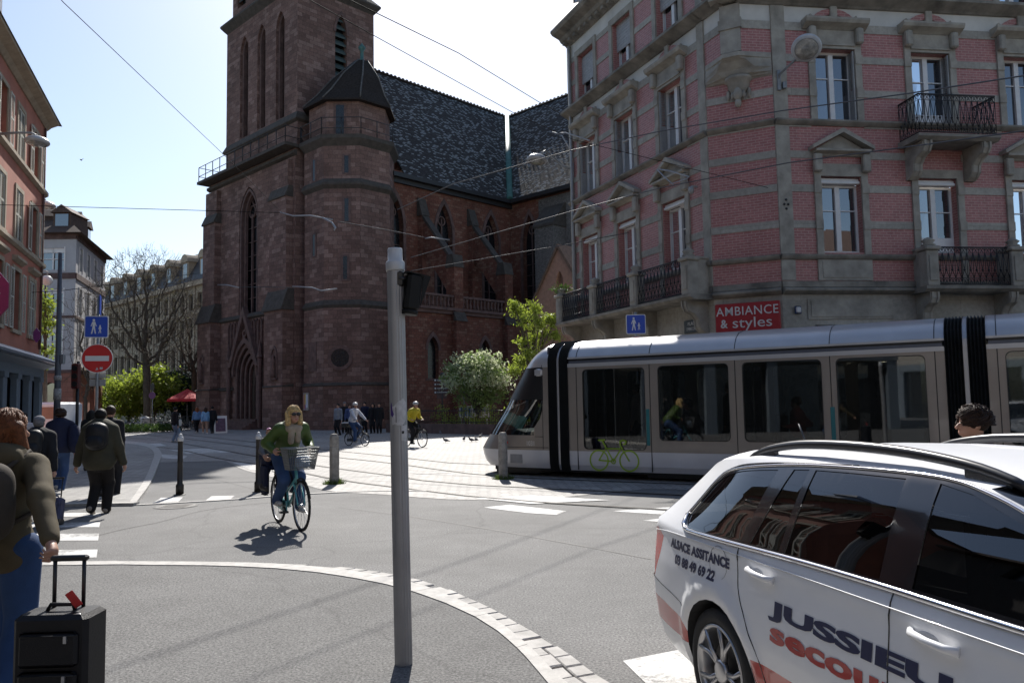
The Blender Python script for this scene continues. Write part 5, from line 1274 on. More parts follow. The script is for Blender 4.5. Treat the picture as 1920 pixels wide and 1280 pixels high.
for cx in (-1.86, -1.76): mb.strip(arc(cx, .74, .045, 0, 180, 8), arc(cx, .74, .075, 0, 180, 8), .012, .02)
mb.obj("operator_emblem", plain("red_emblem", (.45, .02, .02), .5), cb)
# desk, seat and floor inside the cab; seats and poles inside the car
mb = MB(); mb.prism([(-2.45, .88), (-1.5, .9), (-1.45, .96), (-2.0, 1.03), (-2.4, .95)], .55, 1.9); mb.obj("driver_desk", plain("teal_desk", (.06, .16, .15), .6), cb)
mb = MB(); mb.bbox(-1.25, -1.12, .7, 1.4, .7, 1.5, .05); mb.bbox(-1.6, -1.12, .7, 1.4, .62, .74, .04); mb.box(-.62, -.58, .06, 2.34, .3, 2.9); mb.obj("driver_seat", M_seat, cb)
for b, X in ((m1, (2.3, 3.2, 4.1, 5.0)), (m2, (8.4, 9.2, 10.2, 11.0, 13.6, 14.5))):
    for x in X:
        mb = MB(); mb.bbox(x - .22, x + .22, .3, 1.05, .7, .8, .03); mb.bbox(x + .16, x + .24, .3, 1.05, .78, 1.35, .03); mb.box(x - .1, x + .1, .5, .8, .33, .7); mb.obj("seat", M_seat, b)
    for x in (X[0] - .4, X[1] + .45): mb = MB(); mb.tube([(x, 1.1, .34), (x, 1.1, 2.5)], .02, 6); mb.obj("grab_pole", M_tsil, b)
    mb = MB(); x0, x1 = (-.05, 7.2) if b is m1 else (7.86, 15.1); mb.box(x0, x1, .1, 2.3, 2.45, 2.5); mb.obj("ceiling", plain("tram_ceiling", (.35, .35, .35), .6), b)
for x in (5.0, 5.75): 
    t = NT("lit_lamp"); t.b.inputs["Emission Color"].default_value = (1, .86, .6, 1); t.b.inputs["Emission Strength"].default_value = 5
    mb = MB(); mb.lathe([(.05, 0), (.05, .02)], (x, .55, 2.42), 10); mb.obj("ceiling_lamp", t.mat, m1)
# ================================================================ white estate car in the foreground
M_cw = plain("white_car_paint", (.80, .81, .83), .38, 0, .5, var=.02, coat=.3)
M_cred = plain("red_car_band", (.42, .018, .012), .35, var=.03, coat=.8)
M_cnavy = plain("navy_letters", (.012, .017, .07), .45, var=.03)
M_cblk = plain("gloss_black_trim", (.008, .008, .01), .12, var=.02, coat=.6)
M_crub = plain("tyre_rubber", (.012, .012, .013), .75, var=.2, bump=.2)
M_chrome = plain("chrome", (.72, .72, .74), .12, 1., var=.02)
M_crail = plain("satin_black_rail", (.03, .03, .033), .3, var=.05)
M_cgl = glass_dark("tinted_car_glass", see=.10, rough=.008, ripple=.0002, base=.03)
M_cint = plain("car_interior", (.02, .02, .022), .8)
M_taill = plain("red_tail_lamp", (.55, .008, .010), .15, var=.1, vs=20, coat=.3)
M_alloy = plain("alloy_rim", (.46, .46, .47), .3, .85, var=.04)
CW = G(1342, 1258, .32); CW.z = 0
AZC = 166.2; _cx = V((sin(R(AZC)), cos(R(AZC)), 0))
car = thing("estate_car", "white estate ambulance car with navy lettering, red band and black roof rails", "car", CW, atan2(_cx.y, _cx.x))
YC = .90
M_galvd = plain("panel_line_grey", (.25, .25, .26), .5)
def lerp_tab(T, v):
    if v <= T[0][0]: return T[0][1]
    for (a, b), (c, d) in zip(T, T[1:]):
        if v <= c:
            t = (v - a) / (c - a); return b + (d - b) * t
    return T[-1][1]
PROF = [(.16, .12), (.25, .06), (.36, .028), (.5, .008), (.6, .0), (.72, .008), (.82, .022), (.9, .03), (.925, .028), (.95, .036), (1.0, .06), (1.05, .085), (1.12, .118), (1.2, .157), (1.3, .212), (1.37, .258), (1.42, .31)]
def cy(s, z):
    y = lerp_tab(PROF, z)
    t = max(0, (-.15 - s) / .8); y += .085 * t * t
    if z > .95: y += .20 * max(0, (.1 - s) / .85) ** 2 * min(1, (z - .95) / .35)
    if s < -.9: q = min(.999, (-.9 - s) / .14); y += .26 * (1 - sqrt(1 - q * q))
    t = max(0, (s - 2.5) / 1.1); y += .30 * t ** 2.2
    for wx in (0, 2.68):
        r = hypot(s - wx, z - .315)
        if z < .8: y -= .022 * math.exp(-((r - .40) / .045) ** 2)
    return y
OUT = [(-.98, .30), (-.93, .20), (-.47, .20)]
def archpts(cx): return [(cx + .352 * cos(R(a)), .315 + .352 * sin(R(a))) for a in range(198, -19, -12)]
OUT += archpts(0) + [(.36, .19), (1.3, .175), (2.32, .19)] + archpts(2.68) + [(3.1, .2), (3.48, .24), (3.57, .4), (3.57, .6), (3.5, .72), (3.3, .82), (2.9, .92), (2.42, 1.0), (2.08, 1.17), (1.75, 1.31), (1.5, 1.375), (1.1, 1.405), (.5, 1.405), (0, 1.385), (-.4, 1.345), (-.76, 1.285), (-.82, 1.15), (-.92, .96), (-1.0, .86), (-1.02, .66), (-1.03, .46), (-1.01, .36)]
def densify(L, d=.06):
    o = []
    for i in range(len(L)):
        a, b = V(L[i]), V(L[(i + 1) % len(L)]); n = max(1, int((b - a).length / d))
        for k in range(n): o.append(tuple(a.lerp(b, k / n)))
    return o
def sm(L, n=5):
    return [tuple(q) for q in resample(L, len(L) * n)]
QTR = sm([(-.455, 1.035), (-.42, 1.09), (-.3, 1.23), (-.15, 1.29), (.0, 1.318), (.262, 1.342)]) + [(.19, .998)] + sm([(-.1, .99), (-.36, .985), (-.425, 1.0), (-.455, 1.035)])[:-1]
REAR = [(.275, 1.0), (.385, 1.352), (.5, 1.36), (.515, 1.004)]
REAR2 = [(.56, 1.006), (.545, 1.362), (.8, 1.37), (1.105, 1.374), (1.165, 1.018)]
FRONT = [(1.33, 1.02), (1.28, 1.372), (1.44, 1.35), (1.72, 1.27), (2.0, 1.135), (2.17, 1.03)]
DLO = sm([(-.475, 1.03), (-.43, 1.105), (-.31, 1.248), (-.155, 1.308), (.0, 1.336), (.3, 1.363), (.8, 1.386), (1.25, 1.388), (1.46, 1.364), (1.75, 1.283), (2.04, 1.14), (2.22, 1.018)]) + sm([(1.8, 1.003), (1.2, 1.003), (.2, .983), (-.36, .97), (-.44, .99), (-.475, 1.03)])[:-1]
RB1 = [(-1.035, .36), (-1.04, .505), (-.7, .50), (-.36, .475), (-.3, .36)]
RB2 = [(.34, .45), (.36, .49), (1.3, .47), (2.36, .47), (2.34, .33), (1.3, .30), (.37, .32)]
LIGHT = [(-1.03, .60), (-.88, .615), (-.78, .76), (-.73, .875), (-.85, .91), (-1.03, .9)]
CAP = [(q[0] * .09 + .02, q[1] * .085 + .86) for q in [(cos(R(a)), sin(R(a))) for a in range(0, 360, 20)]]
_regs = [("quarter_glass", QTR), ("rear_door_vent", REAR), ("rear_door_glass", REAR2), ("front_door_glass", FRONT), ("window_trim", DLO), ("tail_light", LIGHT), ("red_band", RB1), ("red_band", RB2), ("body", OUT)]
vs = []; es = []
for nm, L in _regs:
    L = densify(L); i = len(vs); n = len(L); vs += [V(p) for p in L]; es += [(i + k, i + (k + 1) % n) for k in range(n)]
for sx in np.arange(-1.0, 3.6, .055):
    for zz in np.arange(.2, 1.4, .05):
        vs.append(V((sx + (.02 if int(zz * 20) % 2 else 0), zz + .007)))
v2, e2, f2, _, _, _ = delaunay_2d_cdt(vs, es, [], 0, 1e-5)
def nrm(s, z, sgn):
    e = .01; ds = (cy(s + e, z) - cy(s - e, z)) / (2 * e); dz = (cy(s, z + e) - cy(s, z - e)) / (2 * e)
    n = V((ds, -1, dz)).normalized(); return n if sgn > 0 else V((n.x, -n.y, n.z))
def sideP(s, z, sgn, off=0.):
    y = cy(s, z); p = V((s, y, z)) + nrm(s, z, 1) * off
    return (p.x, p.y, p.z) if sgn > 0 else (p.x, 2 * YC - p.y, p.z)
INSET = {"quarter_glass": .004, "rear_door_vent": .004, "rear_door_glass": .004, "front_door_glass": .004}
matof = {"quarter_glass": M_cgl, "rear_door_vent": M_cgl, "rear_door_glass": M_cgl, "front_door_glass": M_cgl, "window_trim": M_cblk, "tail_light": M_taill, "red_band": M_cred, "body": M_cw}
tri = {}
for f in f2:
    c = sum((V(v2[k]) for k in f), V((0, 0))) / len(f)
    if not inside(c, OUT): continue
    for nm, L in _regs:
        if inside(c, L): tri.setdefault(nm, []).append(f); break
body_o = None
for nm in ("body", "quarter_glass", "rear_door_vent", "rear_door_glass", "front_door_glass", "window_trim", "tail_light", "red_band"):
    sides = (1, -1)
    for sg in sides:
        used = sorted({k for f in tri[nm] for k in f}); ix = {k: i for i, k in enumerate(used)}
        me = bpy.data.meshes.new(nm); off = -INSET.get(nm, 0)
        me.from_pydata([sideP(v2[k][0], v2[k][1], sg, off) for k in used], [], [tuple(ix[k] for k in (f if sg > 0 else f[::-1])) for f in tri[nm]])
        me.materials.append(matof[nm]); me.polygons.foreach_set('use_smooth', [True] * len(me.polygons))
        me.normals_split_custom_set_from_vertices([tuple(nrm(v2[k][0], v2[k][1], sg)) for k in used]); auto_uv(me)
        o = link({"body": "side_panel", "rear_door_vent": "rear_door_glass"}.get(nm, nm), me, car)
        if nm == "body" and sg > 0: body_o = o
# top shell: bonnet, windscreen, roof, tailgate
def row(s, z, bow, crown):
    y0 = cy(s, z) if z < 1.42 else .31
    out = []
    n = 12
    for k in range(n + 1):
        t = k / n; yy = y0 + (2 * YC - 2 * y0) * t; q = 1 - (2 * t - 1) ** 2; q2 = 1 - abs(2 * t - 1) ** 4
        out.append((s + bow * q, yy, z + crown * q2))
    return out
UP = [(3.57, .4, .05, 0), (3.57, .6, .07, .0), (3.5, .72, .08, .03), (3.3, .82, .1, .05), (2.9, .92, .12, .06), (2.42, 1.0, .2, .05), (2.08, 1.17, .2, .035), (1.75, 1.31, .16, .035), (1.5, 1.375, .1, .04), (1.1, 1.405, 0, .045), (.5, 1.405, 0, .048), (0, 1.385, 0, .05), (-.4, 1.345, -.03, .055), (-.76, 1.285, -.07, .06), (-.80, 1.20, -.07, .03), (-.82, 1.15, -.07, .0), (-.92, .96, -.09, 0), (-1.0, .86, -.08, 0), (-1.02, .66, -.06, 0), (-1.03, .46, -.05, 0), (-1.01, .36, -.05, 0), (-.98, .30, -.05, 0)]
rows = [row(*u) for u in UP]
for nm, i0, i1, mt in (("bonnet", 0, 5, M_cw), ("windscreen", 5, 8, M_cgl), ("roof", 8, 14, M_cw), ("rear_window", 14, 16, M_cgl), ("tailgate", 16, 21, M_cw)):
    mb = MB(); mb.smooth = True; R_ = [mb.p(*rows[i]) for i in range(i0, i1 + 1)]; mb.loft(R_, closed=False); mb.obj(nm, mt, car)
mb = MB(); mb.box(-.7, 3.3, .2, 1.6, .19, .25); mb.obj("floor_pan", M_cint, car)
# cabin
mb = MB()
for x, h in ((.55, 1.12), (1.55, 1.15)):
    for y in (.45, 1.32): mb.bbox(x - .12, x + .02, y - .22, y + .22, .45, h, .05); mb.bbox(x - .1, x + .5, y - .24, y + .24, .42, .56, .05); mb.bbox(x - .12, x - .02, y - .13, y + .13, h - .02, h + .17, .04)
mb.box(-.85, 0.3, .2, 1.6, .6, .66); mb.prism([(2.0, .9), (2.4, .9), (2.4, .5), (2.2, .5)], .2, 1.6); mb.obj("seats", M_cint, car)
# chrome strip under the windows, dark weather strip above, door seams, fuel flap
def on_side(pts, r, name, mat, parent, off=.003, n=6, closed=False):
    for sg in (1, -1):
        mb = MB(); mb.tube([sideP(s, z, sg, off) for s, z in pts], r, n, closed=closed); mb.obj(name, mat, parent)
belt = sm([(-.475, 1.035), (-.47, 1.0), (-.43, .975), (-.36, .965), (-.1, .969), (.2, .977), (.7, .992), (1.2, .999), (1.8, 1.0), (2.2, 1.012)])
on_side(belt, .013, "chrome_strip", M_chrome, car, .003, 8)
on_side(sm([(-.5, 1.03), (-.44, 1.12), (-.315, 1.262), (-.155, 1.322), (.0, 1.35), (.3, 1.376), (.8, 1.398)]), .005, "roof_seam", M_cblk, car, .0)
on_side(sm([(-.48, 1.03), (-.425, 1.115), (-.305, 1.252), (-.15, 1.312), (.3, 1.366), (.8, 1.389), (1.25, 1.391), (1.5, 1.36), (1.76, 1.285), (2.05, 1.14), (2.22, 1.02)]), .008, "chrome_strip", M_chrome, car, .002)
seams = [[(.2, .975), (.215, .86), (.235, .76), (.33, .62), (.42, .48), (.46, .3), (.46, .2)], [(1.255, 1.0), (1.26, .7), (1.265, .3), (1.26, .2)], [(2.28, 1.0), (2.3, .8), (2.27, .45), (2.24, .2)], [(.46, .215), (1.26, .205), (2.24, .215)], [(-1.03, .62), (-.8, .6), (-.55, .585), (-.36, .56)]]
for q in seams: on_side(sm(q) if len(q) > 3 else densify(q)[:-len(densify([q[-1], q[0]]))] + [q[-1]], .0032, "panel_gap", M_cblk, body_o, .0)
on_side(sm([(-.9, .89), (-.5, .925), (.2, .935), (1.2, .94), (2.2, .945)]), .0028, "crease", M_cw, body_o, .0)
mb = MB(); mb.tube([sideP(s, z, 1, .0) for s, z in CAP], .0016, 5, closed=True); mb.obj("fuel_flap", M_galvd, body_o)
# door handles
for s0 in (.42, 1.47):
    for sg in (1, -1):
        mb = MB(); z = .885
        T = [sideP(s0 - .105, z + .008, sg, .004), sideP(s0 - .075, z + .006, sg, .030), sideP(s0, z, sg, .038), sideP(s0 + .075, z - .004, sg, .032), sideP(s0 + .11, z - .006, sg, .006)]
        mb.tube(T, [.012, .014, .014, .015, .018], 8); mb.obj("door_handle", M_cw, car)
        mb = MB(); mb.ball(sideP(s0 - .03, z - .004, sg, -.002), (.06, .006, .026), 10, 6); mb.obj("handle_recess", plain("recess_shade", (.40, .41, .43), .3), car)
# arch lips and dark liners
for cx in (0, 2.68):
    for sg in (1, -1):
        mb = MB(); A = [sideP(s, z, sg, .002) for s, z in archpts(cx)]; B = [(s, cy(s, z) + .3 if sg > 0 else 2 * YC - cy(s, z) - .3, z) for s, z in archpts(cx)]
        mb.loft([mb.p(*A), mb.p(*B)], closed=False); mb.obj("arch_liner", M_cint, car)
# lettering
def side_text(body, s0, s1, zc, size, bold, mat, name, slant=0.):
    vs_, fs_ = text_mesh(body, size, bold=bold, ext=0, align='LEFT'); xs = [v[0] for v in vs_]; a, b = min(xs), max(xs); zs_ = [v[2] for v in vs_]; zm = 0
    mb = MB(); mb.raw([sideP(s0 + (x - a) / (b - a) * (s1 - s0), zc + z + slant * ((x - a) / (b - a)), 1, .0025) for x, _, z in vs_], fs_)
    o = mb.obj(name, mat, body_o, fixn=False)
side_text("JUSSIEU", .497, 1.555, .757, .087, .0042, M_cnavy, "lettering")
side_text("secours", .515, 1.46, .658, .121, .0046, M_cred, "lettering")
side_text("ALSACE ASSITANCE", -.585, .135, .862, .066, .0034, M_cnavy, "lettering", .012)
side_text("03 88 49 69 22", -.50, .0, .782, .068, .0034, M_cnavy, "lettering", .004)
# roof rails, aerial
for sg in (1, -1):
    P = [(-.14, 1.36), (-.05, 1.40), (.1, 1.435), (.35, 1.465), (.7, 1.476), (1.05, 1.468), (1.35, 1.44), (1.52, 1.405), (1.6, 1.375)]
    mb = MB(); pts = [(s, .325 if sg > 0 else 2 * YC - .325, z) for s, z in sm(P, 3)]
    mb.tube(pts, [.018 + .006 * sin(pi * k / (len(pts) - 1)) for k in range(len(pts))], 8); 
    for s0, s1 in ((-.14, .13), (1.3, 1.6)):
        q = [(s, z) for s, z in sm(P, 3) if s0 <= s <= s1]; y0 = .325 if sg > 0 else 2 * YC - .325
        mb.prism(q + [(s, 1.37 if s1 < 1 else 1.35) for s, _ in q[::-1]], y0 - .012, y0 + .012)
    mb.obj("roof_rail", M_crail, car)
mb = MB(); mb.tube([(-.52, YC, 1.385), (-.42, YC, 1.40)], .02, 8); mb.tube([(-.46, YC, 1.39), (-.54, YC, 1.53)], .006, 6); mb.obj("aerial", M_crail, car)
# wheels
def wheel(x, sg):
    y = .02 if sg > 0 else 2 * YC - .02; d = (0, -sg, 0); c = V((x, y, .315))
    mb = MB(); mb.lathe([(.20, -.2), (.29, -.205), (.312, -.18), (.315, -.1), (.314, -.03), (.305, -.005), (.27, .006), (.235, .0), (.225, -.02)], c, 40, ax=d, cap=False); w = mb.obj("wheel", M_crub, car)
    mb = MB(); mb.lathe([(.228, -.012), (.232, .004), (.22, .004), (.205, -.02), (.2, -.15)], c, 40, ax=d, cap=False)
    ax = V(d)
    def pl(r, a, h): return c + ax * h + V((cos(a) * r, 0, sin(a) * r))
    for k in range(10):
        a = 2 * pi * (k // 2) / 5 + (.17 if k % 2 else -.17); b = 2 * pi * (k // 2) / 5 + (.07 if k % 2 else -.07)
        mb.tube([pl(.05, b, -.02), pl(.13, a * .5 + b * .5, -.012), pl(.222, a + (.12 if k % 2 else -.12), -.004)], [.016, .0125, .012], 6)
    mb.lathe([(.06, -.03), (.06, -.005), (.045, .002), (.01, .004)], c, 20, ax=d)
    mb.obj("rim", M_alloy, w)
    mb = MB(); mb.lathe([(.15, -.08), (.15, -.06)], c, 24, ax=d); mb.lathe([(.205, -.16), (.0, -.155)], c, 24, ax=d, cap=False); mb.obj("brake_disc", plain("brake_disc", (.06, .06, .06), .5, .6), w)
for x in (0, 2.68):
    for sg in (1, -1): wheel(x, sg)
# ================================================================ figures: signed-distance bodies turned into one continuous surface
def surf_nets(F, org, h):
    S = F < 0; nx, ny, nz = F.shape
    cnt = np.zeros((nx - 1, ny - 1, nz - 1), np.int8)
    for i in (0, 1):
        for j in (0, 1):
            for k in (0, 1): cnt += S[i:nx - 1 + i, j:ny - 1 + j, k:nz - 1 + k]
    act = (cnt > 0) & (cnt < 8); idx = -np.ones(act.shape, np.int64); ci = np.argwhere(act); idx[act] = np.arange(len(ci))
    acc = np.zeros((len(ci), 3)); n = np.zeros(len(ci))
    for d in range(3):
        o = [q for q in range(3) if q != d]
        for a in (0, 1):
            for b in (0, 1):
                p0 = ci.copy(); p0[:, o[0]] += a; p0[:, o[1]] += b; p1 = p0.copy(); p1[:, d] += 1
                f0 = F[p0[:, 0], p0[:, 1], p0[:, 2]]; f1 = F[p1[:, 0], p1[:, 1], p1[:, 2]]; m = (f0 < 0) != (f1 < 0)
                t = np.where(m, f0 / np.where(m, f0 - f1, 1), 0); q = p0.astype(float); q[:, d] += t
                acc[m] += q[m]; n[m] += 1
    V_ = acc / n[:, None] * h + org; faces = []
    for d in range(3):
        o = [q for q in range(3) if q != d]; sl0 = [slice(None)] * 3; sl1 = [slice(None)] * 3; sl0[d] = slice(0, -1); sl1[d] = slice(1, None)
        A, B = S[tuple(sl0)], S[tuple(sl1)]; e = np.argwhere(A != B); e = e[(e[:, o[0]] > 0) & (e[:, o[1]] > 0) & (e[:, o[0]] < F.shape[o[0]] - 1) & (e[:, o[1]] < F.shape[o[1]] - 1)]
        if not len(e): continue
        def cell(a, b):
            c = e.copy(); c[:, o[0]] -= a; c[:, o[1]] -= b; return idx[c[:, 0], c[:, 1], c[:, 2]]
        q = np.stack([cell(1, 1), cell(0, 1), cell(0, 0), cell(1, 0)], 1); fl = A[e[:, 0], e[:, 1], e[:, 2]] ^ (d == 1); q[~fl] = q[~fl][:, ::-1]; faces.append(q)
    return V_, np.concatenate(faces)

def sdf_mesh(prims, h, k=.03, fold=0., seed=0):
    """prims: ('c', a, b, ra, rb) tapered capsule | ('e', centre, radii[, rotation]) ellipsoid | ('x', ...) carve; optional last dict {'k': blend}"""
    lo = np.full(3, 1e9); hi = -lo; P = []
    for p in prims:
        kk = k
        if isinstance(p[-1], dict): kk = p[-1].get('k', k); p = p[:-1]
        cut = p[0][0] == 'x'; ty = p[0][-1]
        if ty == 'c':
            a, b = np.array(p[1], float), np.array(p[2], float); ra, rb = p[3], p[4] if len(p) > 4 else p[3]; m = max(ra, rb); l, u = np.minimum(a, b) - m, np.maximum(a, b) + m; P.append((cut, 'c', a, b, ra, rb, l, u, kk))
        else:
            c, r = np.array(p[1], float), np.array(p[2], float); M = np.array(Matrix.Rotation(p[3][0], 3, 'X') @ Matrix.Rotation(p[3][1], 3, 'Y') @ Matrix.Rotation(p[3][2], 3, 'Z')) if len(p) > 3 else np.eye(3)
            m = r.max() if len(p) > 3 else r; P.append((cut, 'e', c, r, M, None, c - m, c + m, kk)); l, u = c - m, c + m
        if not cut: lo = np.minimum(lo, l); hi = np.maximum(hi, u)
    pad = 3 * h + .02; lo -= pad; hi += pad; n = np.ceil((hi - lo) / h).astype(int) + 1; F = np.full(n, .3)
    for cut, ty, a, b, c, d, l, u, kk in P:
        i0 = np.maximum(0, np.floor((l - kk - 3 * h - lo) / h).astype(int)); i1 = np.minimum(n, np.ceil((u + kk + 3 * h - lo) / h).astype(int) + 1)
        if (i1 <= i0).any(): continue
        ax = [lo[q] + h * np.arange(i0[q], i1[q]) for q in range(3)]; X = np.stack(np.meshgrid(*ax, indexing='ij'), -1)
        if ty == 'c':
            ab = b - a; L = ab @ ab + 1e-12; t = np.clip(((X - a) @ ab) / L, 0, 1); D = np.linalg.norm(X - a - t[..., None] * ab, axis=-1) - (c + (d - c) * t)
        else:
            Y = (X - a) @ c; q = np.linalg.norm(Y / b, axis=-1); g = np.linalg.norm(Y / (b * b), axis=-1); D = q * (q - 1) / np.maximum(g, 1e-6)
        sl = tuple(slice(i0[q], i1[q]) for q in range(3)); f = F[sl]
        if cut: D = -D; w = np.clip(.5 - .5 * (D - f) / kk * -1, 0, 1); F[sl] = np.maximum(f, D)
        else: w = np.clip(.5 + .5 * (f - D) / kk, 0, 1); F[sl] = f * (1 - w) + D * w - kk * w * (1 - w)
    V_, Q = surf_nets(F, lo, h)
    if fold:
        r = np.random.RandomState(seed)
        nr = np.zeros_like(V_); fn = np.cross(V_[Q[:, 1]] - V_[Q[:, 0]], V_[Q[:, 3]] - V_[Q[:, 0]])
        for j in range(4): np.add.at(nr, Q[:, j], fn)
        nr /= np.linalg.norm(nr, axis=1)[:, None] + 1e-9; d = 0
        for w, am in ((9, 1.), (16, .7), (31, .4)):
            for _ in range(3):
                kx = r.normal(size=3); kx[2] *= .6; kx *= w / np.linalg.norm(kx); d = d + am * np.abs(np.sin(V_ @ kx + r.uniform(0, 6) + .8 * np.sin(V_ @ r.normal(size=3) * 5))) 
        V_ = V_ + nr * (fold * (d / 3 - .7))[:, None]
    return V_, Q

def sdf_obj(name, prims, h, mat, parent, k=.03, fold=0., seed=0, **kw):
    V_, Q = sdf_mesh(prims, h, k, fold, seed)
    me = bpy.data.meshes.new(name); me.from_pydata(V_.tolist(), [], Q.tolist())
    me.materials.append(mat); me.polygons.foreach_set('use_smooth', [True] * len(me.polygons)); auto_uv(me)
    return link(name, me, parent, **kw)

def cloth(name, col, rough=.85, var=.2, weave=160.):
    return plain(name, col, rough, 0, .3, var=var, vs=5, bump=.25, bs=weave)
M_skin = plain("skin", (.42, .235, .165), .5, 0, .4, var=.08, vs=12)
M_skin2 = plain("tanned_skin", (.30, .16, .105), .5, 0, .4, var=.08, vs=12)
M_hair = {n: plain(n + "_hair", c, .6, 0, .25, var=.45, vs=38, bump=.5, bs=130) for n, c in dict(black=(.008, .007, .006), brown=(.026, .013, .008), ginger=(.13, .042, .014), blond=(.52, .36, .16), grey=(.16, .15, .15)).items()}
M_sole = plain("pale_trainers", (.50, .48, .45), .7, var=.1)
M_dshoe = plain("dark_shoes", (.03, .025, .022), .6, var=.2)
M_jean = cloth("blue_jeans", (.04, .075, .17)); M_djean = cloth("dark_jeans", (.018, .026, .055)); M_ljean = cloth("pale_jeans", (.20, .27, .36))
M_blk = cloth("black_cloth", (.013, .013, .016)); M_nvy = cloth("navy_cloth", (.014, .018, .045)); M_olive = cloth("olive_cloth", (.085, .066, .037)); M_olived = cloth("dark_olive_cloth", (.05, .046, .03))
M_bagg = cloth("grey_brown_nylon", (.042, .033, .025), .85); M_bagk = cloth("black_nylon", (.010, .010, .012), .5)

def ik(a, b, l1, l2, pole):
    a, b, pole = V(a), V(b), V(pole); d = b - a; L = min(d.length, (l1 + l2) * .999); d.normalize(); x = (l1 * l1 - l2 * l2 + L * L) / (2 * L); hh = sqrt(max(0, l1 * l1 - x * x))
    pv = pole - d * pole.dot(d); pv.normalize(); return a + d * x + pv * hh

def hand_prims(w, el, s, curl=.5, up=V((0, 0, 1))):
    """palm, four unequal bent fingers and a thumb, beyond wrist w coming from elbow el; s = side"""
    d = (V(w) - V(el)).normalized(); side = d.cross(V((0, 1, 0))) if abs(d.y) < .9 else V((1, 0, 0)); side.normalize(); pn = side.cross(d).normalized() * 1.0
    # palm faces the thigh: bend the fingers towards -x*s
    bend = V((-s, 0, 0)) - d * d.dot(V((-s, 0, 0)))
    if bend.length < .1: bend = V((0, 0, -1)) - d * d.z * -1
    bend.normalize(); wd = d.cross(bend).normalized()
    c = V(w) + d * .045; P = [('c', V(w) - d * .01, V(w) + d * .07, .026, .030, {'k': .015}), ('c', c + wd * .018, c + d * .04 + wd * .022, .017, .016, {'k': .012}), ('c', c - wd * .018, c + d * .04 - wd * .022, .017, .016, {'k': .012})]
    for q, (o, L) in enumerate(((.030, .070), (.0105, .080), (-.0105, .075), (-.030, .058))):
        b0 = V(w) + d * .085 + wd * o; a = curl * (.9 + .1 * q); m = b0 + (d * cos(a) + bend * sin(a)) * L * .5; e = m + (d * cos(2.1 * a) + bend * sin(2.1 * a)) * L * .55
        P += [('c', b0, m, .0092, .0086, {'k': .004}), ('c', m, e, .0086, .007, {'k': .004})]
    t0 = V(w) + d * .03 + wd * .028; t1 = t0 + (d * .6 + wd * .7 + bend * .4).normalized() * .035; t2 = t1 + (d * .9 + wd * .1 + bend * .5).normalized() * .032
    P += [('c', t0, t1, .0125, .0105, {'k': .008}), ('c', t1, t2, .0105, .0085, {'k': .004})]
    return P

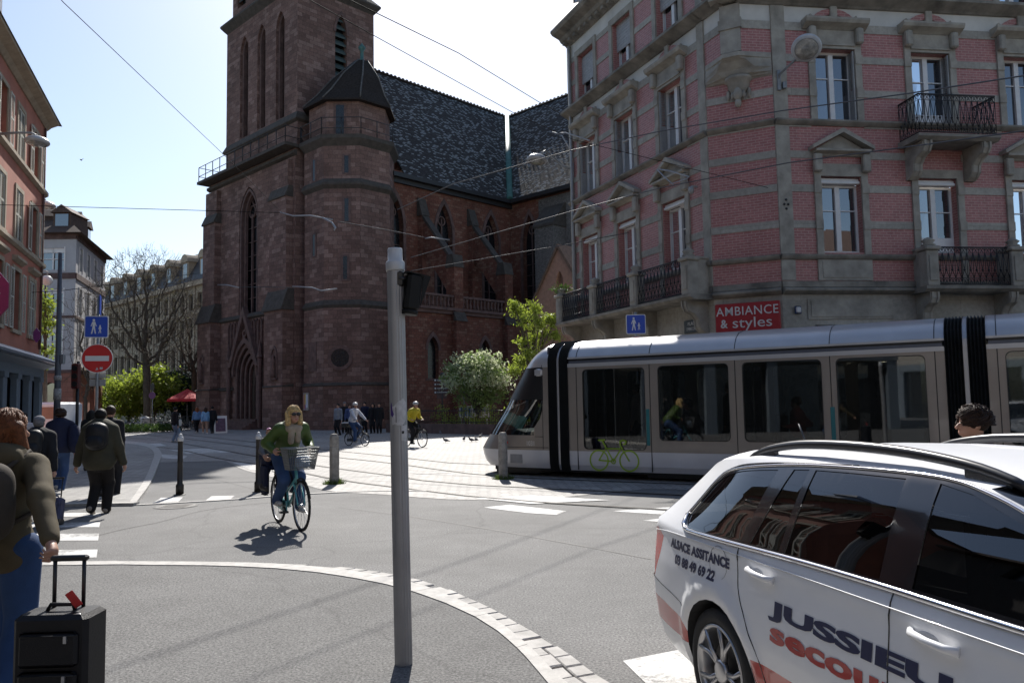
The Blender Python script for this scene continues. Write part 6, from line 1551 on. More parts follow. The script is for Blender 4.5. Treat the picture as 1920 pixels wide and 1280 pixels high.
def person(label, loc, az, H=1.72, cfg=None, group=None, name="person"):
    """one walker, stander or rider; faces local +y. cfg keys override the relaxed defaults"""
    c = dict(coat=M_blk, trou=M_djean, shoe=M_dshoe, hair='brown', style='short', skin=M_skin, stride=.25, lead=1, hem=.46, coatk=1., vox=.016, fold=.006, lean=.0, arms=None, feet=None, hips=None, seat=False, hood=False, bulk=1., cap=None, neckl=0., sleeve=True, bag=None, legs=True, headturn=0.)
    c.update(cfg or {})
    r = thing(name, label, "person", loc, -R(az), group); u = H / 1.72; bk = c['bulk']; h = c['vox']
    hipc = V(c['hips']) if c['hips'] else V((0, 0, .90 * u)); ln = c['lean']; ch = hipc + V((0, sin(ln) * .46 * u, cos(ln) * .46 * u)); nk = hipc + V((0, sin(ln) * .56 * u, cos(ln) * .56 * u)); hd = nk + V((0, sin(ln * .45) * .14 * u + .025, cos(ln * .45) * .135 * u))
    sh = {s: hipc + V((s * .175 * u * bk ** .5, sin(ln) * .475 * u, cos(ln) * .475 * u)) for s in (-1, 1)}
    hp = {s: hipc + V((s * .09 * u, 0, -.02)) for s in (-1, 1)}
    st = c['stride']
    ft = c['feet'] or {1: (.085 * u, c['lead'] * st * .5, .085), -1: (-.085 * u, -c['lead'] * st * .5, .085 + st * .14)}
    ft = {s: V(ft[s]) for s in ft}
    kn = {s: ik(hp[s], ft[s], .43 * u, .42 * u, (0, 1, .12)) for s in (-1, 1)}
    hn = c['arms'] or {1: (.25 * u, -c['lead'] * st * .35 + .02, .80 * u), -1: (-.25 * u, c['lead'] * st * .35 + .02, .80 * u)}
    hn = {s: V(hn[s]) for s in hn}
    elb = {s: ik(sh[s], hn[s], .295 * u, .26 * u, (s * (.6 if ln > .3 else .35), -.5 if ln > .3 else -.8, -1.2 if ln > .3 else -.3)) for s in (-1, 1)}
    T = c['headturn']; fx, fy = sin(T), cos(T)
    f3 = lambda x, y, z: hd + V((x * fy + y * fx, -x * fx + y * fy, z)) * u
    B = [('c', hipc, ch, .115 * u * bk, .13 * u * bk), ('c', sh[-1], sh[1], .055 * u, .055 * u, {'k': .06}), ('c', nk - V((0, 0, .04)), hd - V((0, .02, .03)), .052 * u, .05 * u), ('e', f3(0, -.012, .022), (.076 * u, .092 * u, .095 * u)), ('e', f3(0, .03, -.045), (.056 * u, .060 * u, .068 * u)),
         ('c', f3(0, .088, .0), f3(0, .106, -.026), .010 * u, .015 * u, {'k': .01}), ('e', f3(0, .083, -.066), (.022 * u, .012 * u, .010 * u), ), ('xe', f3(.031, .10, .008), (.017 * u, .014 * u, .010 * u)), ('xe', f3(-.031, .10, .008), (.017 * u, .014 * u, .010 * u)), ('e', f3(.077, -.01, -.01), (.011 * u, .022 * u, .032 * u), {'k': .008}), ('e', f3(-.077, -.01, -.01), (.011 * u, .022 * u, .032 * u), {'k': .008})]
    for s in (-1, 1):
        B += [('c', sh[s], elb[s], .048 * u, .040 * u), ('c', elb[s], hn[s], .040 * u, .026 * u), ('c', hp[s], kn[s], .085 * u, .056 * u), ('c', kn[s], ft[s], .054 * u, .036 * u), ('c', ft[s] - V((0, .03, .03)), ft[s] + V((0, .13, -.05)), .034, .026)]
        B += hand_prims(hn[s], elb[s], s, c.get('curl', {}).get(s, .55)) if h < .02 else [('c', hn[s], hn[s] + (hn[s] - elb[s]).normalized() * .13, .032, .022)]
    sdf_obj("body", B, h * (.62 if h < .013 else 1), c['skin'], r, .025)
    # trousers
    wl = c.get('legw', 1.)
    L = [('c', hipc + V((0, 0, .06)), hipc - V((0, 0, .04)), .135 * u * bk, .14 * u * bk)]
    for s in (-1, 1):
        a0 = hp[s]; L += [('c', a0, kn[s], .105 * u * wl, .074 * u * wl), ('c', kn[s], ft[s] + V((0, 0, -.01)), .074 * u * wl, .062 * u * wl)]
    sdf_obj("trousers", L, h, c['trou'], r, .03, c['fold'], 3)
    for s in (-1, 1):
        t = (ft[s] - kn[s]).normalized(); fd = V((0, 1, 0)) if abs(t.y) < .75 else V((0, .5, -.8))
        if c['seat'] is False and ft[s].z > .1 and s * c['lead'] < 0: fd = V((0, .86, -.5))
        sdf_obj("shoe", [('c', ft[s] - fd * .05 - V((0, 0, .035)), ft[s] + fd * .155 - V((0, 0, .05)), .043, .034), ('c', ft[s], ft[s] - V((0, 0, .03)), .045, .05), ('xe', ft[s] + V((0, .05, -.135)), (.3, .4, .05))] if c['seat'] is False and ft[s].z < .1 else [('c', ft[s] - fd * .05 - V((0, 0, .03)), ft[s] + fd * .155 - V((0, 0, .045)), .045, .036), ('c', ft[s], ft[s] - V((0, 0, .03)), .045, .05)], max(h * .8, .009), c['shoe'], r, .02)
    # coat with sleeves
    hem = c['hem'] * H; ck = c['coatk']; cb = V((hipc.x, hipc.y - (.03 if ln < .2 else .0), hem + .11 * ck * u)); 
    J = [('c', ch - V((0, 0, .02)), hipc + V((0, 0, .05)), .150 * u * bk * ck, .150 * u * bk * ck), ('c', sh[-1] * .92 + sh[1] * .08, sh[1] * .92 + sh[-1] * .08, .078 * u * ck, .078 * u * ck, {'k': .07}), ('c', nk - V((0, .01, .07)), nk + V((0, -.01, -.005)), .085 * u, .062 * u)]
    if hem < hipc.z: J += [('c', hipc + V((-.05, 0, .0)), cb + V((-.06, 0, 0)), .135 * u * bk * ck, .12 * u * bk * ck, {'k': .05}), ('c', hipc + V((.05, 0, .0)), cb + V((.06, 0, 0)), .135 * u * bk * ck, .12 * u * bk * ck, {'k': .05})]
    for s in (-1, 1): J += [('c', sh[s], elb[s], .072 * u * ck, .062 * u * ck), ('c', elb[s], elb[s] + (hn[s] - elb[s]) * .93, .062 * u * ck, .046 * u * ck)]
    if c['hood']: J += [('e', nk + V((0, -.10, -.02)), (.13 * u, .07 * u, .085 * u)), ('c', nk + V((-.07, -.03, .01)), nk + V((.07, -.03, .01)), .05 * u, .05 * u)]
    J += [('xe', V((hipc.x, hipc.y, hem - .28)), (.6, .6, .28))] if hem < hipc.z else []
    sdf_obj("coat", J, h, c['coat'], r, .035, c['fold'] * 1.25, 7)
    # hair, cap or helmet
    hm = M_hair[c['hair']]; sty = c['style']
    if sty == 'helmet':
        sdf_obj("hair", [('e', f3(0, -.03, .0), (.083 * u, .088 * u, .09 * u)), ('xe', f3(0, .09, -.03), (.09, .075, .13))], max(h * .8, .008), hm, r, .02)
        sdf_obj("helmet", [('e', f3(0, -.01, .06), (.098 * u, .125 * u, .085 * u)), ('xe', f3(0, 0, -.08), (.3, .3, .10)), ('xc', f3(.04, -.2, .15), f3(.04, .2, .15), .018), ('xc', f3(-.04, -.2, .15), f3(-.04, .2, .15), .018)], max(h * .8, .008), c['cap'], r, .01)
    elif sty == 'cap':
        sdf_obj("hair", [('e', f3(0, -.03, -.0), (.082 * u, .092 * u, .085 * u)), ('xe', f3(0, .09, -.02), (.09, .08, .14))], max(h * .8, .008), hm, r, .02)
        sdf_obj("cap", [('e', f3(0, -.01, .05), (.086 * u, .104 * u, .075 * u)), ('xe', f3(0, 0, -.07), (.3, .3, .085)), ('c', f3(-.02, .1, .035), f3(.02, .13, .03), .02, .02)], max(h * .8, .008), c['cap'], r, .01)
    else:
        P = [('e', f3(0, -.022, .035), (.088 * u, .100 * u, .096 * u))]
        if sty == 'bob': P += [('c', f3(s * .078, -.02, .02), f3(s * .088, .01, -.115), .042 * u, .036 * u) for s in (-1, 1)] + [('c', f3(0, -.07, 0), f3(0, -.075, -.12), .07 * u, .06 * u)]
        if sty == 'long': P += [('c', f3(s * .06, -.05, .0), f3(s * .07, -.07, -.17), .06 * u, .05 * u) for s in (-1, 1)] + [('c', f3(0, -.08, 0), f3(0, -.11, -.20), .075 * u, .06 * u)]
        if sty == 'wild': 
            rr_ = np.random.RandomState(4)
            for _ in range(46):
                a, b = rr_.uniform(0, 6.28), rr_.uniform(-.5, 1.2); d = V((cos(a) * cos(b), sin(a) * cos(b) - .15, sin(b))); 
                if d.y > .6: continue
                P.append(('e', f3(d.x * .085, d.y * .095 - .02, d.z * .095 + .03), (.030, .030, .026)))
        P += [('xe', f3(0, .105, -.045), (.075 if sty in ('bob', 'long') else .12, .085, .10))]
        if sty in ('short', 'wild'): P += [('xe', f3(0, .02, -.12), (.2, .2, .075))]
        sdf_obj("hair", P, max(h * .7, .008), hm, r, .02, c.get('hairfold', .006), 11)
    if c.get('locks'):
        n, Ln, wv, lr = c['locks']; rr_ = np.random.RandomState(21); mb = MB()
        for q in range(n):
            ph = rr_.uniform(-pi, pi); fr = abs(ph) < .9; Lk = Ln * rr_.uniform(.75, 1.1); pts = []; w0 = rr_.uniform(0, 6); th0 = rr_.uniform(.02, .9)
            for k in range(9):
                t = k / 8; th = th0 + (1.75 - th0) * min(1, t * 1.5); p2 = ph + (np.sign(ph) * (1.15 - abs(ph)) * min(1, t * 1.6) if fr else 0) + wv * .25 * sin(w0 + t * 9); k2 = 1.04 + .05 * sin(w0 + q) + wv * .06 * sin(w0 + t * 11) + (.16 * (1 + sin(q * 1.7)) * t if wv > 2 else 0)
                dn = max(0, t - .66) * 3 * Lk; pts.append(f3(.088 * k2 * sin(th) * sin(p2), -.022 + .100 * k2 * sin(th) * cos(p2), .032 + .098 * k2 * cos(th) - dn))
            mb.tube(pts, [lr * (.7 + .5 * sin(pi * min(1, k / 8 + .15))) if k < 8 else lr * .2 for k in range(9)], 4, cap=False)
        mb.obj("hair_strands", hm, r, fixn=False)
    return r, dict(hip=hipc, ch=ch, nk=nk, hd=hd, sh=sh, hn=hn, el=elb, ft=ft, f3=f3, u=u)

def backpack(name, label, parent_person, J, mat, size=(.30, .16, .42), off=(0, 0, 0), h=.014):
    """worn on the back: own thing, rests on a person"""
    p = parent_person; o = thing(name, label, "bag", p.location, p.rotation_euler.z); c = J['ch'] + V((0, -.15 - size[1] * .45, -.10)) + V(off); w, d, t = (q / 2 for q in size)
    sdf_obj("main_body", [('c', c + V((sx * (w - .09), 0, sz * (t - .1))), c + V((-sx * (w - .09), 0, sz * (t - .1))), .09, .09, {'k': .06}) for sx in (1,) for sz in (-1, -.3, .3, 1)] + [('c', c + V((0, 0, t - .1)), c - V((0, 0, t - .1)), d * 1.25, d * 1.35)], h, mat, o, .05, .005, 5)
    sdf_obj("pocket", [('c', c + V((-.06, -d * 1.1, -t * .45)), c + V((.06, -d * 1.1, -t * .45)), .075, .075), ('c', c + V((-.05, -d, -t * .2)), c + V((.05, -d, -t * .2)), .06, .06)], h, mat, o, .04, .004, 6)
    for s in (-1, 1):
        mb = MB(); mb.tube([c + V((s * .09, d * .6, t * .8)), J['sh'][s] * .75 + J['nk'] * .25 + V((0, .0, .075)), J['sh'][s] * .85 + J['ch'] * .15 + V((0, .13, -.03)), J['sh'][s] * .8 + J['hip'] * .2 + V((s * .02, .12, -.16)), c + V((s * .13, d * .5, -t * .6))], .016, 6); mb.obj("strap", mat, o)
    return o

# ---------------------------------------------------------------- bicycles
M_tyre = plain("bicycle_tyre", (.012, .012, .012), .7); M_spoke = plain("bright_spokes", (.45, .45, .46), .35, .8)
def bicycle(name, label, loc, az, col, group=None, wr=.345, wb=1.06, basket=False, fine=True, mixte=True, lean=0.):
    o = thing(name, label, "bicycle", loc, -R(az), group); o.rotation_euler = (0, lean, -R(az))
    yr, yf = -wb / 2, wb / 2; P = plain(name + "_paint", col, .35, .1, .5, var=.05, coat=.5)
    bb = V((0, yr + .46, .28)); sd = V((0, yr + .28, .86)); hdt = V((0, yf - .27, .93)); hdb = V((0, yf - .17, .62)); ra, fa = V((0, yr, wr)), V((0, yf, wr)); n = 8 if fine else 5
    mb = MB(); mb.tube([bb, sd], .017, n); mb.tube([hdt + V((0, .01, -.05)), hdb], .021, n); mb.tube([hdb, bb], .019, n); mb.tube([hdb + V((0, -.015, .1)), bb + (sd - bb) * (.35 if mixte else .92)], .017, n)
    for s in (-1, 1): mb.tube([bb + V((s * .03, 0, 0)), ra + V((s * .06, 0, 0))], .010, n); mb.tube([sd + V((s * .02, 0, -.08)), ra + V((s * .06, 0, 0))], .008, n); mb.tube([hdb + V((s * .045, 0, 0)), fa + V((s * .05, -.02, .05)), fa + V((s * .05, 0, 0))], .012, n)
    fr = mb.obj("frame", P, o)
    for c, k in ((ra, 0), (fa, 1)):
        mb = MB(); N = 32 if fine else 16; mb.tube([c + V((0, cos(2 * pi * q / N) * (wr - .018), sin(2 * pi * q / N) * (wr - .018))) for q in range(N)], .018, 6, closed=True); w = mb.obj("wheel", M_tyre, o)
        mb = MB(); mb.tube([c + V((0, cos(2 * pi * q / N) * (wr - .042), sin(2 * pi * q / N) * (wr - .042))) for q in range(N)], .011, 5, closed=True)
        for q in range(18 if fine else 8): a = 2 * pi * q / (18 if fine else 8); mb.tube([c + V((.02 * (-1) ** q, 0, 0)), c + V((0, cos(a) * (wr - .04), sin(a) * (wr - .04)))], .0022 if fine else .004, 3, cap=False)
        mb.lathe([(.02, -.04), (.024, -.03), (.024, .03), (.02, .04)], c, 8, ax=(1, 0, 0)); mb.obj("spokes", M_spoke, w)
        mb = MB(); mb.tube([c + V((0, cos(R(a)) * (wr + .02), sin(R(a)) * (wr + .02))) for a in (range(10, 171, 16) if not k else range(20, 150, 13))], .013, 5); mb.obj("mudguard", M_tyre if fine else P, o)
    mb = MB(); mb.ball(sd + V((0, -.03, .08)), (.07, .13, .03), 10, 6); mb.tube([sd, sd + V((0, -.01, .06))], .013, 6); mb.obj("saddle", M_tblk, o)
    hb = hdt + V((0, .0, .10)); mb = MB(); mb.tube([hb + V((-.29, -.12, .02)), hb + V((-.25, -.02, .03)), hb + V((-.12, .05, .01)), hb, hb + V((.12, .05, .01)), hb + V((.25, -.02, .03)), hb + V((.29, -.12, .02))], .013, 6); mb.tube([hb, hdt + V((0, 0, -.05))], .014, 6); mb.obj("handlebar", M_tblk, o)
    mb = MB(); mb.lathe([(.085, -.006), (.085, .006)], bb + V((.06, 0, 0)), 18, ax=(1, 0, 0)); mb.tube([bb + V((.07, 0, 0)), bb + V((.08, .15, -.05))], .011, 5); mb.tube([bb + V((-.07, 0, 0)), bb + V((-.08, -.15, .05))], .011, 5); mb.box(.06, .17, bb.y + .11, bb.y + .19, bb.z - .065, bb.z - .04); mb.box(-.17, -.06, bb.y - .19, bb.y - .11, bb.z + .04, bb.z + .065); mb.obj("crankset", M_tblk, o)
    mb = MB(); mb.prism([(yr - .05, wr + .03), (bb.y + .1, .37), (bb.y + .1, .2), (yr - .03, wr - .07)], .05, .066, 'x'); mb.obj("chain_guard", P, o)
    mb = MB()
    for s in (-1, 1): mb.tube([V((s * .06, yr - .12, .74)), V((s * .06, yr + .22, .74)), V((s * .05, yr + .25, .80))], .007, 5); mb.tube([V((s * .06, yr, .74)), ra + V((s * .06, 0, 0))], .006, 5)
    mb.obj("rack", M_tblk, o)
    if basket:
        mb = MB(); c = hb + V((0, .2, -.03)); g = .004
        A = [c + V((sx * .17, sy * .11, -.17)) for sx, sy in ((-1, -1), (1, -1), (1, 1), (-1, 1))]; B = [c + V((sx * .22, sy * .15, .12)) for sx, sy in ((-1, -1), (1, -1), (1, 1), (-1, 1))]
        for i in range(4):
            a0, a1, b0, b1 = A[i], A[(i + 1) % 4], B[i], B[(i + 1) % 4]; N = 15
            for q in range(N + 1): t = q / N; mb.tube([a0.lerp(a1, t), b0.lerp(b1, t)], .0032, 3, cap=False)
            for q in range(9): t = q / 8; mb.tube([a0.lerp(b0, t), a1.lerp(b1, t)], .0032 if q < 8 else .010, 4 if q < 8 else 6, cap=False)
        for q in range(7): t = q / 6; mb.tube([A[0].lerp(A[1], t), A[3].lerp(A[2], t)], .003, 3, cap=False)
        mb.obj("basket", plain("grey_wire_basket", (.20, .205, .20), .45, .5), o)
        mb = MB(); mb.bbox(-.13, .05, c.y - .08, c.y + .07, c.z - .16, c.z + .01, .03); mb.obj("parcel", plain("pale_blue_parcel", (.25, .32, .42), .6), o)
    return o, dict(hb=hb, sd=sd, bb=bb)
# ================================================================ the people and what they carry
# ---- woman cycling towards us with a child on the back
fw_, rw_ = G(564, 995.6), G(523, 980); mid = (fw_ + rw_) / 2; hdg = fw_ - rw_; azb = math.degrees(atan2(hdg.x, hdg.y))
bk1, bj = bicycle("city_bicycle", "turquoise ladies city bicycle with a grey wire front basket", mid, azb, (.10, .36, .38), basket=True, wb=1.0)
M_green = cloth("green_quilted_jacket", (.06, .10, .022), .5); M_scarf = cloth("beige_scarf", (.34, .28, .21), .9, .35)
hb = bj['hb']
wm, J = person("blonde woman in green jacket and sunglasses riding the turquoise bicycle", mid, azb, 1.70, dict(coat=M_green, trou=M_jean, shoe=M_sole, hair='blond', style='bob', vox=.011, fold=.006, lean=.62, hips=(0, -.2, .99), seat=True, hem=.60, arms={1: (.265, hb.y - .10, hb.z + .055), -1: (-.265, hb.y - .10, hb.z + .055)}, feet={1: (.12, bj['bb'].y - .16, .37), -1: (-.12, bj['bb'].y + .13, .29)}, curl={1: 1.0, -1: 1.0}, coatk=1.08, legw=1.05, locks=(260, .10, .5, .0042)))
f3 = J['f3']
mb = MB(); 
for s in (-1, 1): mb.ball(f3(s * .034, .096, .01), (.031, .010, .024), 12, 8); mb.tube([f3(s * .06, .088, .016), f3(s * .083, -.0, .012)], .004, 4)
mb.tube([f3(-.012, .103, .016), f3(.012, .103, .016)], .005, 4); mb.obj("sunglasses", M_tblk, wm)
mb = MB(); mb.ball(f3(0, .093, -.064), (.021, .007, .0075), 10, 6); mb.obj("mouth", plain("lips", (.35, .09, .08), .4), wm)
nk = J['nk']; sdf_obj("scarf", [('c', nk + V((-.06, .0, -.02)), nk + V((.06, .0, -.02)), .062, .062), ('c', nk + V((-.06, .06, -.06)), nk + V((.06, .06, -.06)), .05, .05), ('c', nk + V((.03, .06, -.10)), nk + V((.05, .08, -.24)), .045, .03), ('c', nk + V((-.04, .06, -.10)), nk + V((-.05, .07, -.22)), .045, .03)], .010, M_scarf, wm, .02, .016, 4)
# the child behind her
kb = mid
kd, KJ = person("small child in a pink helmet sitting in the rear seat of the bicycle", kb, azb, .95, dict(coat=cloth("grey_child_coat", (.16, .15, .16)), trou=M_nvy, shoe=M_dshoe, hair='brown', style='helmet', cap=plain("pink_helmet", (.42, .09, .26), .35, coat=.6), vox=.014, fold=.004, hips=(.10, -.66, .92), seat=True, hem=.80, bulk=.8, arms={1: (.22, -.46, .98), -1: (.0, -.46, .98)}, feet={1: (.22, -.50, .56), -1: (.0, -.50, .56)}), )
cs = thing("child_seat", "dark child seat fixed behind the saddle of the turquoise bicycle", "seat", mid, -R(azb)); mb = MB(); mb.bbox(-.16, .16, -.80, -.74, .80, 1.25, .03); mb.bbox(-.16, .16, -.78, -.40, .77, .83, .03); mb.bbox(-.21, -.165, -.78, -.40, .80, 1.0, .02); mb.bbox(.165, .21, -.78, -.40, .80, 1.0, .02); mb.bbox(.17, .24, -.62, -.36, .42, .85, .03); mb.bbox(-.24, -.17, -.62, -.36, .42, .85, .03); mb.obj("shell", M_nvy, cs)

# ---- woman with the suitcase, close on the left
P0 = at(10, 1000, 4.75); P0.z = .0; M_bluej = cloth("bright_blue_jeans", (.028, .062, .15))
hx = at(94, 1046, 4.35); az0 = -4.
def tolocal(p, base, az): 
    d = p - base; a = R(az); return V((d.x * cos(a) - d.y * sin(a), d.x * sin(a) + d.y * cos(a), p.z))
hl = tolocal(hx, P0, az0)
w1, J = person("red haired woman in olive hooded parka and blue jeans pulling the black suitcase", P0, az0, 1.70, dict(coat=M_olive, trou=M_bluej, shoe=plain("navy_trainers", (.05, .06, .11), .6), hair='ginger', style='bob', vox=.0125, fold=.008, stride=.34, lead=-1, hem=.43, coatk=.97, hood=True, bulk=.90, arms={1: (hl.x - .01, hl.y + .02, hl.z + .085), -1: (-.27, .1, .85)}, curl={1: 1.15, -1: .6}, headturn=.5, hairfold=.010, legw=1.1, locks=(300, .14, 1.0, .0055)))
backpack("backpack", "grey brown backpack on the red haired woman's back", w1, J, M_bagg, (.32, .17, .44), (.02, -.05, -.06), .0125)
def suitcase(name, label, c, az, w, d, h, z0, handle, mat, tag=False, tilt=0.):
    o = thing(name, label, "suitcase", c, -R(az)); o.rotation_euler = (tilt, 0, -R(az))
    mb = MB(); mb.bbox(-w / 2, w / 2, -d / 2, d / 2, z0, z0 + h, .022); b = mb.obj("shell", mat, o)
    for z1, z2, dd in ((.08, .52, .03), (.56, .86, .022)):
        mb = MB(); mb.bbox(-w / 2 + .04, w / 2 - .04, -d / 2 - dd, -d / 2 + .01, z0 + h * z1, z0 + h * z2, .02); mb.obj("pocket", mat, o)
        mb = MB(); mb.tube([(-w / 2 + .05, -d / 2 - dd - .001, z0 + h * z2 - .015), (w / 2 - .05, -d / 2 - dd - .001, z0 + h * z2 - .015)], .0035, 4); mb.m = 1; mb.box(w / 2 - .1, w / 2 - .085, -d / 2 - dd - .012, -d / 2 - dd, z0 + h * z2 - .05, z0 + h * z2 - .015); mb.obj("zip", [M_tblk, M_spoke], o)
    for s in (-1, 1):
        mb = MB(); mb.lathe([(.035, -.018), (.04, -.01), (.04, .01), (.035, .018)], (s * (w / 2 - .05), d / 2 - .02, .04), 14, ax=(1, 0, 0)); mb.obj("wheel", M_crub, o)
        mb = MB(); mb.box(s * (w / 2 - .02) - .022, s * (w / 2 - .02) + .022, -d / 2 - .0, d / 2, z0 - .02, z0 + .05); mb.obj("corner_guard", M_tblk, o)
    hw = .075
    mb = MB(); mb.tube([(-hw, d / 2 - .04, z0 + h - .02), (-hw, d / 2 - .04, handle - .015)], .0105, 8); mb.tube([(hw, d / 2 - .04, z0 + h - .02), (hw, d / 2 - .04, handle - .015)], .0105, 8); mb.bbox(-hw - .022, hw + .022, d / 2 - .057, d / 2 - .023, handle - .03, handle, .008); mb.obj("pull_handle", M_tblk, o)
    mb = MB(); mb.tube([(-.07, 0, z0 + h), (-.055, 0, z0 + h + .03), (.055, 0, z0 + h + .03), (.07, 0, z0 + h)], .011, 6); mb.obj("carry_handle", mat, o)
    mb = MB(); mb.tube([(-w / 2 + .02, -d / 2 + .05, z0 + h - .004), (w / 2 - .03, -d / 2 + .05, z0 + h - .004)], .004, 5); mb.m = 1; mb.ball((w / 2 - .06, -d / 2 + .03, z0 + h - .01), (.025, .012, .012), 8, 6); mb.obj("zip", [M_tblk, M_spoke], o)
    if tag:
        mb = MB(); mb.T = Matrix.Translation((.09, -.02, z0 + h + .035)) @ Matrix.Rotation(R(-32), 4, 'Y') @ Matrix.Rotation(R(12), 4, 'X'); mb.bbox(-.022, .022, -.003, .003, -.015, .075, .0028); t = mb.obj("luggage_tag", plain("red_tag", (.50, .03, .03), .5), o)
        M0 = mb.T; mb = MB(M0 @ Matrix.Rotation(R(90), 4, 'Y')); text_on(mb, "TAG", -.03, 0, -.0034, .03, ext=.0004); mb.obj("lettering", M_lett, t) if False else None
    return o
sc_ = at(114, 1200, 4.12); sc_.z = .0; hc = at(104, 1046, 4.12)
suitcase("suitcase", "black soft trolley suitcase with extended handle and red tag", (sc_.x, sc_.y, .052), -2., .37, .22, .56, .06, hc.z - .05, M_bagk, True)

# ---- the walkers ahead of her
p = G(70, 978); p.z = 0
w2, J = person("man in black jacket and grey cap pulling the small dark trolley bag", at(70, 900, 12.2).xy.to_3d(), -12., 1.62, dict(coat=M_blk, trou=M_djean, cap=cloth("grey_cap", (.16, .16, .18)), style='cap', hair='grey', stride=.3, coatk=1.12, hood=True, bulk=1.12, vox=.016, arms={1: (.27, -.12, .78), -1: (-.27, .1, .78)}, hem=.47))
backpack("backpack", "black backpack on the man in the grey cap", w2, J, M_bagk, (.30, .14, .42), (-.02, 0, .02), .018)
tb = at(96, 965, 11.7); suitcase("trolley_bag", "small dark patterned trolley bag rolling behind the man in the grey cap", (tb.x, tb.y, 0), -10, .27, .2, .36, .04, .72, cloth("navy_pattern_nylon", (.05, .055, .11), .6, .7), False, R(-12))
w3, J = person("person in navy coat with a large navy bag over the right shoulder", at(112, 850, 16.4).xy.to_3d(), -14., 1.72, dict(coat=M_nvy, trou=M_jean, shoe=M_sole, hair='brown', style='wild', stride=.3, lead=-1, coatk=1.15, bulk=1.15, hem=.48, hood=True, vox=.018))
bg = thing("shoulder_bag", "large navy bag hanging from the walker's right shoulder", "bag", w3.location, w3.rotation_euler.z); sdf_obj("main_body", [('c', V((.27, -.06, 1.28)), V((.34, -.1, .98)), .10, .15), ('c', V((.27, .05, 1.2)), V((.34, .04, .98)), .09, .14)], .02, M_nvy, bg, .05, .012, 2)
w4, J4 = person("stout person in dark olive hooded coat wearing a black backpack", at(186, 900, 12.9).xy.to_3d(), -10., 1.70, dict(coat=M_olived, trou=cloth("black_brown_trousers", (.014, .012, .012)), shoe=plain("beige_shoes", (.30, .25, .2), .7), hair='black', style='short', stride=.2, lead=1, coatk=1.25, bulk=1.25, hem=.43, hood=True, vox=.014, fold=.008, arms={1: (.36, .03, .80), -1: (-.36, .05, .80)}, legw=1.15))
backpack("backpack", "black backpack on the person in the dark olive coat", w4, J4, M_bagk, (.32, .17, .42), (.03, -.03, .02), .014)
w5, J = person("dark haired person in black walking just ahead of the olive coat", at(205, 880, 15.2).xy.to_3d(), -8., 1.76, dict(coat=M_blk, trou=M_blk, shoe=M_dshoe, hair='brown', style='short', stride=.3, hem=.5, vox=.02))
person("person in white top and dark hair by the grey shopfront", at(42, 850, 18.5).xy.to_3d(), 160., 1.66, dict(coat=cloth("white_top", (.5, .46, .46)), trou=M_jean, hair='black', style='short', vox=.02, hem=.52))
person("dark haired person in brown by the shop window behind the others", at(28, 850, 22).xy.to_3d(), 170., 1.70, dict(coat=cloth("brown_coat", (.09, .06, .045)), trou=M_blk, hair='black', style='short', vox=.024))
person("dark long haired woman in black near the no entry sign", at(170, 830, 21.5).xy.to_3d(), -20., 1.68, dict(coat=M_blk, trou=M_djean, hair='black', style='long', vox=.024))
far = dict(vox=.03, fold=.0)
def fp(lab, x, y, Y, az, H, **k): return person(lab, at(x, y, Y).xy.to_3d(), az, H, {**far, **k}, None)
fp("person in bright red top and white trousers by the arcade", 141, 800, 62, -20, 1.72, coat=cloth("red_top", (.45, .02, .02)), trou=cloth("white_trousers", (.5, .5, .48)), hair='black')
fp("distant person in dark red jacket walking by the arcade", 166, 795, 70, -20, 1.7, coat=cloth("dark_red_jacket", (.32, .02, .025)), trou=M_blk, hair='black')
fp("young person in black jacket and pale jeans standing on the plaza", 328, 800, 39., 30, 1.74, coat=M_blk, trou=M_ljean, shoe=M_sole, hair='black', stride=.1, vox=.024)
tt = thing("tote_bag", "white tote bag on the arm of the person in pale jeans", "bag", at(337, 795, 39.).xy.to_3d()); mb = MB(); mb.bbox(-.05, .05, -.14, .14, .78, 1.12, .03); mb.tube([(0, -.1, 1.1), (0, -.03, 1.42), (0, .03, 1.42), (0, .1, 1.1)], .01, 5); mb.obj("main_body", cloth("white_canvas", (.5, .48, .45)), tt)
fp("woman in blue denim jacket walking with two friends by the church", 369, 790, 51, -35, 1.70, coat=cloth("denim_jacket", (.10, .20, .36)), trou=M_blk, shoe=M_sole, hair='ginger', style='long', stride=.35, hem=.52)
fp("woman in light blue jacket in the middle of three friends", 385, 790, 50, -35, 1.68, coat=cloth("light_blue_jacket", (.16, .32, .52)), trou=cloth("beige_skirt", (.3, .2, .15)), shoe=M_sole, hair='brown', style='long', stride=.35, lead=-1)
fp("person in black at the right of three friends", 398, 790, 50.5, -35, 1.74, coat=M_blk, trou=M_blk, hair='black', stride=.4)
fp("man in grey shirt standing by the church wall", 634, 790, 43.5, 200, 1.76, coat=cloth("grey_shirt", (.22, .24, .28)), trou=M_blk, hair='black', stride=.1)
fp("person in blue jacket in the group by the church wall", 655, 790, 45, 150, 1.72, coat=cloth("blue_jacket", (.05, .08, .2)), trou=M_blk, hair='brown', stride=.1)
fp("tall person in dark jacket at the back of the wall group", 646, 785, 46.5, 170, 1.86, coat=M_blk, trou=M_blk, hair='grey', stride=.1)
fp("dark dressed person behind the white cyclist", 684, 785, 46, 190, 1.84, coat=M_nvy, trou=M_blk, hair='black', stride=.1)
fp("person in black with pale face at the right of the wall group", 699, 790, 45.5, 185, 1.76, coat=M_blk, trou=M_blk, hair='black', style='long', stride=.1)
fp("person in black coat beside the lamp of the pole, last of the wall group", 711, 790, 45.2, 175, 1.76, coat=M_blk, trou=M_blk, hair='black', stride=.1, hem=.35)
fp("person in dark clothes seated low by the church portal step", 540, 790, 50, 180, 1.5, coat=M_blk, trou=M_blk, hair='black', stride=.1)
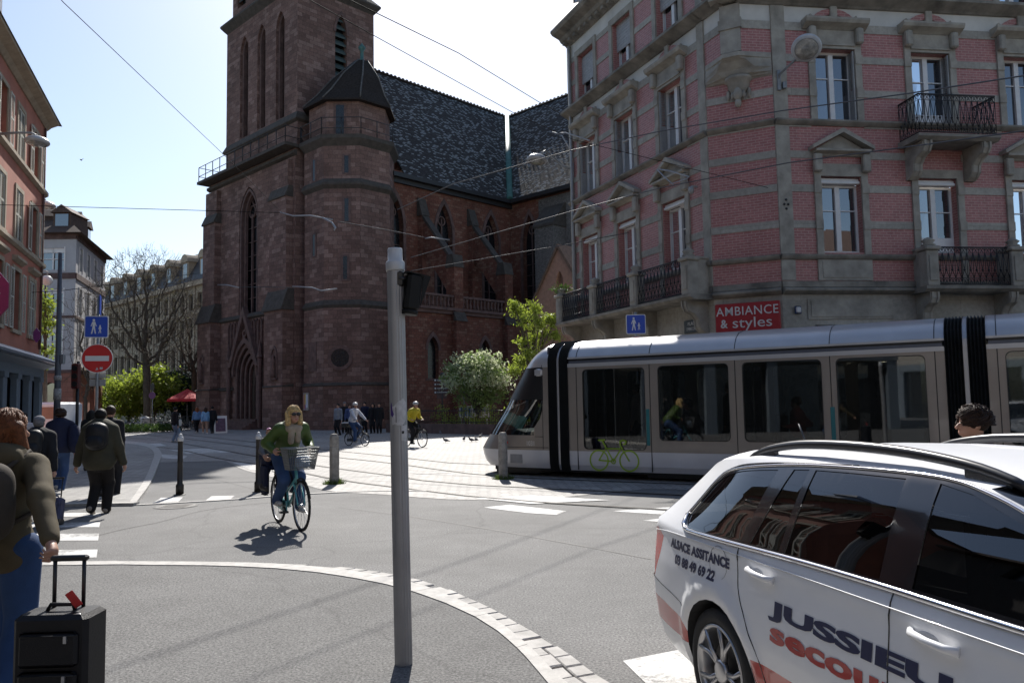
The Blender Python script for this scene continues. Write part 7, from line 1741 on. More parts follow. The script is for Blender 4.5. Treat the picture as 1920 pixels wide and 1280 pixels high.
# ---- two more riders
c2 = G(669, 836); b2, j2 = bicycle("compact_bicycle", "small wheeled dark bicycle under the rider in white", c2, 128., (.03, .03, .035), wr=.26, wb=1.0, mixte=True)
person("rider in white pullover and white helmet on the small wheeled bicycle", c2, 128., 1.68, dict(coat=cloth("white_pullover", (.56, .57, .62)), trou=M_jean, shoe=M_sole, hair='black', style='helmet', cap=plain("white_helmet", (.6, .6, .6), .4), vox=.02, fold=.005, lean=.22, hips=(0, -.24, .98), seat=True, hem=.58, arms={1: (.25, .26, 1.07), -1: (-.25, .26, 1.07)}, feet={1: (.12, .02, .22), -1: (-.12, -.1, .4)}))
mb = MB(); bx = thing("pannier_box", "dark top box with pale lid behind the rider in white", "box", c2, -R(128.)); mb.bbox(-.16, .16, -.78, -.46, .76, .92, .03); mb.obj("case", M_tblk, bx); mb = MB(); mb.bbox(-.165, .165, -.785, -.455, .915, .97, .02); mb.obj("lid", M_lett, bx)
c3 = G(777, 838); b3, j3 = bicycle("touring_bicycle", "dark touring bicycle under the rider in a yellow vest", c3, 138., (.02, .025, .03), mixte=False)
person("rider in yellow vest and pale helmet passing behind the signal post", c3, 138., 1.78, dict(coat=cloth("yellow_vest", (.48, .40, .03), .7), trou=M_blk, shoe=M_dshoe, hair='black', style='helmet', cap=plain("grey_white_helmet", (.45, .45, .46), .4), vox=.02, fold=.005, lean=.5, hips=(0, -.22, .98), seat=True, hem=.57, arms={1: (.26, .16, 1.08), -1: (-.26, .16, 1.08)}, feet={1: (.12, .0, .2), -1: (-.12, -.08, .42)}))
# ---- behind the car, and inside the tram
p6 = at(1836, 900, 5.5); w6, J6 = person("dark curly haired person in maroon jacket standing behind the white car", p6.xy.to_3d(), -55., 1.60, dict(coat=cloth("maroon_jacket", (.035, .012, .016)), trou=M_blk, hair='brown', style='short', vox=.011, fold=.006, stride=.1, headturn=-.5, hairfold=.014, locks=(340, .02, 2.4, .0058)))
def tpt(x, y): return PT + V((sin(R(122.47)), cos(R(122.47)), 0)) * x + V((-cos(R(122.47)), sin(R(122.47)), 0)) * y
for lab, x, y, k in (("passenger in dark jacket standing by the second tram window", 3.1, 1.3, dict(hair='black', coat=M_blk)), ("passenger in grey with a dark hat sitting at the second tram window", 2.35, .6, dict(hair='black', coat=cloth("grey_wool", (.16, .16, .17)), style='cap', cap=M_blk, hips=(0, -.1, .55), seat=True, feet={1: (.1, .3, .1), -1: (-.1, .3, .1)}, hem=.3)), ("passenger in pale clothes standing behind the first tram window", .95, 1.4, dict(hair='brown', coat=cloth("pale_top", (.3, .24, .22)))), ("passenger with pink top sitting at the third tram window", 4.5, .7, dict(hair='brown', coat=cloth("pink_top", (.35, .12, .14)), hips=(0, -.1, .55), seat=True, feet={1: (.1, .3, .1), -1: (-.1, .3, .1)}, hem=.3))):
    q = tpt(x, y); q.z = .33; person(lab, q, 300., 1.70, {**far, 'stride': .1, **k})
# ================================================================ posts, signs, lamps, wires, bollards
M_pole = plain("brushed_grey_post", (.30, .30, .305), .42, .35, .5, var=.14, vs=2.2, bump=.1, bs=30)
M_polew = plain("pale_post_cap", (.46, .47, .48), .4, .1)
M_galv = plain("galvanised_steel", (.26, .27, .28), .5, .5, var=.15)
M_blue = plain("blue_sign_face", (.008, .06, .40), .4, var=.03)
M_rsign = plain("red_sign_face", (.50, .012, .014), .4, var=.04)
M_wsign = plain("white_sign_face", (.62, .62, .62), .45, var=.03)
M_bollard = plain("black_brown_bollard", (.022, .018, .015), .45, var=.2, bump=.1)
M_wire = plain("contact_wire", (.10, .10, .105), .55, .5); M_wired = plain("dark_cable", (.008, .008, .009), .8, 0, .1)
M_insul = plain("pale_insulator", (.35, .36, .38), .35, .3)
M_lampg = plain("lamp_glass", (.30, .29, .26), .08, .0, .6, var=.4, vs=9, coat=1.)
M_sticker = plain("torn_paper", (.45, .45, .46), .8, var=.2, vs=30); M_purple = plain("purple_sticker", (.05, .02, .16), .5)

# ---- the near signal post
PB = G(757, 1259); PB.z = .05; PTp = at(741, 486, PB.y)
sp = thing("signal_post", "tall fluted grey signal post with black signal head in the foreground", "signal post", PB)
d = (PTp - PB); L = d.length; Tp = Matrix.Translation((0, 0, 0)) @ V((0, 0, 1)).rotation_difference(d.normalized()).to_matrix().to_4x4()
rad = .0565; mb = MB(Tp); N = 72
def flute(k, r): return r - (.0026 if (k % 4) in (1, 2) and 6 < k % 24 < 22 else 0)
rg = []
for z in (0, .02, 1.0, 1.8, 2.55): rg.append(mb.p(*[(flute(k, rad) * cos(2 * pi * k / N), flute(k, rad) * sin(2 * pi * k / N), z) for k in range(N)]))
mb.loft(rg); mb.obj("post", M_pole, sp)
mb = MB(Tp); mb.lathe([(rad + .004, 2.52), (rad + .006, 2.53), (rad + .006, 2.575), (rad + .001, 2.585), (rad - .008, 2.59), (rad - .008, 2.66), (rad - .010, 2.672), (.01, 2.676)], n=32); mb.obj("post_cap", M_polew, sp)
# access door outline, stickers
ang0 = -pi / 2 + .0
def onpost(a, z, o=.0012): r = rad + o; return (r * cos(a), r * sin(a), z)
mb = MB(Tp); aL = -pi / 2 - .95
pts = [onpost(aL + .5 * sin(t), .92 + .26 * cos(t)) for t in np.linspace(0, pi, 16)]; mb.tube(pts, .0018, 4); mb.obj("service_door", M_galv, sp)
def sticker(name, poly, mat, a0, z0, s=1., o=.0016):
    mb = MB(Tp); v2, tr = cdt_faces([(x * s, z * s) for x, z in poly], grid=.012); ids = mb.p(*[onpost(a0 + x / rad, z0 + z, o) for x, z in v2])
    for t in tr: mb.face([ids[k] for k in t])
    mb.obj(name, mat, sp)
zz = lambda y: (1259 - y) / (1259 - 486) * L
sticker("sticker", [(-.045, -.09), (.02, -.1), (.05, -.06), (.055, .05), (.03, .08), (-.01, .05), (-.05, .02)], M_sticker, -pi / 2 + .18, zz(782))
sticker("sticker", [(-.012, -.035), (.004, -.05), (.014, -.03), (.004, .0), (-.004, .05), (-.012, .03)], M_purple, -pi / 2 - .62, zz(780), 1., .0026)
sticker("sticker", [(-.002, -.05), (.002, -.05), (.002, .05), (-.002, .05)], M_tblk, -pi / 2 - .12, zz(790), 1., .003)
sticker("sticker", [(-.02, -.05), (.02, -.06), (.025, .05), (-.02, .04)], M_sticker, -pi / 2 + .78, zz(824)); sticker("sticker", [(-.008, -.008), (.008, -.008), (.01, .01), (-.006, .01)], M_tblk, -pi / 2 + .6, zz(824), 1., .003)
M_sig = plain("matt_black_housing", (.006, .006, .006), .55, 0, .25, var=.1)
# signal head, seen from behind and the side
hc = at(772, 548, PB.y - .01) - PB
Th = Matrix.Translation(hc) @ Matrix.Rotation(R(28), 4, 'Z') @ Matrix.Rotation(R(7), 4, 'Y')
mb = MB(Th); mb.bbox(-.05, .05, -.06, .06, -.125, .12, .018); mb.lathe([(.052, -.15), (.056, -.125), (.05, -.12)], (0, 0, 0), 16); h_ = mb.obj("signal_head", M_sig, sp)
mb = MB(Th); mb.prism([(-.062, .118), (.10, .112), (.10, .118), (-.062, .126)], -.055, .055); mb.prism([(.05, -.1), (.1, .112), (.05, .112)], -.055, -.05); mb.prism([(.05, -.1), (.1, .112), (.05, .112)], .05, .055); mb.obj("visor", M_sig, h_)
b0 = at(751, 522, PB.y - .05) - PB; mb = MB(); mb.tube([b0 + V((-.03, .02, 0)), b0, (Th @ V((-.03, 0, .085)))], .014, 8); mb.T = Matrix.Translation(b0 + V((-.004, .008, .0))); mb.bbox(-.024, .024, -.012, .03, -.05, .05, .01); mb.obj("bracket", M_tblk, sp)

# ---- bollards and granite posts
def bollard(loc, label):
    o = thing("bollard", label, "bollard", loc, 0, "dark bollards with white heads")
    mb = MB(); mb.lathe([(.075, 0), (.075, .18), (.068, .2), (.052, .22), (.05, .62), (.056, .64), (.05, .66), (.046, 1.03), (.05, 1.04)], n=14); mb.lathe([(.12, 0), (.12, .012), (.07, .02)], n=8, smooth=False); mb.obj("post", M_bollard, o)
    mb = MB(); mb.lathe([(.05, 1.04), (.056, 1.06), (.056, 1.115), (.042, 1.13), (.03, 1.14), (.038, 1.155), (.03, 1.18), (.005, 1.19)], n=14); mb.obj("head", M_wsign, o)
bollard(G(337, 927), "dark bollard with white head standing left on the asphalt island"); bollard(G(484, 922), "dark bollard with white head just behind the woman cyclist")
M_gpost = plain("granite_post", (.30, .28, .25), .85, var=.35, vs=7, bump=.5, bs=40)
def gpost(px, lab, worn):
    g = G(*px); o = thing("granite_post", lab, "post", g, R(20)); mb = MB(); w = .105
    mb.lathe([(w, -.05), (w * .98, .35), (w * .96, .40), (w * 1.0, .42), (w * .97, .78), (w * .9, .80), (w * .98, .82), (w * .95, 1.0 if not worn else .96), (w * .7, 1.07 if not worn else 1.02), (.01, 1.08 if not worn else 1.03)], n=6 if not worn else 9, smooth=False); mb.obj("post", M_gpost, o)
    rr = np.random.RandomState(px[0]); mb = MB()
    for _ in range(420):
        a = rr.uniform(0, 6.28); r = rr.uniform(.08, .24) * (1 if sin(a) < .3 else .7); b = V((g.x + r * cos(a), g.y + r * sin(a), 0)); hh = rr.uniform(.05, .17) * (1.2 - r * 2.5); t = b + V((rr.normal() * .05, rr.normal() * .05, max(.03, hh))); w_ = V((rr.normal(), rr.normal(), 0)).normalized() * .008
        mb.poly(b - w_, b + w_, t)
    mb.obj("grass_tuft", M_grass, None, kind='stuff', label="green grass tuft round the foot of the " + ("worn" if worn else "pointed") + " granite post", cat="grass")
M_grass = leafmat("grass_blades", (.07, .12, .02, 1), (.12, .17, .03, 1), .4)
gpost((627, 907), "pointed granite post with a grass tuft, left of the tram", False); gpost((944, 898), "worn granite post in front of the tram's nose", True)

# ---- traffic signs
def pictogram(mb, x, z, s, y):
    """walking adult and child, white"""
    for ox, oz, k in ((-.11, .03, 1.), (.15, -.1, .55)):
        X, Z, k2 = x + ox * s, z + oz * s, k * s
        mb.prism(arc(X, Z + .27 * k2, .055 * k2, 0, 360, 10)[:-1], y - .002, y)
        mb.prism([(X - .06 * k2, Z + .2 * k2), (X + .06 * k2, Z + .2 * k2), (X + .12 * k2, Z + .0), (X + .09 * k2, Z - .01 * k2), (X + .05 * k2, Z + .1 * k2), (X + .05 * k2, Z - .06 * k2), (X + .10 * k2, Z - .34 * k2), (X + .05 * k2, Z - .34 * k2), (X, Z - .1 * k2), (X - .06 * k2, Z - .35 * k2), (X - .11 * k2, Z - .34 * k2), (X - .05 * k2, Z - .05 * k2), (X - .05 * k2, Z + .1 * k2), (X - .10 * k2, Z - .02 * k2), (X - .13 * k2, Z - .0 * k2)], y - .002, y)
def square_sign(o, T, z, s, x=0.):
    mb = MB(T); mb.prism(rrect(x - s / 2, x + s / 2, z - s / 2, z + s / 2, .04), -.035, -.02); p = mb.obj("square_plate", M_wsign, o)
    mb = MB(T); mb.prism(rrect(x - s / 2 + .02, x + s / 2 - .02, z - s / 2 + .02, z + s / 2 - .02, .03), -.038, -.034); mb.obj("blue_face", M_blue, p)
    mb = MB(T); pictogram(mb, x, z, s, -.038); mb.obj("pictogram", M_wsign, p)
D1 = 18.; q = at(183, 672, D1); B1 = V((q.x, D1, 0)); s1 = thing("traffic_sign", "round red no entry sign under a blue pedestrian zone sign on a grey post", "road sign", B1)
Tz = Matrix.Rotation(R(14), 4, 'Z')
mb = MB(); mb.tube([(0, 0, 0), (.0, 0, 4.3)], .032, 10); mb.obj("post", M_galv, s1)
zc = q.z; mb = MB(Tz); mb.prism(arc(0, zc, .335, 0, 360, 32)[:-1], -.035, -.02); p = mb.obj("round_plate", M_wsign, s1); mb = MB(Tz); mb.prism(arc(0, zc, .318, 0, 360, 32)[:-1], -.039, -.034); mb.obj("red_face", M_rsign, p)
mb = MB(Tz); mb.box(-.25, .25, -.042, -.0385, zc - .06, zc + .06); mb.obj("white_bar", M_wsign, p); mb = MB(Tz); mb.box(.06, .12, -.0415, -.039, zc - .25, zc - .2); mb.prism([(-.03, zc - .27), (.03, zc - .26), (.0, zc - .2)], -.0415, -.039); mb.obj("sticker", M_sticker, p)
square_sign(s1, Tz, at(179, 613, D1).z, .51, -.03)
mb = MB(Matrix.Rotation(R(114), 4, 'Z')); z3 = at(185, 572, D1).z; mb.prism(rrect(-.2, .2, z3 - .22, z3 + .22, .03), -.04, -.025); mb.obj("edge_plate", M_blue, s1)
mb = MB(Matrix.Rotation(R(195), 4, 'Z')); z3 = at(185, 712, D1).z
for k in (0, 1): mb.prism(rrect(-.17, .17, z3 - .14 + k * .18, z3 + .02 + k * .18, .02), -.05, -.035)
mb.obj("back_plate", M_galv, s1)
D2 = 20.6; q = at(1192, 608, D2); s2 = thing("traffic_sign", "blue pedestrian zone sign above a red disc standing behind the tram", "road sign", (q.x, D2, 0))
mb = MB(); mb.tube([(0, 0, .1), (0, 0, q.z + .32)], .032, 8); mb.obj("post", M_galv, s2); square_sign(s2, Matrix(), q.z, .52)
mb = MB(); mb.prism(arc(0, q.z - .64, .33, 0, 360, 28)[:-1], -.035, -.02); p = mb.obj("round_plate", M_wsign, s2); mb = MB(); mb.prism(arc(0, q.z - .64, .31, 0, 360, 28)[:-1], -.039, -.034); mb.obj("red_face", M_rsign, p); mb = MB(); mb.box(-.24, .24, -.042, -.0385, q.z - .69, q.z - .59); mb.obj("white_bar", M_wsign, p)
D3 = 57; q = at(286, 741, D3); s3 = thing("traffic_sign", "small violet round no parking sign by the plane tree trunk", "road sign", (q.x, D3, 0))
mb = MB(); mb.tube([(0, 0, 0), (0, 0, q.z + .9)], .035, 6); mb.obj("post", M_galv, s3); mb = MB(); mb.prism(arc(0, q.z, .25, 0, 360, 18)[:-1], -.06, -.04); mb.obj("round_plate", plain("violet_sign_face", (.12, .035, .12), .5), s3); mb = MB(); mb.box(-.14, .14, -.06, -.03, q.z + .38, q.z + .85); mb.obj("back_plate", M_tblk, s3)

# ---- tall grey mast, traffic light, fingerposts, boards
D4 = 24; q = at(106, 800, D4); mast = thing("catenary_mast", "tall slim grey mast in front of the pale corner house", "mast", (q.x, D4, 0)); zt = at(113, 474, D4)
mb = MB(); mb.tube([(0, 0, 0), (.0, 0, 2.5), (zt.x - q.x, 0, zt.z)], [.10, .09, .055], 10); mb.obj("post", plain("dark_grey_mast", (.075, .08, .095), .5), mast)
M_torn = plain("torn_posters", (.32, .3, .28), .8, var=.5, vs=20)
for z0, z1 in ((2.0, 2.35), (2.6, 2.75)): mb = MB(); mb.lathe([(.11, z0), (.105, z1)], n=12); mb.obj("sticker_band", M_torn, mast)
mb = MB(); mb.bbox(.08, .2, -.06, .06, 3.1, 3.4, .02); mb.obj("junction_box", M_galv, mast)
D5 = 26; q = at(143, 705, D5); tl = thing("traffic_light", "dark red lit traffic light in front of the arcade", "traffic light", (q.x, D5, 0)); mb = MB(); mb.tube([(0, .1, 0), (0, .1, q.z + .5)], .05, 8); mb.obj("post", M_tblk, tl)
mb = MB(); mb.bbox(-.13, .13, -.1, .06, q.z - .42, q.z + .42, .03); h_ = mb.obj("signal_head", plain("dark_red_housing", (.10, .015, .012), .5), tl)
for k in range(3): mb = MB(); mb.lathe([(.09, 0), (.09, .03)], (0, -.1, q.z - .26 + k * .26), 14, ax=(0, -1, 0)); mb.obj("lens", M_tblk, h_)
D6 = 47; q = at(829, 719, D6); fp_ = thing("fingerpost", "dark post with small pointed direction signs beside the flowering bush", "signpost", (q.x, D6, 0)); mb = MB(); mb.tube([(0, 0, 0), (0, 0, q.z + .45)], .04, 8); mb.ball((0, 0, q.z + .55), .12, 10, 6); mb.obj("post", M_iron, fp_)
for k in range(4):
    z = q.z + .2 - k * .24; mb = MB(); mb.prism([(-.5, z - .08), (.42, z - .08), (.52, z), (.42, z + .08), (-.5, z + .08)], -.07, -.05); a = mb.obj("direction_arm", plain("dark_direction_arm", (.03, .03, .035), .5), fp_)
    mb = MB(); mb.ball((-.4, -.08, z), (.06, .02, .06), 8, 6)
    for j in range(8): mb.box(-.28 + j * .085, -.22 + j * .085 + (j % 3) * .008, -.074, -.0695, z - .025, z + .03)
    mb.obj("lettering", M_wsign, a)
D7 = 45.5
def board(x, y, w, h, lab, mats, legs=True):
    q = at(x, y, D7); o = thing("info_board", lab, "board", (q.x, D7, 0), R(10)); W, Hh = w * D7 / FPX, h * D7 / FPX
    mb = MB(); mb.bbox(-W / 2, W / 2, 0, .08, q.z - Hh / 2, q.z + Hh / 2, .02); mb.box(-W / 2 + .1, -W / 2 + .16, .01, .07, .3, q.z); mb.box(W / 2 - .16, W / 2 - .1, .01, .07, .3, q.z); b = mb.obj("frame", M_wsign, o)
    rr = np.random.RandomState(x)
    for i in range(5): mb = MB(); x0 = -W / 2 + .08 + i * (W - .16) / 5; h0 = q.z - Hh / 2 + .06 + rr.uniform(.0, .35) * Hh; mb.box(x0, x0 + (W - .2) / 5, -.006, .0, h0, q.z + Hh / 2 - .07); mb.obj("printed_panel", mats[i % len(mats)], b)
    return o
board(901, 769, 33, 26, "white framed info board with pictures on the garden fence", [plain("print_blue", (.2, .26, .38), .6, var=.5, vs=9), plain("print_pale", (.4, .4, .42), .6, var=.4, vs=7), plain("print_brown", (.25, .18, .15), .6, var=.5, vs=9)])
board(873, 772, 24, 22, "blue streaked banner board beside the white info board", [plain("banner_blue", (.08, .16, .36), .6, var=.7, vs=4), plain("banner_white", (.45, .5, .56), .6, var=.3)])
q = at(870, 760, 44.5); ps = thing("sign_pole", "thin pale pole in front of the flowering bush", "pole", (q.x, 44.5, 0)); mb = MB(); mb.tube([(0, 0, 0), (0, 0, at(870, 707, 44.5).z)], .05, 8); mb.ball((0, 0, at(870, 706, 44.5).z), .1, 8, 6); mb.obj("post", M_galv, ps)
# a-board by the portal, bin, parasol
q = at(413, 785, 51); ab = thing("a_board", "white framed a-board standing by the church portal", "board", (q.x, 51, 0), R(30)); mb = MB(); mb.prism([(-.25, 0), (-.2, 0), (0, 1.0), (.2, 0), (.25, 0), (.03, 1.12), (-.03, 1.12)], -.4, .4, 'x'); mb.obj("frame", M_wsign, ab); mb = MB(); mb.prism([(-.245, .12), (-.07, .95), (-.09, .96), (-.262, .13)], -.3, .3, 'x'); mb.obj("poster", plain("violet_poster", (.09, .05, .09), .6, var=.5), ab)
q = at(272, 791, 58); bn = thing("litter_bin", "white round litter bin at the foot of the plane tree", "bin", (q.x, 58, 0)); mb = MB(); mb.lathe([(.30, 0), (.33, .1), (.33, .9), (.35, .92), (.35, 1.0), (.2, 1.05)], n=16); mb.obj("body", plain("grey_white_bin", (.5, .5, .5), .5), bn); mb = MB(); mb.lathe([(.2, 1.05), (.2, 1.08), (.01, 1.12)], n=12); mb.obj("lid", M_galv, bn)
q = at(351, 754, 66); um = thing("parasol", "red cafe parasol beyond the parked bicycles", "parasol", (q.x, 66, 0)); mb = MB(); n = 8; r0 = [mb.p(*[(r * cos(2 * pi * k / n), r * sin(2 * pi * k / n), z) for k in range(n)]) for r, z in ((1.7, 2.2), (1.65, 2.42), (.02, 3.25))]; mb.loft(r0); mb.obj("canopy", plain("red_canvas", (.42, .02, .03), .8), um); mb = MB(); mb.tube([(0, 0, 0), (0, 0, 3.2)], .03, 6); mb.obj("post", M_galv, um)
# white van at the crossing street
q = at(74, 790, 40); vn = thing("delivery_van", "white delivery van parked by the rose house", "van", (q.x, 40, 0), R(10)); mb = MB(); mb.bbox(-.95, .95, 0, 3.2, .3, 2.1, .12); mb.obj("body", M_cw, vn); mb = MB(); mb.box(-.8, .8, -.02, .02, 1.25, 1.85); mb.obj("rear_window", M_wglass, vn)
for s in (-1, 1): mb = MB(); mb.lathe([(.3, -.1), (.32, 0), (.3, .1)], (s * .8, .6, .32), 14, ax=(1, 0, 0)); mb.obj("wheel", M_crub, vn); mb = MB(); mb.box(s * .86 - .06, s * .86 + .06, -.03, 0, .8, 1.3); mb.obj("tail_light", M_taill, vn)
# garden fence and wall below the aisle
A_, B_ = G(752, 811).xy, G(945, 816).xy; dv = (B_ - A_); LF = dv.length + 6; TF = front((A_.x, A_.y, 0), math.degrees(atan2(dv.x, dv.y)))
gw = thing("garden_wall", "low dark garden wall with iron railing under the flowering bush", "wall", (A_.x, A_.y, 0)); Tl = Matrix.Translation((-A_.x, -A_.y, 0)) @ TF
mb = MB(Tl); mb.box(-1.5, LF, 0, .3, 0, .55); mb.obj("wall", M_sandd, gw); mb = MB(Tl)
for k in range(int((LF + 1.5) / .14)): mb.tube([(-1.5 + k * .14, .15, .55), (-1.5 + k * .14, .15, 1.35)], .012, 4)
for z in (.65, 1.25): mb.tube([(-1.5, .15, z), (LF, .15, z)], .018, 4)
mb.obj("railing", M_iron, gw)

# ---- parked bicycles under the plane trees
cols = [(.02, .02, .022), (.12, .03, .02), (.02, .09, .04), (.03, .04, .08), (.2, .2, .21), (.02, .02, .02)]
pb = [bicycle("parked_bicycle", "x", (0, 0, -50), 0, c, "parked bicycles", fine=False) for c in cols[:1]][0][0]
spots = [(245, 57), (256, 59), (263, 57), (284, 58.5), (291, 57), (299, 59), (306, 57.2), (313, 58.5), (320, 57), (341, 60), (349, 58.5), (356, 60)]
labs = ["leftmost of the dark bicycles parked left of the plane trunk", "dark bicycle parked left of the trunk, second from the left", "dark bicycle parked just left of the white bin", "dark bicycle parked just right of the plane trunk", "dark bicycle in the rack right of the trunk, second along", "dark bicycle in the rack right of the trunk, third along", "dark bicycle in the rack right of the trunk, fourth along", "dark bicycle in the rack right of the trunk, fifth along", "dark bicycle at the end of the rack beside the standing person", "dark bicycle parked right of the standing person, first of three", "dark bicycle parked right of the standing person, middle of three", "dark bicycle parked right of the standing person, last of three"]
rr = random.Random(8)
for i, ((x, Y), lab) in enumerate(zip(spots, labs)):
    loc = at(x, 790, Y); loc.z = 0
    if i == 0: pb.location = loc; pb.rotation_euler = (0, .08, .9); pb['label'] = lab
    else: dup(pb, loc, rr.uniform(-1.3, 1.3), lab, "parked bicycles")
# ---- pigeons
M_pig = plain("pigeon_grey", (.10, .10, .115), .7, var=.4, vs=25)
def pigeon(px, az, lab, sc=1.):
    o = thing("pigeon", lab, "pigeon", G(*px), R(az), "pigeons on the plaza")
    sdf_obj("body", [('e', (0, 0, .12), (.06, .12, .06), (.25, 0, 0)), ('c', (0, .08, .15), (0, .11, .22), .03, .026), ('e', (0, .125, .225), (.022, .03, .024)), ('c', (0, .15, .22), (0, .165, .215), .006, .003), ('c', (0, -.1, .1), (0, -.2, .07), .03, .015), ('c', (.02, 0, .08), (.02, .01, .0), .008, .006), ('c', (-.02, 0, .08), (-.02, .01, .0), .008, .006)], .012, M_pig, o, .02)
for i, (x, y, a, lab) in enumerate(((836, 830, 70, "pale pigeon alone on the setts right of the yellow rider"), (870, 827, 200, "dark pigeon below the thin pale pole"), (884, 829, 120, "larger dark pigeon with spread tail near the tram nose"), (893, 828, 30, "pigeon close behind the one with the spread tail"), (900, 822, 310, "pigeon nearest the tram nose"), (826, 815, 15, "pigeon in the shadow line under the fingerpost"))): pigeon((x, y), a, lab)
bird = thing("flying_bird", "tiny dark bird in the sky left of the church tower", "bird", at(152, 300, 60)); mb = MB(); mb.poly((-.25, 0, .12), (0, -.06, 0), (0, .06, 0)); mb.poly((.25, 0, .14), (0, -.06, 0), (0, .06, 0)); mb.ball((0, 0, 0), (.05, .15, .05), 8, 5); mb.obj("body", M_pig, bird)

# ---- street lamps
def lamp_head(o, c, r, nrm, name="lamp_head"):
    """shallow disc lantern: domed shell, open glass below"""
    ax = V(nrm).normalized()
    mb = MB(); mb.lathe([(.02, .46 * r), (.45 * r, .42 * r), (.8 * r, .26 * r), (.98 * r, .05 * r), (r, -.04 * r), (.93 * r, -.14 * r), (.74 * r, -.2 * r)], c, 28, ax=ax, cap=False); h_ = mb.obj(name, M_polew, o)
    mb = MB(); mb.lathe([(.76 * r, -.18 * r), (.6 * r, -.30 * r), (.3 * r, -.37 * r), (.01, -.39 * r)], c, 24, ax=ax, cap=False); mb.obj("lamp_glass", M_lampg, h_)
    mb = MB(); mb.tube([c + ax * (-.19 * r) + (ax.orthogonal().normalized() * cos(t) + ax.cross(ax.orthogonal().normalized()) * sin(t)) * .76 * r for t in np.linspace(0, 2 * pi, 25)[:-1]], .025 * r, 5, closed=True); mb.obj("lamp_ring", M_galv, h_)
w1_ = VPt = None
P1 = CB + (TEw.to_3x3() @ V((.16, -.06, 0))); P1 = V((P1.x, P1.y, 0)); zb = at(1464, 148, P1.y).z
lp = thing("street_lamp", "large round lamp on a short bracket high on the right facade", "street lamp", (P1.x, P1.y, zb))
hd_ = at(1512, 90, P1.y - 1.25) - lp.location
mb = MB(); mb.tube([(0, 0, -.1), (0, -.06, .1), hd_ * .8 + V((0, 0, -.02)), hd_], .035, 8); mb.bbox(-.05, .05, -.05, .05, -.35, .25, .01); mb.bbox(.09, .2, -.08, .04, -.3, -.1, .01); mb.obj("bracket", M_galv, lp)
lamp_head(lp, hd_, .40, (.25, .62, .74))
P2 = LB + ucv * 8.7; P2 = V((P2.x, P2.y, 0)); zb = at(1080, 312, P2.y).z
lp = thing("street_lamp", "round lamp on a curved arm at the far end of the long facade", "street lamp", (P2.x - .05, P2.y - .0, zb)); hd_ = at(1007, 300, P2.y - .4) - lp.location
mb = MB(); mb.tube([(0, 0, -.1), (-.35, -.0, .0), V((-.85, -.1, .42)), hd_ + V((.35, 0, .38)), hd_ + V((.1, 0, .22))], [.07, .06, .045, .035, .035], 8); mb.bbox(-.06, .06, -.06, .06, -.5, .15, .01); mb.obj("bracket", M_galv, lp); lamp_head(lp, hd_, .42, (.12, .15, .98))
ax_ = TR.to_3x3() @ V((0, -1, 0))
def wall_lamp(px, Y, arm_px, lab, r):
    h0 = at(*px, Y); a0 = at(*arm_px, Y - .3); o = thing("street_lamp", lab, "street lamp", h0); l = a0 - h0
    mb = MB(); mb.tube([l, l * .5 + V((0, 0, .18)), l * .15 + V((0, 0, .26)), V((0, 0, .2))], [.05, .04, .035, .035], 8); mb.obj("bracket", M_galv, o); lamp_head(o, V((0, 0, 0)), r, (.05, .1, 1))
wall_lamp((70, 266), 25., (-8, 252), "upper round lamp on an arm in front of the rose house", .37); wall_lamp((86, 385), 36., (68, 372), "lower round lamp at the far corner of the rose house", .42)
D8 = 40; q = at(88, 526, D8); gl = thing("street_lamp", "white globe lamp on a curved wall arm at the rose house corner", "street lamp", q); mb = MB(); mb.ball((0, 0, 0), .27, 16, 10); mb.obj("globe", plain("white_globe", (.6, .6, .58), .25), gl)
mb = MB(); mb.tube([(-.62, .1, .0), (-.5, .05, .35), (-.15, 0, .52), (.05, 0, .45), (0, 0, .28)], .03, 6); mb.obj("bracket", M_galv, gl)

# ---- overhead wires
def wire(name, lab, pts, r=.012, mat=None, sag=0.):
    """pts: (px, py, depth)"""
    P = [at(x, y, Y) for x, y, Y in pts]; Q = []
    for a, b in zip(P, P[1:]):
        for k in range(12): t = k / 12; Q.append(a.lerp(b, t) - V((0, 0, sag * 4 * t * (1 - t))))
    Q.append(P[-1]); o = thing(name, lab, "wire", Q[0]); mb = MB(); mb.tube([q - Q[0] for q in Q], r, 6); mb.obj("cable", mat or M_wire, o); return o, Q[0]
def arm(o, b, pts, r, name="registration_arm", mat=None):
    P = [at(x, y, Y) - b for x, y, Y in pts]; mb = MB(); mb.tube(P, r, 6); mb.obj(name, mat or M_insul, o)
o, b = wire("overhead_wire", "dark span wire running from the top left down to the church wall", [(60, -60, 9), (119, 5, 11), (412, 283, 22), (528, 398, 27)], .0065, M_wired)
o, b = wire("overhead_wire", "thin level span wire crossing the sky at the left", [(-80, 383, 26), (0, 384, 26), (528, 399, 27)], .011, M_wired)
o, b = wire("overhead_wire", "bright steel contact wire with a pale hook before the church", [(632, 415, 27), (720, 430, 27), (800, 446, 27.2)], .014)
arm(o, b, [(525, 398, 27), (550, 405, 27), (582, 404, 27), (624, 412, 27)], .024); arm(o, b, [(606, 409, 27), (622, 417, 26.9), (629, 427, 26.8), (626, 432, 26.8)], .035); arm(o, b, [(797, 447, 27.2), (808, 445, 27.2), (843, 450, 27.3)], .024)
o, b = wire("overhead_wire", "pale straight contact wire low across the church portal", [(448, 538, 29), (500, 538, 29), (552, 539, 29)], .014)
arm(o, b, [(408, 534, 29), (425, 534, 29), (448, 539, 29)], .022); arm(o, b, [(548, 537, 29), (585, 539, 29), (602, 545, 29), (632, 541, 29)], .026)
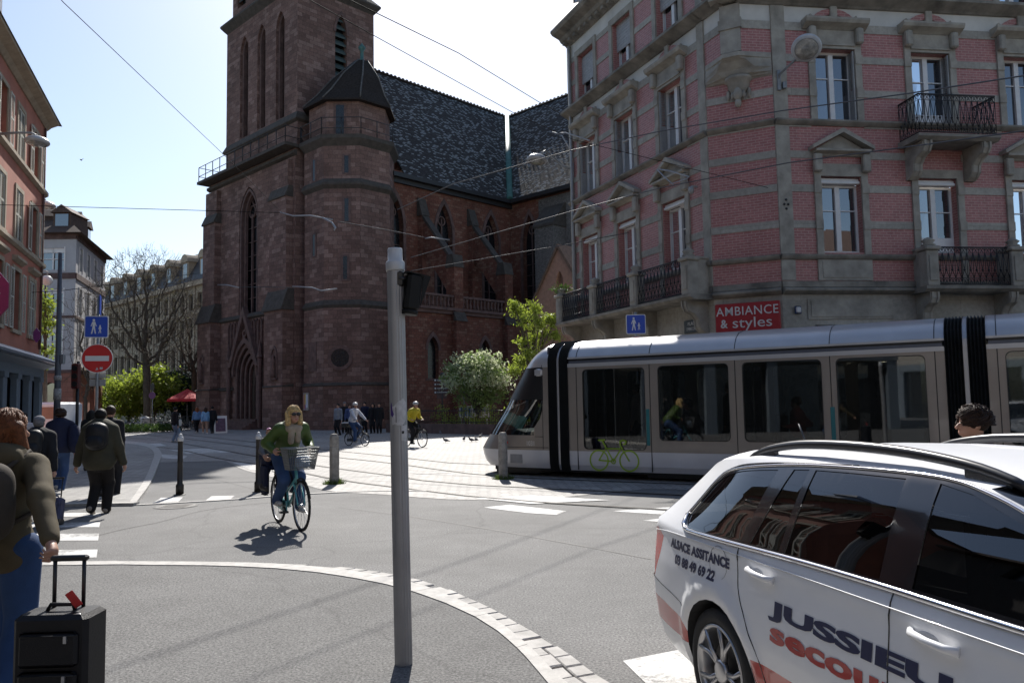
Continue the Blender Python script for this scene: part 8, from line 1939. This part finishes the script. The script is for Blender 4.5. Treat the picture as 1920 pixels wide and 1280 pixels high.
o, b = wire("overhead_wire", "dark wire from the top centre sloping to the pink house sill", [(560, -14, 13), (580, 0, 13.5), (960, 210, 22), (1076, 228, 31.2)], .010, M_wired) if False else wire("overhead_wire", "dark wire from the top centre sloping right across the church roof", [(545, -22, 12), (580, 0, 12.6), (965, 213, 19), (1075, 262, 21.5), (1440, 352, 21.9)], .0075, M_wired)
o, b = wire("overhead_wire", "second dark wire from the top edge ending at the far pink facade", [(610, -30, 16), (655, 0, 17), (860, 100, 22), (1008, 190, 28), (1074, 226, 33)], .012, M_wired)
o, b = wire("overhead_wire", "bright contact wire rising past the two lamp arms to the right edge", [(745, 393, 27), (850, 345, 26), (1070, 282, 24), (1240, 246, 21), (1465, 208, 18.), (1700, 176, 15), (1960, 136, 12)], .014)
arm(o, b, [(1035, 248, 24.3), (1052, 252, 24.2), (1070, 282, 24)], .022); arm(o, b, [(1045, 251, 24.2), (1060, 249, 24.2), (1106, 264, 23.6)], .024)
o, b = wire("overhead_wire", "lower contact wire crossing the pink house under its first sills", [(770, 483, 27), (900, 445, 25.5), (1075, 395, 24), (1240, 352, 20), (1480, 305, 17.3), (1700, 276, 15), (1960, 240, 12)], .014)
arm(o, b, [(1232, 318, 20.5), (1250, 336, 20.4), (1262, 346, 20)], .018); arm(o, b, [(1236, 318, 20.5), (1252, 320, 20.4), (1292, 332, 20)], .022); arm(o, b, [(1290, 334, 20.), (1255, 346, 20)], .012)
o, b = wire("overhead_wire", "faint wire just above the balustrade between post and pink house", [(770, 508, 27), (900, 486, 26.5), (1058, 459, 26), (1180, 436, 27.2)], .013)
o, b = wire("overhead_wire", "thin pale wire low in the street on the left", [(60, 548, 30), (107, 546, 26), (230, 530, 34), (376, 512, 46)], .012, M_wired)
# ================================================================ trees, shrubs and hedges
M_bark = plain("dark_bark", (.075, .062, .047), .95, var=.35, vs=4, bump=.6, bs=18)
M_ly = leafmat("young_leaves", (.22, .29, .03, 1), (.34, .42, .06, 1), .6)
M_lg = leafmat("mid_green_leaves", (.05, .10, .02, 1), (.09, .15, .03, 1), .4)
M_ld = leafmat("dark_evergreen", (.010, .028, .014, 1), (.022, .048, .022, 1), .25)
M_lw = leafmat("white_blossom", (.42, .50, .26, 1), (.70, .72, .52, 1), .55)
M_lb = leafmat("tiny_buds", (.12, .11, .04, 1), (.16, .15, .05, 1), .4)
M_lb2 = leafmat("fresh_green_leaves", (.13, .22, .05, 1), (.22, .30, .09, 1), .55)
def leaves(name, C, size, mat, parent, seed=0, droop=.0, asp=.5):
    """leaf-sized quads at the given centres"""
    r = np.random.RandomState(seed); n = len(C); a = r.normal(size=(n, 3)); a[:, 2] -= droop; a /= np.linalg.norm(a, axis=1)[:, None]; b = np.cross(a, r.normal(size=(n, 3))); b /= np.linalg.norm(b, axis=1)[:, None] + 1e-9
    s = size * r.uniform(.6, 1.4, n)[:, None]; c = np.cross(a, b)
    v = np.stack([C - a * s, C + b * s * asp + c * s * .15, C + a * s, C - b * s * asp + c * s * .15], 1).reshape(-1, 3); me = bpy.data.meshes.new(name)
    me.vertices.add(4 * n); me.vertices.foreach_set('co', v.ravel()); me.loops.add(4 * n); me.loops.foreach_set('vertex_index', np.arange(4 * n, dtype=np.int32)); me.polygons.add(n); me.polygons.foreach_set('loop_start', np.arange(n, dtype=np.int32) * 4); me.polygons.foreach_set('loop_total', np.full(n, 4, np.int32)); me.update(calc_edges=True); me.materials.append(mat)
    return link(name, me, parent)
def clumps(r, c, rad, ncl, per, cs, shell=.55, lower=-1.):
    """leaf centres gathered in clumps through an ellipsoid, thinner inside"""
    P = []
    while len(P) < ncl:
        d = r.normal(size=3); d /= np.linalg.norm(d); k = r.uniform(shell, 1.) ** .6
        if d[2] * k < lower: continue
        P.append(np.array(c) + d * k * np.array(rad) * r.uniform(.8, 1.08))
    P = np.array(P); sz = cs * r.uniform(.5, 1.5, ncl); n = np.repeat(np.arange(ncl), per)
    return P[n] + r.normal(size=(len(n), 3)) * sz[n][:, None] * np.array([1, 1, .7]), P
def bare_tree(name, lab, base, H, crown, seed, fork=.3, lean=0., trunk=.3, n=900, step=.28, buds=True):
    """bare crown grown towards points in an ellipsoid (space colonisation); crown = (rx, ry, rz) centred so that its top is at H"""
    o = thing(name, lab, "tree", base); r = np.random.RandomState(seed); rx, ry, rz = crown; c = np.array([lean * H, 0, H - rz])
    A = r.normal(size=(n, 3)); A /= np.linalg.norm(A, axis=1)[:, None]; A = c + A * (r.uniform(.12, 1, n) ** .45)[:, None] * np.array(crown)
    P = [np.array([0., 0, 0])]; par = [-1]; k = 0
    while P[-1][2] < H * fork: d = np.array([lean * .7 + r.normal() * .05, r.normal() * .05, 1.]); P.append(P[-1] + d / np.linalg.norm(d) * step); par.append(k); k += 1
    alive = np.ones(n, bool)
    for it in range(90):
        if not alive.any() or len(P) > 6500: break
        N = np.array(P); ia = np.where(alive)[0]; D = (A[ia] ** 2).sum(1)[:, None] - 2 * A[ia] @ N.T + (N ** 2).sum(1)[None]; j = D.argmin(1); dm = D[np.arange(len(ia)), j]
        use = dm < (H * .8) ** 2; acc = {}
        for q, jj in zip(ia[use], j[use]): v = A[q] - N[jj]; acc[jj] = acc.get(jj, 0) + v / np.linalg.norm(v)
        for jj, v in acc.items(): v = v / (np.linalg.norm(v) + 1e-9) + r.normal(size=3) * .22 + np.array([0, 0, .06]); P.append(N[jj] + v / np.linalg.norm(v) * step); par.append(jj)
        alive[ia[dm < (step * 1.25) ** 2]] = False
    ch = [[] for _ in P]
    for i, q in enumerate(par):
        if q >= 0: ch[q].append(i)
    rad = np.zeros(len(P))
    for i in range(len(P) - 1, -1, -1): rad[i] = max(.012, sum(rad[q] ** 2.25 for q in ch[i]) ** (1 / 2.25))
    rad = np.where(rad > .03, rad * trunk / rad[0], rad); rad[0] *= 1.25
    T, Cn = MB(), MB(); st = [(0, None)]
    while st:
        i, pr = st.pop(); L = [pr, i] if pr is not None else [i]
        while ch[i]:
            q = max(ch[i], key=lambda t: rad[t]); st += [(t, i) for t in ch[i] if t != q]; L.append(q); i = q
        big = rad[L[-1]] > .0 and L[0] == 0
        if len(L) > 1: (T if big else Cn).tube([V(P[t]) for t in L], [min(rad[t], rad[L[min(1, len(L) - 1)]]) for t in L], 7 if rad[L[0]] > .08 else (5 if rad[L[0]] > .03 else 3), cap=False)
    T.obj("trunk", M_bark, o, fixn=False)
    tips = np.array([P[i] for i in range(len(P)) if not ch[i]]); tw = Cn
    for t in tips:
        for _ in range(5): d = r.normal(size=3) * .6 + (t - c) / np.linalg.norm(t - c); d /= np.linalg.norm(d); m = t + d * .3; tw.tube([V(t), V(m), V(m + (d + np.array([0, 0, .3])) * r.uniform(.2, .5))], [.0105, .009, .007], 3, cap=False)
    cr = Cn.obj("crown", M_bark, o, fixn=False)
    if buds and n > 600: leaves("buds", np.repeat(tips, 2, 0) + r.normal(size=(len(tips) * 2, 3)) * .22, .055, M_lb, cr, seed)
    return o
for x, Y, H_, cr_, sd_, fk, ln_, tk, n_, lab in ((276, 63, 14.6, (4.1, 4.0, 4.9), 21, .30, -.012, .30, 1500, "tall bare plane tree with a wide fine twigged crown"), (366, 70, 12.0, (2.6, 2.8, 3.8), 5, .36, -.05, .24, 520, "second bare plane tree half hidden by the church corner"), (160, 55, 10.5, (1.5, 1.6, 4.0), 41, .2, 0, .12, 260, "thin bare tree in front of the pale house's long side")):
    q = at(x, 800, Y); bare_tree("plane_tree", lab, V((q.x, Y, 0)), H_, cr_, sd_, fk, ln_, tk, n_)
def shrub(name, lab, px, Y, rad, mat, leaf, ncl, per, cs, seed, zc=None, cat="shrub", trunk=True, shell=.4, mix=None, droop=0.):
    b = at(px[0], 800, Y); b = V((b.x, Y, 0)); c = at(px[0], px[1], Y) - b; r = np.random.RandomState(seed); o = thing(name, lab, cat, b)
    L, P = clumps(r, c, rad, ncl, per, cs, shell)
    mb = MB()
    if trunk:
        mb.tube([(0, 0, 0), (.05, 0, c.z * .4), (0, 0, max(.3, c.z - rad[2] * .5))], [.12, .10, .05], 7)
        for k in range(26): e = V(P[k % len(P)]); mb.tube([(0, 0, c.z * .35), V((0, 0, c.z * .4)).lerp(e, .5) + V((0, 0, .15)), e], [.05, .03, .008], 5)
        mb.obj("trunk", M_bark, o)
    cr = leaves("crown", L, leaf, mat, o, seed, droop)
    if mix: L2, _ = clumps(r, c, [q * 1.03 for q in rad], mix[1], mix[2], cs * .8, .7, -.3); leaves("blossom", L2, mix[3], mix[0], cr, seed + 1)
    return o
shrub("flowering_bush", "round white flowering bush before the church aisle", (895, 712), 44, (1.85, 1.7, 1.6), M_lb2, .085, 170, 26, .24, 3, shell=.35, mix=(M_lw, 150, 20, .085))
shrub("young_tree", "yellow green young leaved tree under the plane tree, left of its trunk", (240, 745), 72, (2.6, 2.2, 2.0), M_ly, .15, 150, 30, .42, 7)
shrub("young_tree", "yellow green young leaved tree right behind the plane trunk", (290, 728), 71, (2.2, 2.0, 2.3), M_ly, .15, 150, 30, .42, 8)
shrub("shrub", "pale green shrub at the left of the square beside the sign post", (203, 745), 78, (1.8, 1.8, 2.0), M_lg, .14, 100, 30, .4, 9)
shrub("evergreen_shrub", "dark evergreen shrub between the two plane trunks", (335, 738), 74, (2.6, 2.2, 2.6), M_ld, .14, 170, 32, .42, 10)
shrub("evergreen_shrub", "dark evergreen bush behind the red parasol", (362, 760), 76, (1.6, 1.6, 2.0), M_ld, .14, 90, 30, .4, 12)
# pollarded yellow-green tree by the annex
b = at(1000, 800, 38.5); b = V((b.x, 38.5, 0)); o = thing("pollarded_tree", "yellow green pollarded tree with upright tufts by the annex", "tree", b); r = np.random.RandomState(6); Ls = []; mb = MB()
mb.tube([(0, 0, 0), (.1, 0, 1.6), (.0, 0, 3.0)], [.2, .17, .13], 8)
for px, py, rx, rz in ((972, 590, .25, .5), (985, 607, .34, .5), (1003, 580, .28, .55), (1010, 607, .35, .5), (1028, 592, .18, .5), (1038, 604, .14, .35), (982, 640, .42, .4), (1005, 640, .45, .42), (965, 575, .12, .3), (978, 678, .40, .4), (966, 690, .25, .35), (997, 665, .35, .4), (1042, 628, .12, .25), (1020, 625, .3, .4)):
    c = at(px, py, 38.5 + r.uniform(-.5, .5)) - b; mb.tube([(0, 0, 2.2), V((c.x * .6, c.y * .6, c.z - .9)), c + V((0, 0, -.1))], [.09, .06, .02], 6)
    L, _ = clumps(r, c, (rx, rx, rz), 9, 42, .13, .1); Ls.append(L)
mb.obj("trunk", M_bark, o); leaves("crown", np.concatenate(Ls), .085, M_ly, o, 5, .8, .3)
# leafy branch beside the rose house
b = at(85, 800, 42); b = V((b.x, 42, 0)); o = thing("street_tree", "young green leaved street tree behind the mast", "tree", b); r = np.random.RandomState(9); mb = MB(); mb.tube([(0, 0, 0), (-.1, 0, 4), (-.2, 0, 8.5)], [.14, .1, .04], 7); Ls = []
for px, py in ((78, 560), (92, 575), (80, 590), (95, 605), (76, 612), (86, 622), (72, 580), (75, 655), (90, 660), (70, 545), (82, 680)):
    c = at(px, py, 42) - b; mb.tube([(-.1, 0, c.z - 1.0), c], [.04, .012], 5); L, _ = clumps(r, c, (.45, .5, .22), 6, 26, .16, .1); Ls.append(L)
mb.obj("trunk", M_bark, o); leaves("crown", np.concatenate(Ls), .09, M_ly, o, 3)
# hedge strips: garden under the bush, planting bed by the bicycles
def hedge(lab, A, B, w, h, mat, n, leaf, seed):
    r = np.random.RandomState(seed); A, B = V(A), V(B); t = r.uniform(0, 1, n)[:, None]; d = np.array((B - A)[:]); nn = np.array([-d[1], d[0]]) / np.linalg.norm(d); P2 = np.array(A[:]) + t * d + (r.uniform(-.5, .5, n)[:, None] * w) * nn; P = np.concatenate([P2, r.uniform(.05, 1, n)[:, None] ** .6 * h * (0.8 + .3 * np.sin(t * 40))], 1)
    o = leaves("ground_cover", P, leaf, mat, None, seed); o['kind'] = 'stuff'; o['label'] = lab; o['category'] = "planting"
gA, gB = TF @ V((2.2, .9, 0)), TF @ V((LF, .9, 0)); hedge("bright green hedge leaves behind the garden railing", gA.xy, gB.xy, .9, 1.5, M_ly, 2600, .07, 2)
hedge("low green planting bed under the plane trees", at(200, 795, 56).xy, at(330, 795, 55.5).xy, 1.6, .55, M_lg, 3000, .09, 4)
# pale blossom bush tips above the flowering bush, planter flowers on the balcony end
q = TCw @ V((.25, -.65, 5.95)); fl = thing("planter_flowers", "small pot plant on the far corner pedestal of the balcony", "plant", q); r = np.random.RandomState(1); leaves("foliage", r.normal(size=(300, 3)) * np.array([.18, .14, .1]) + np.array([0, 0, .12]), .05, M_lg, fl, 1); mb = MB(); mb.lathe([(.12, -.05), (.17, .08), (.15, .09)], n=10); mb.obj("pot", M_trim, fl)
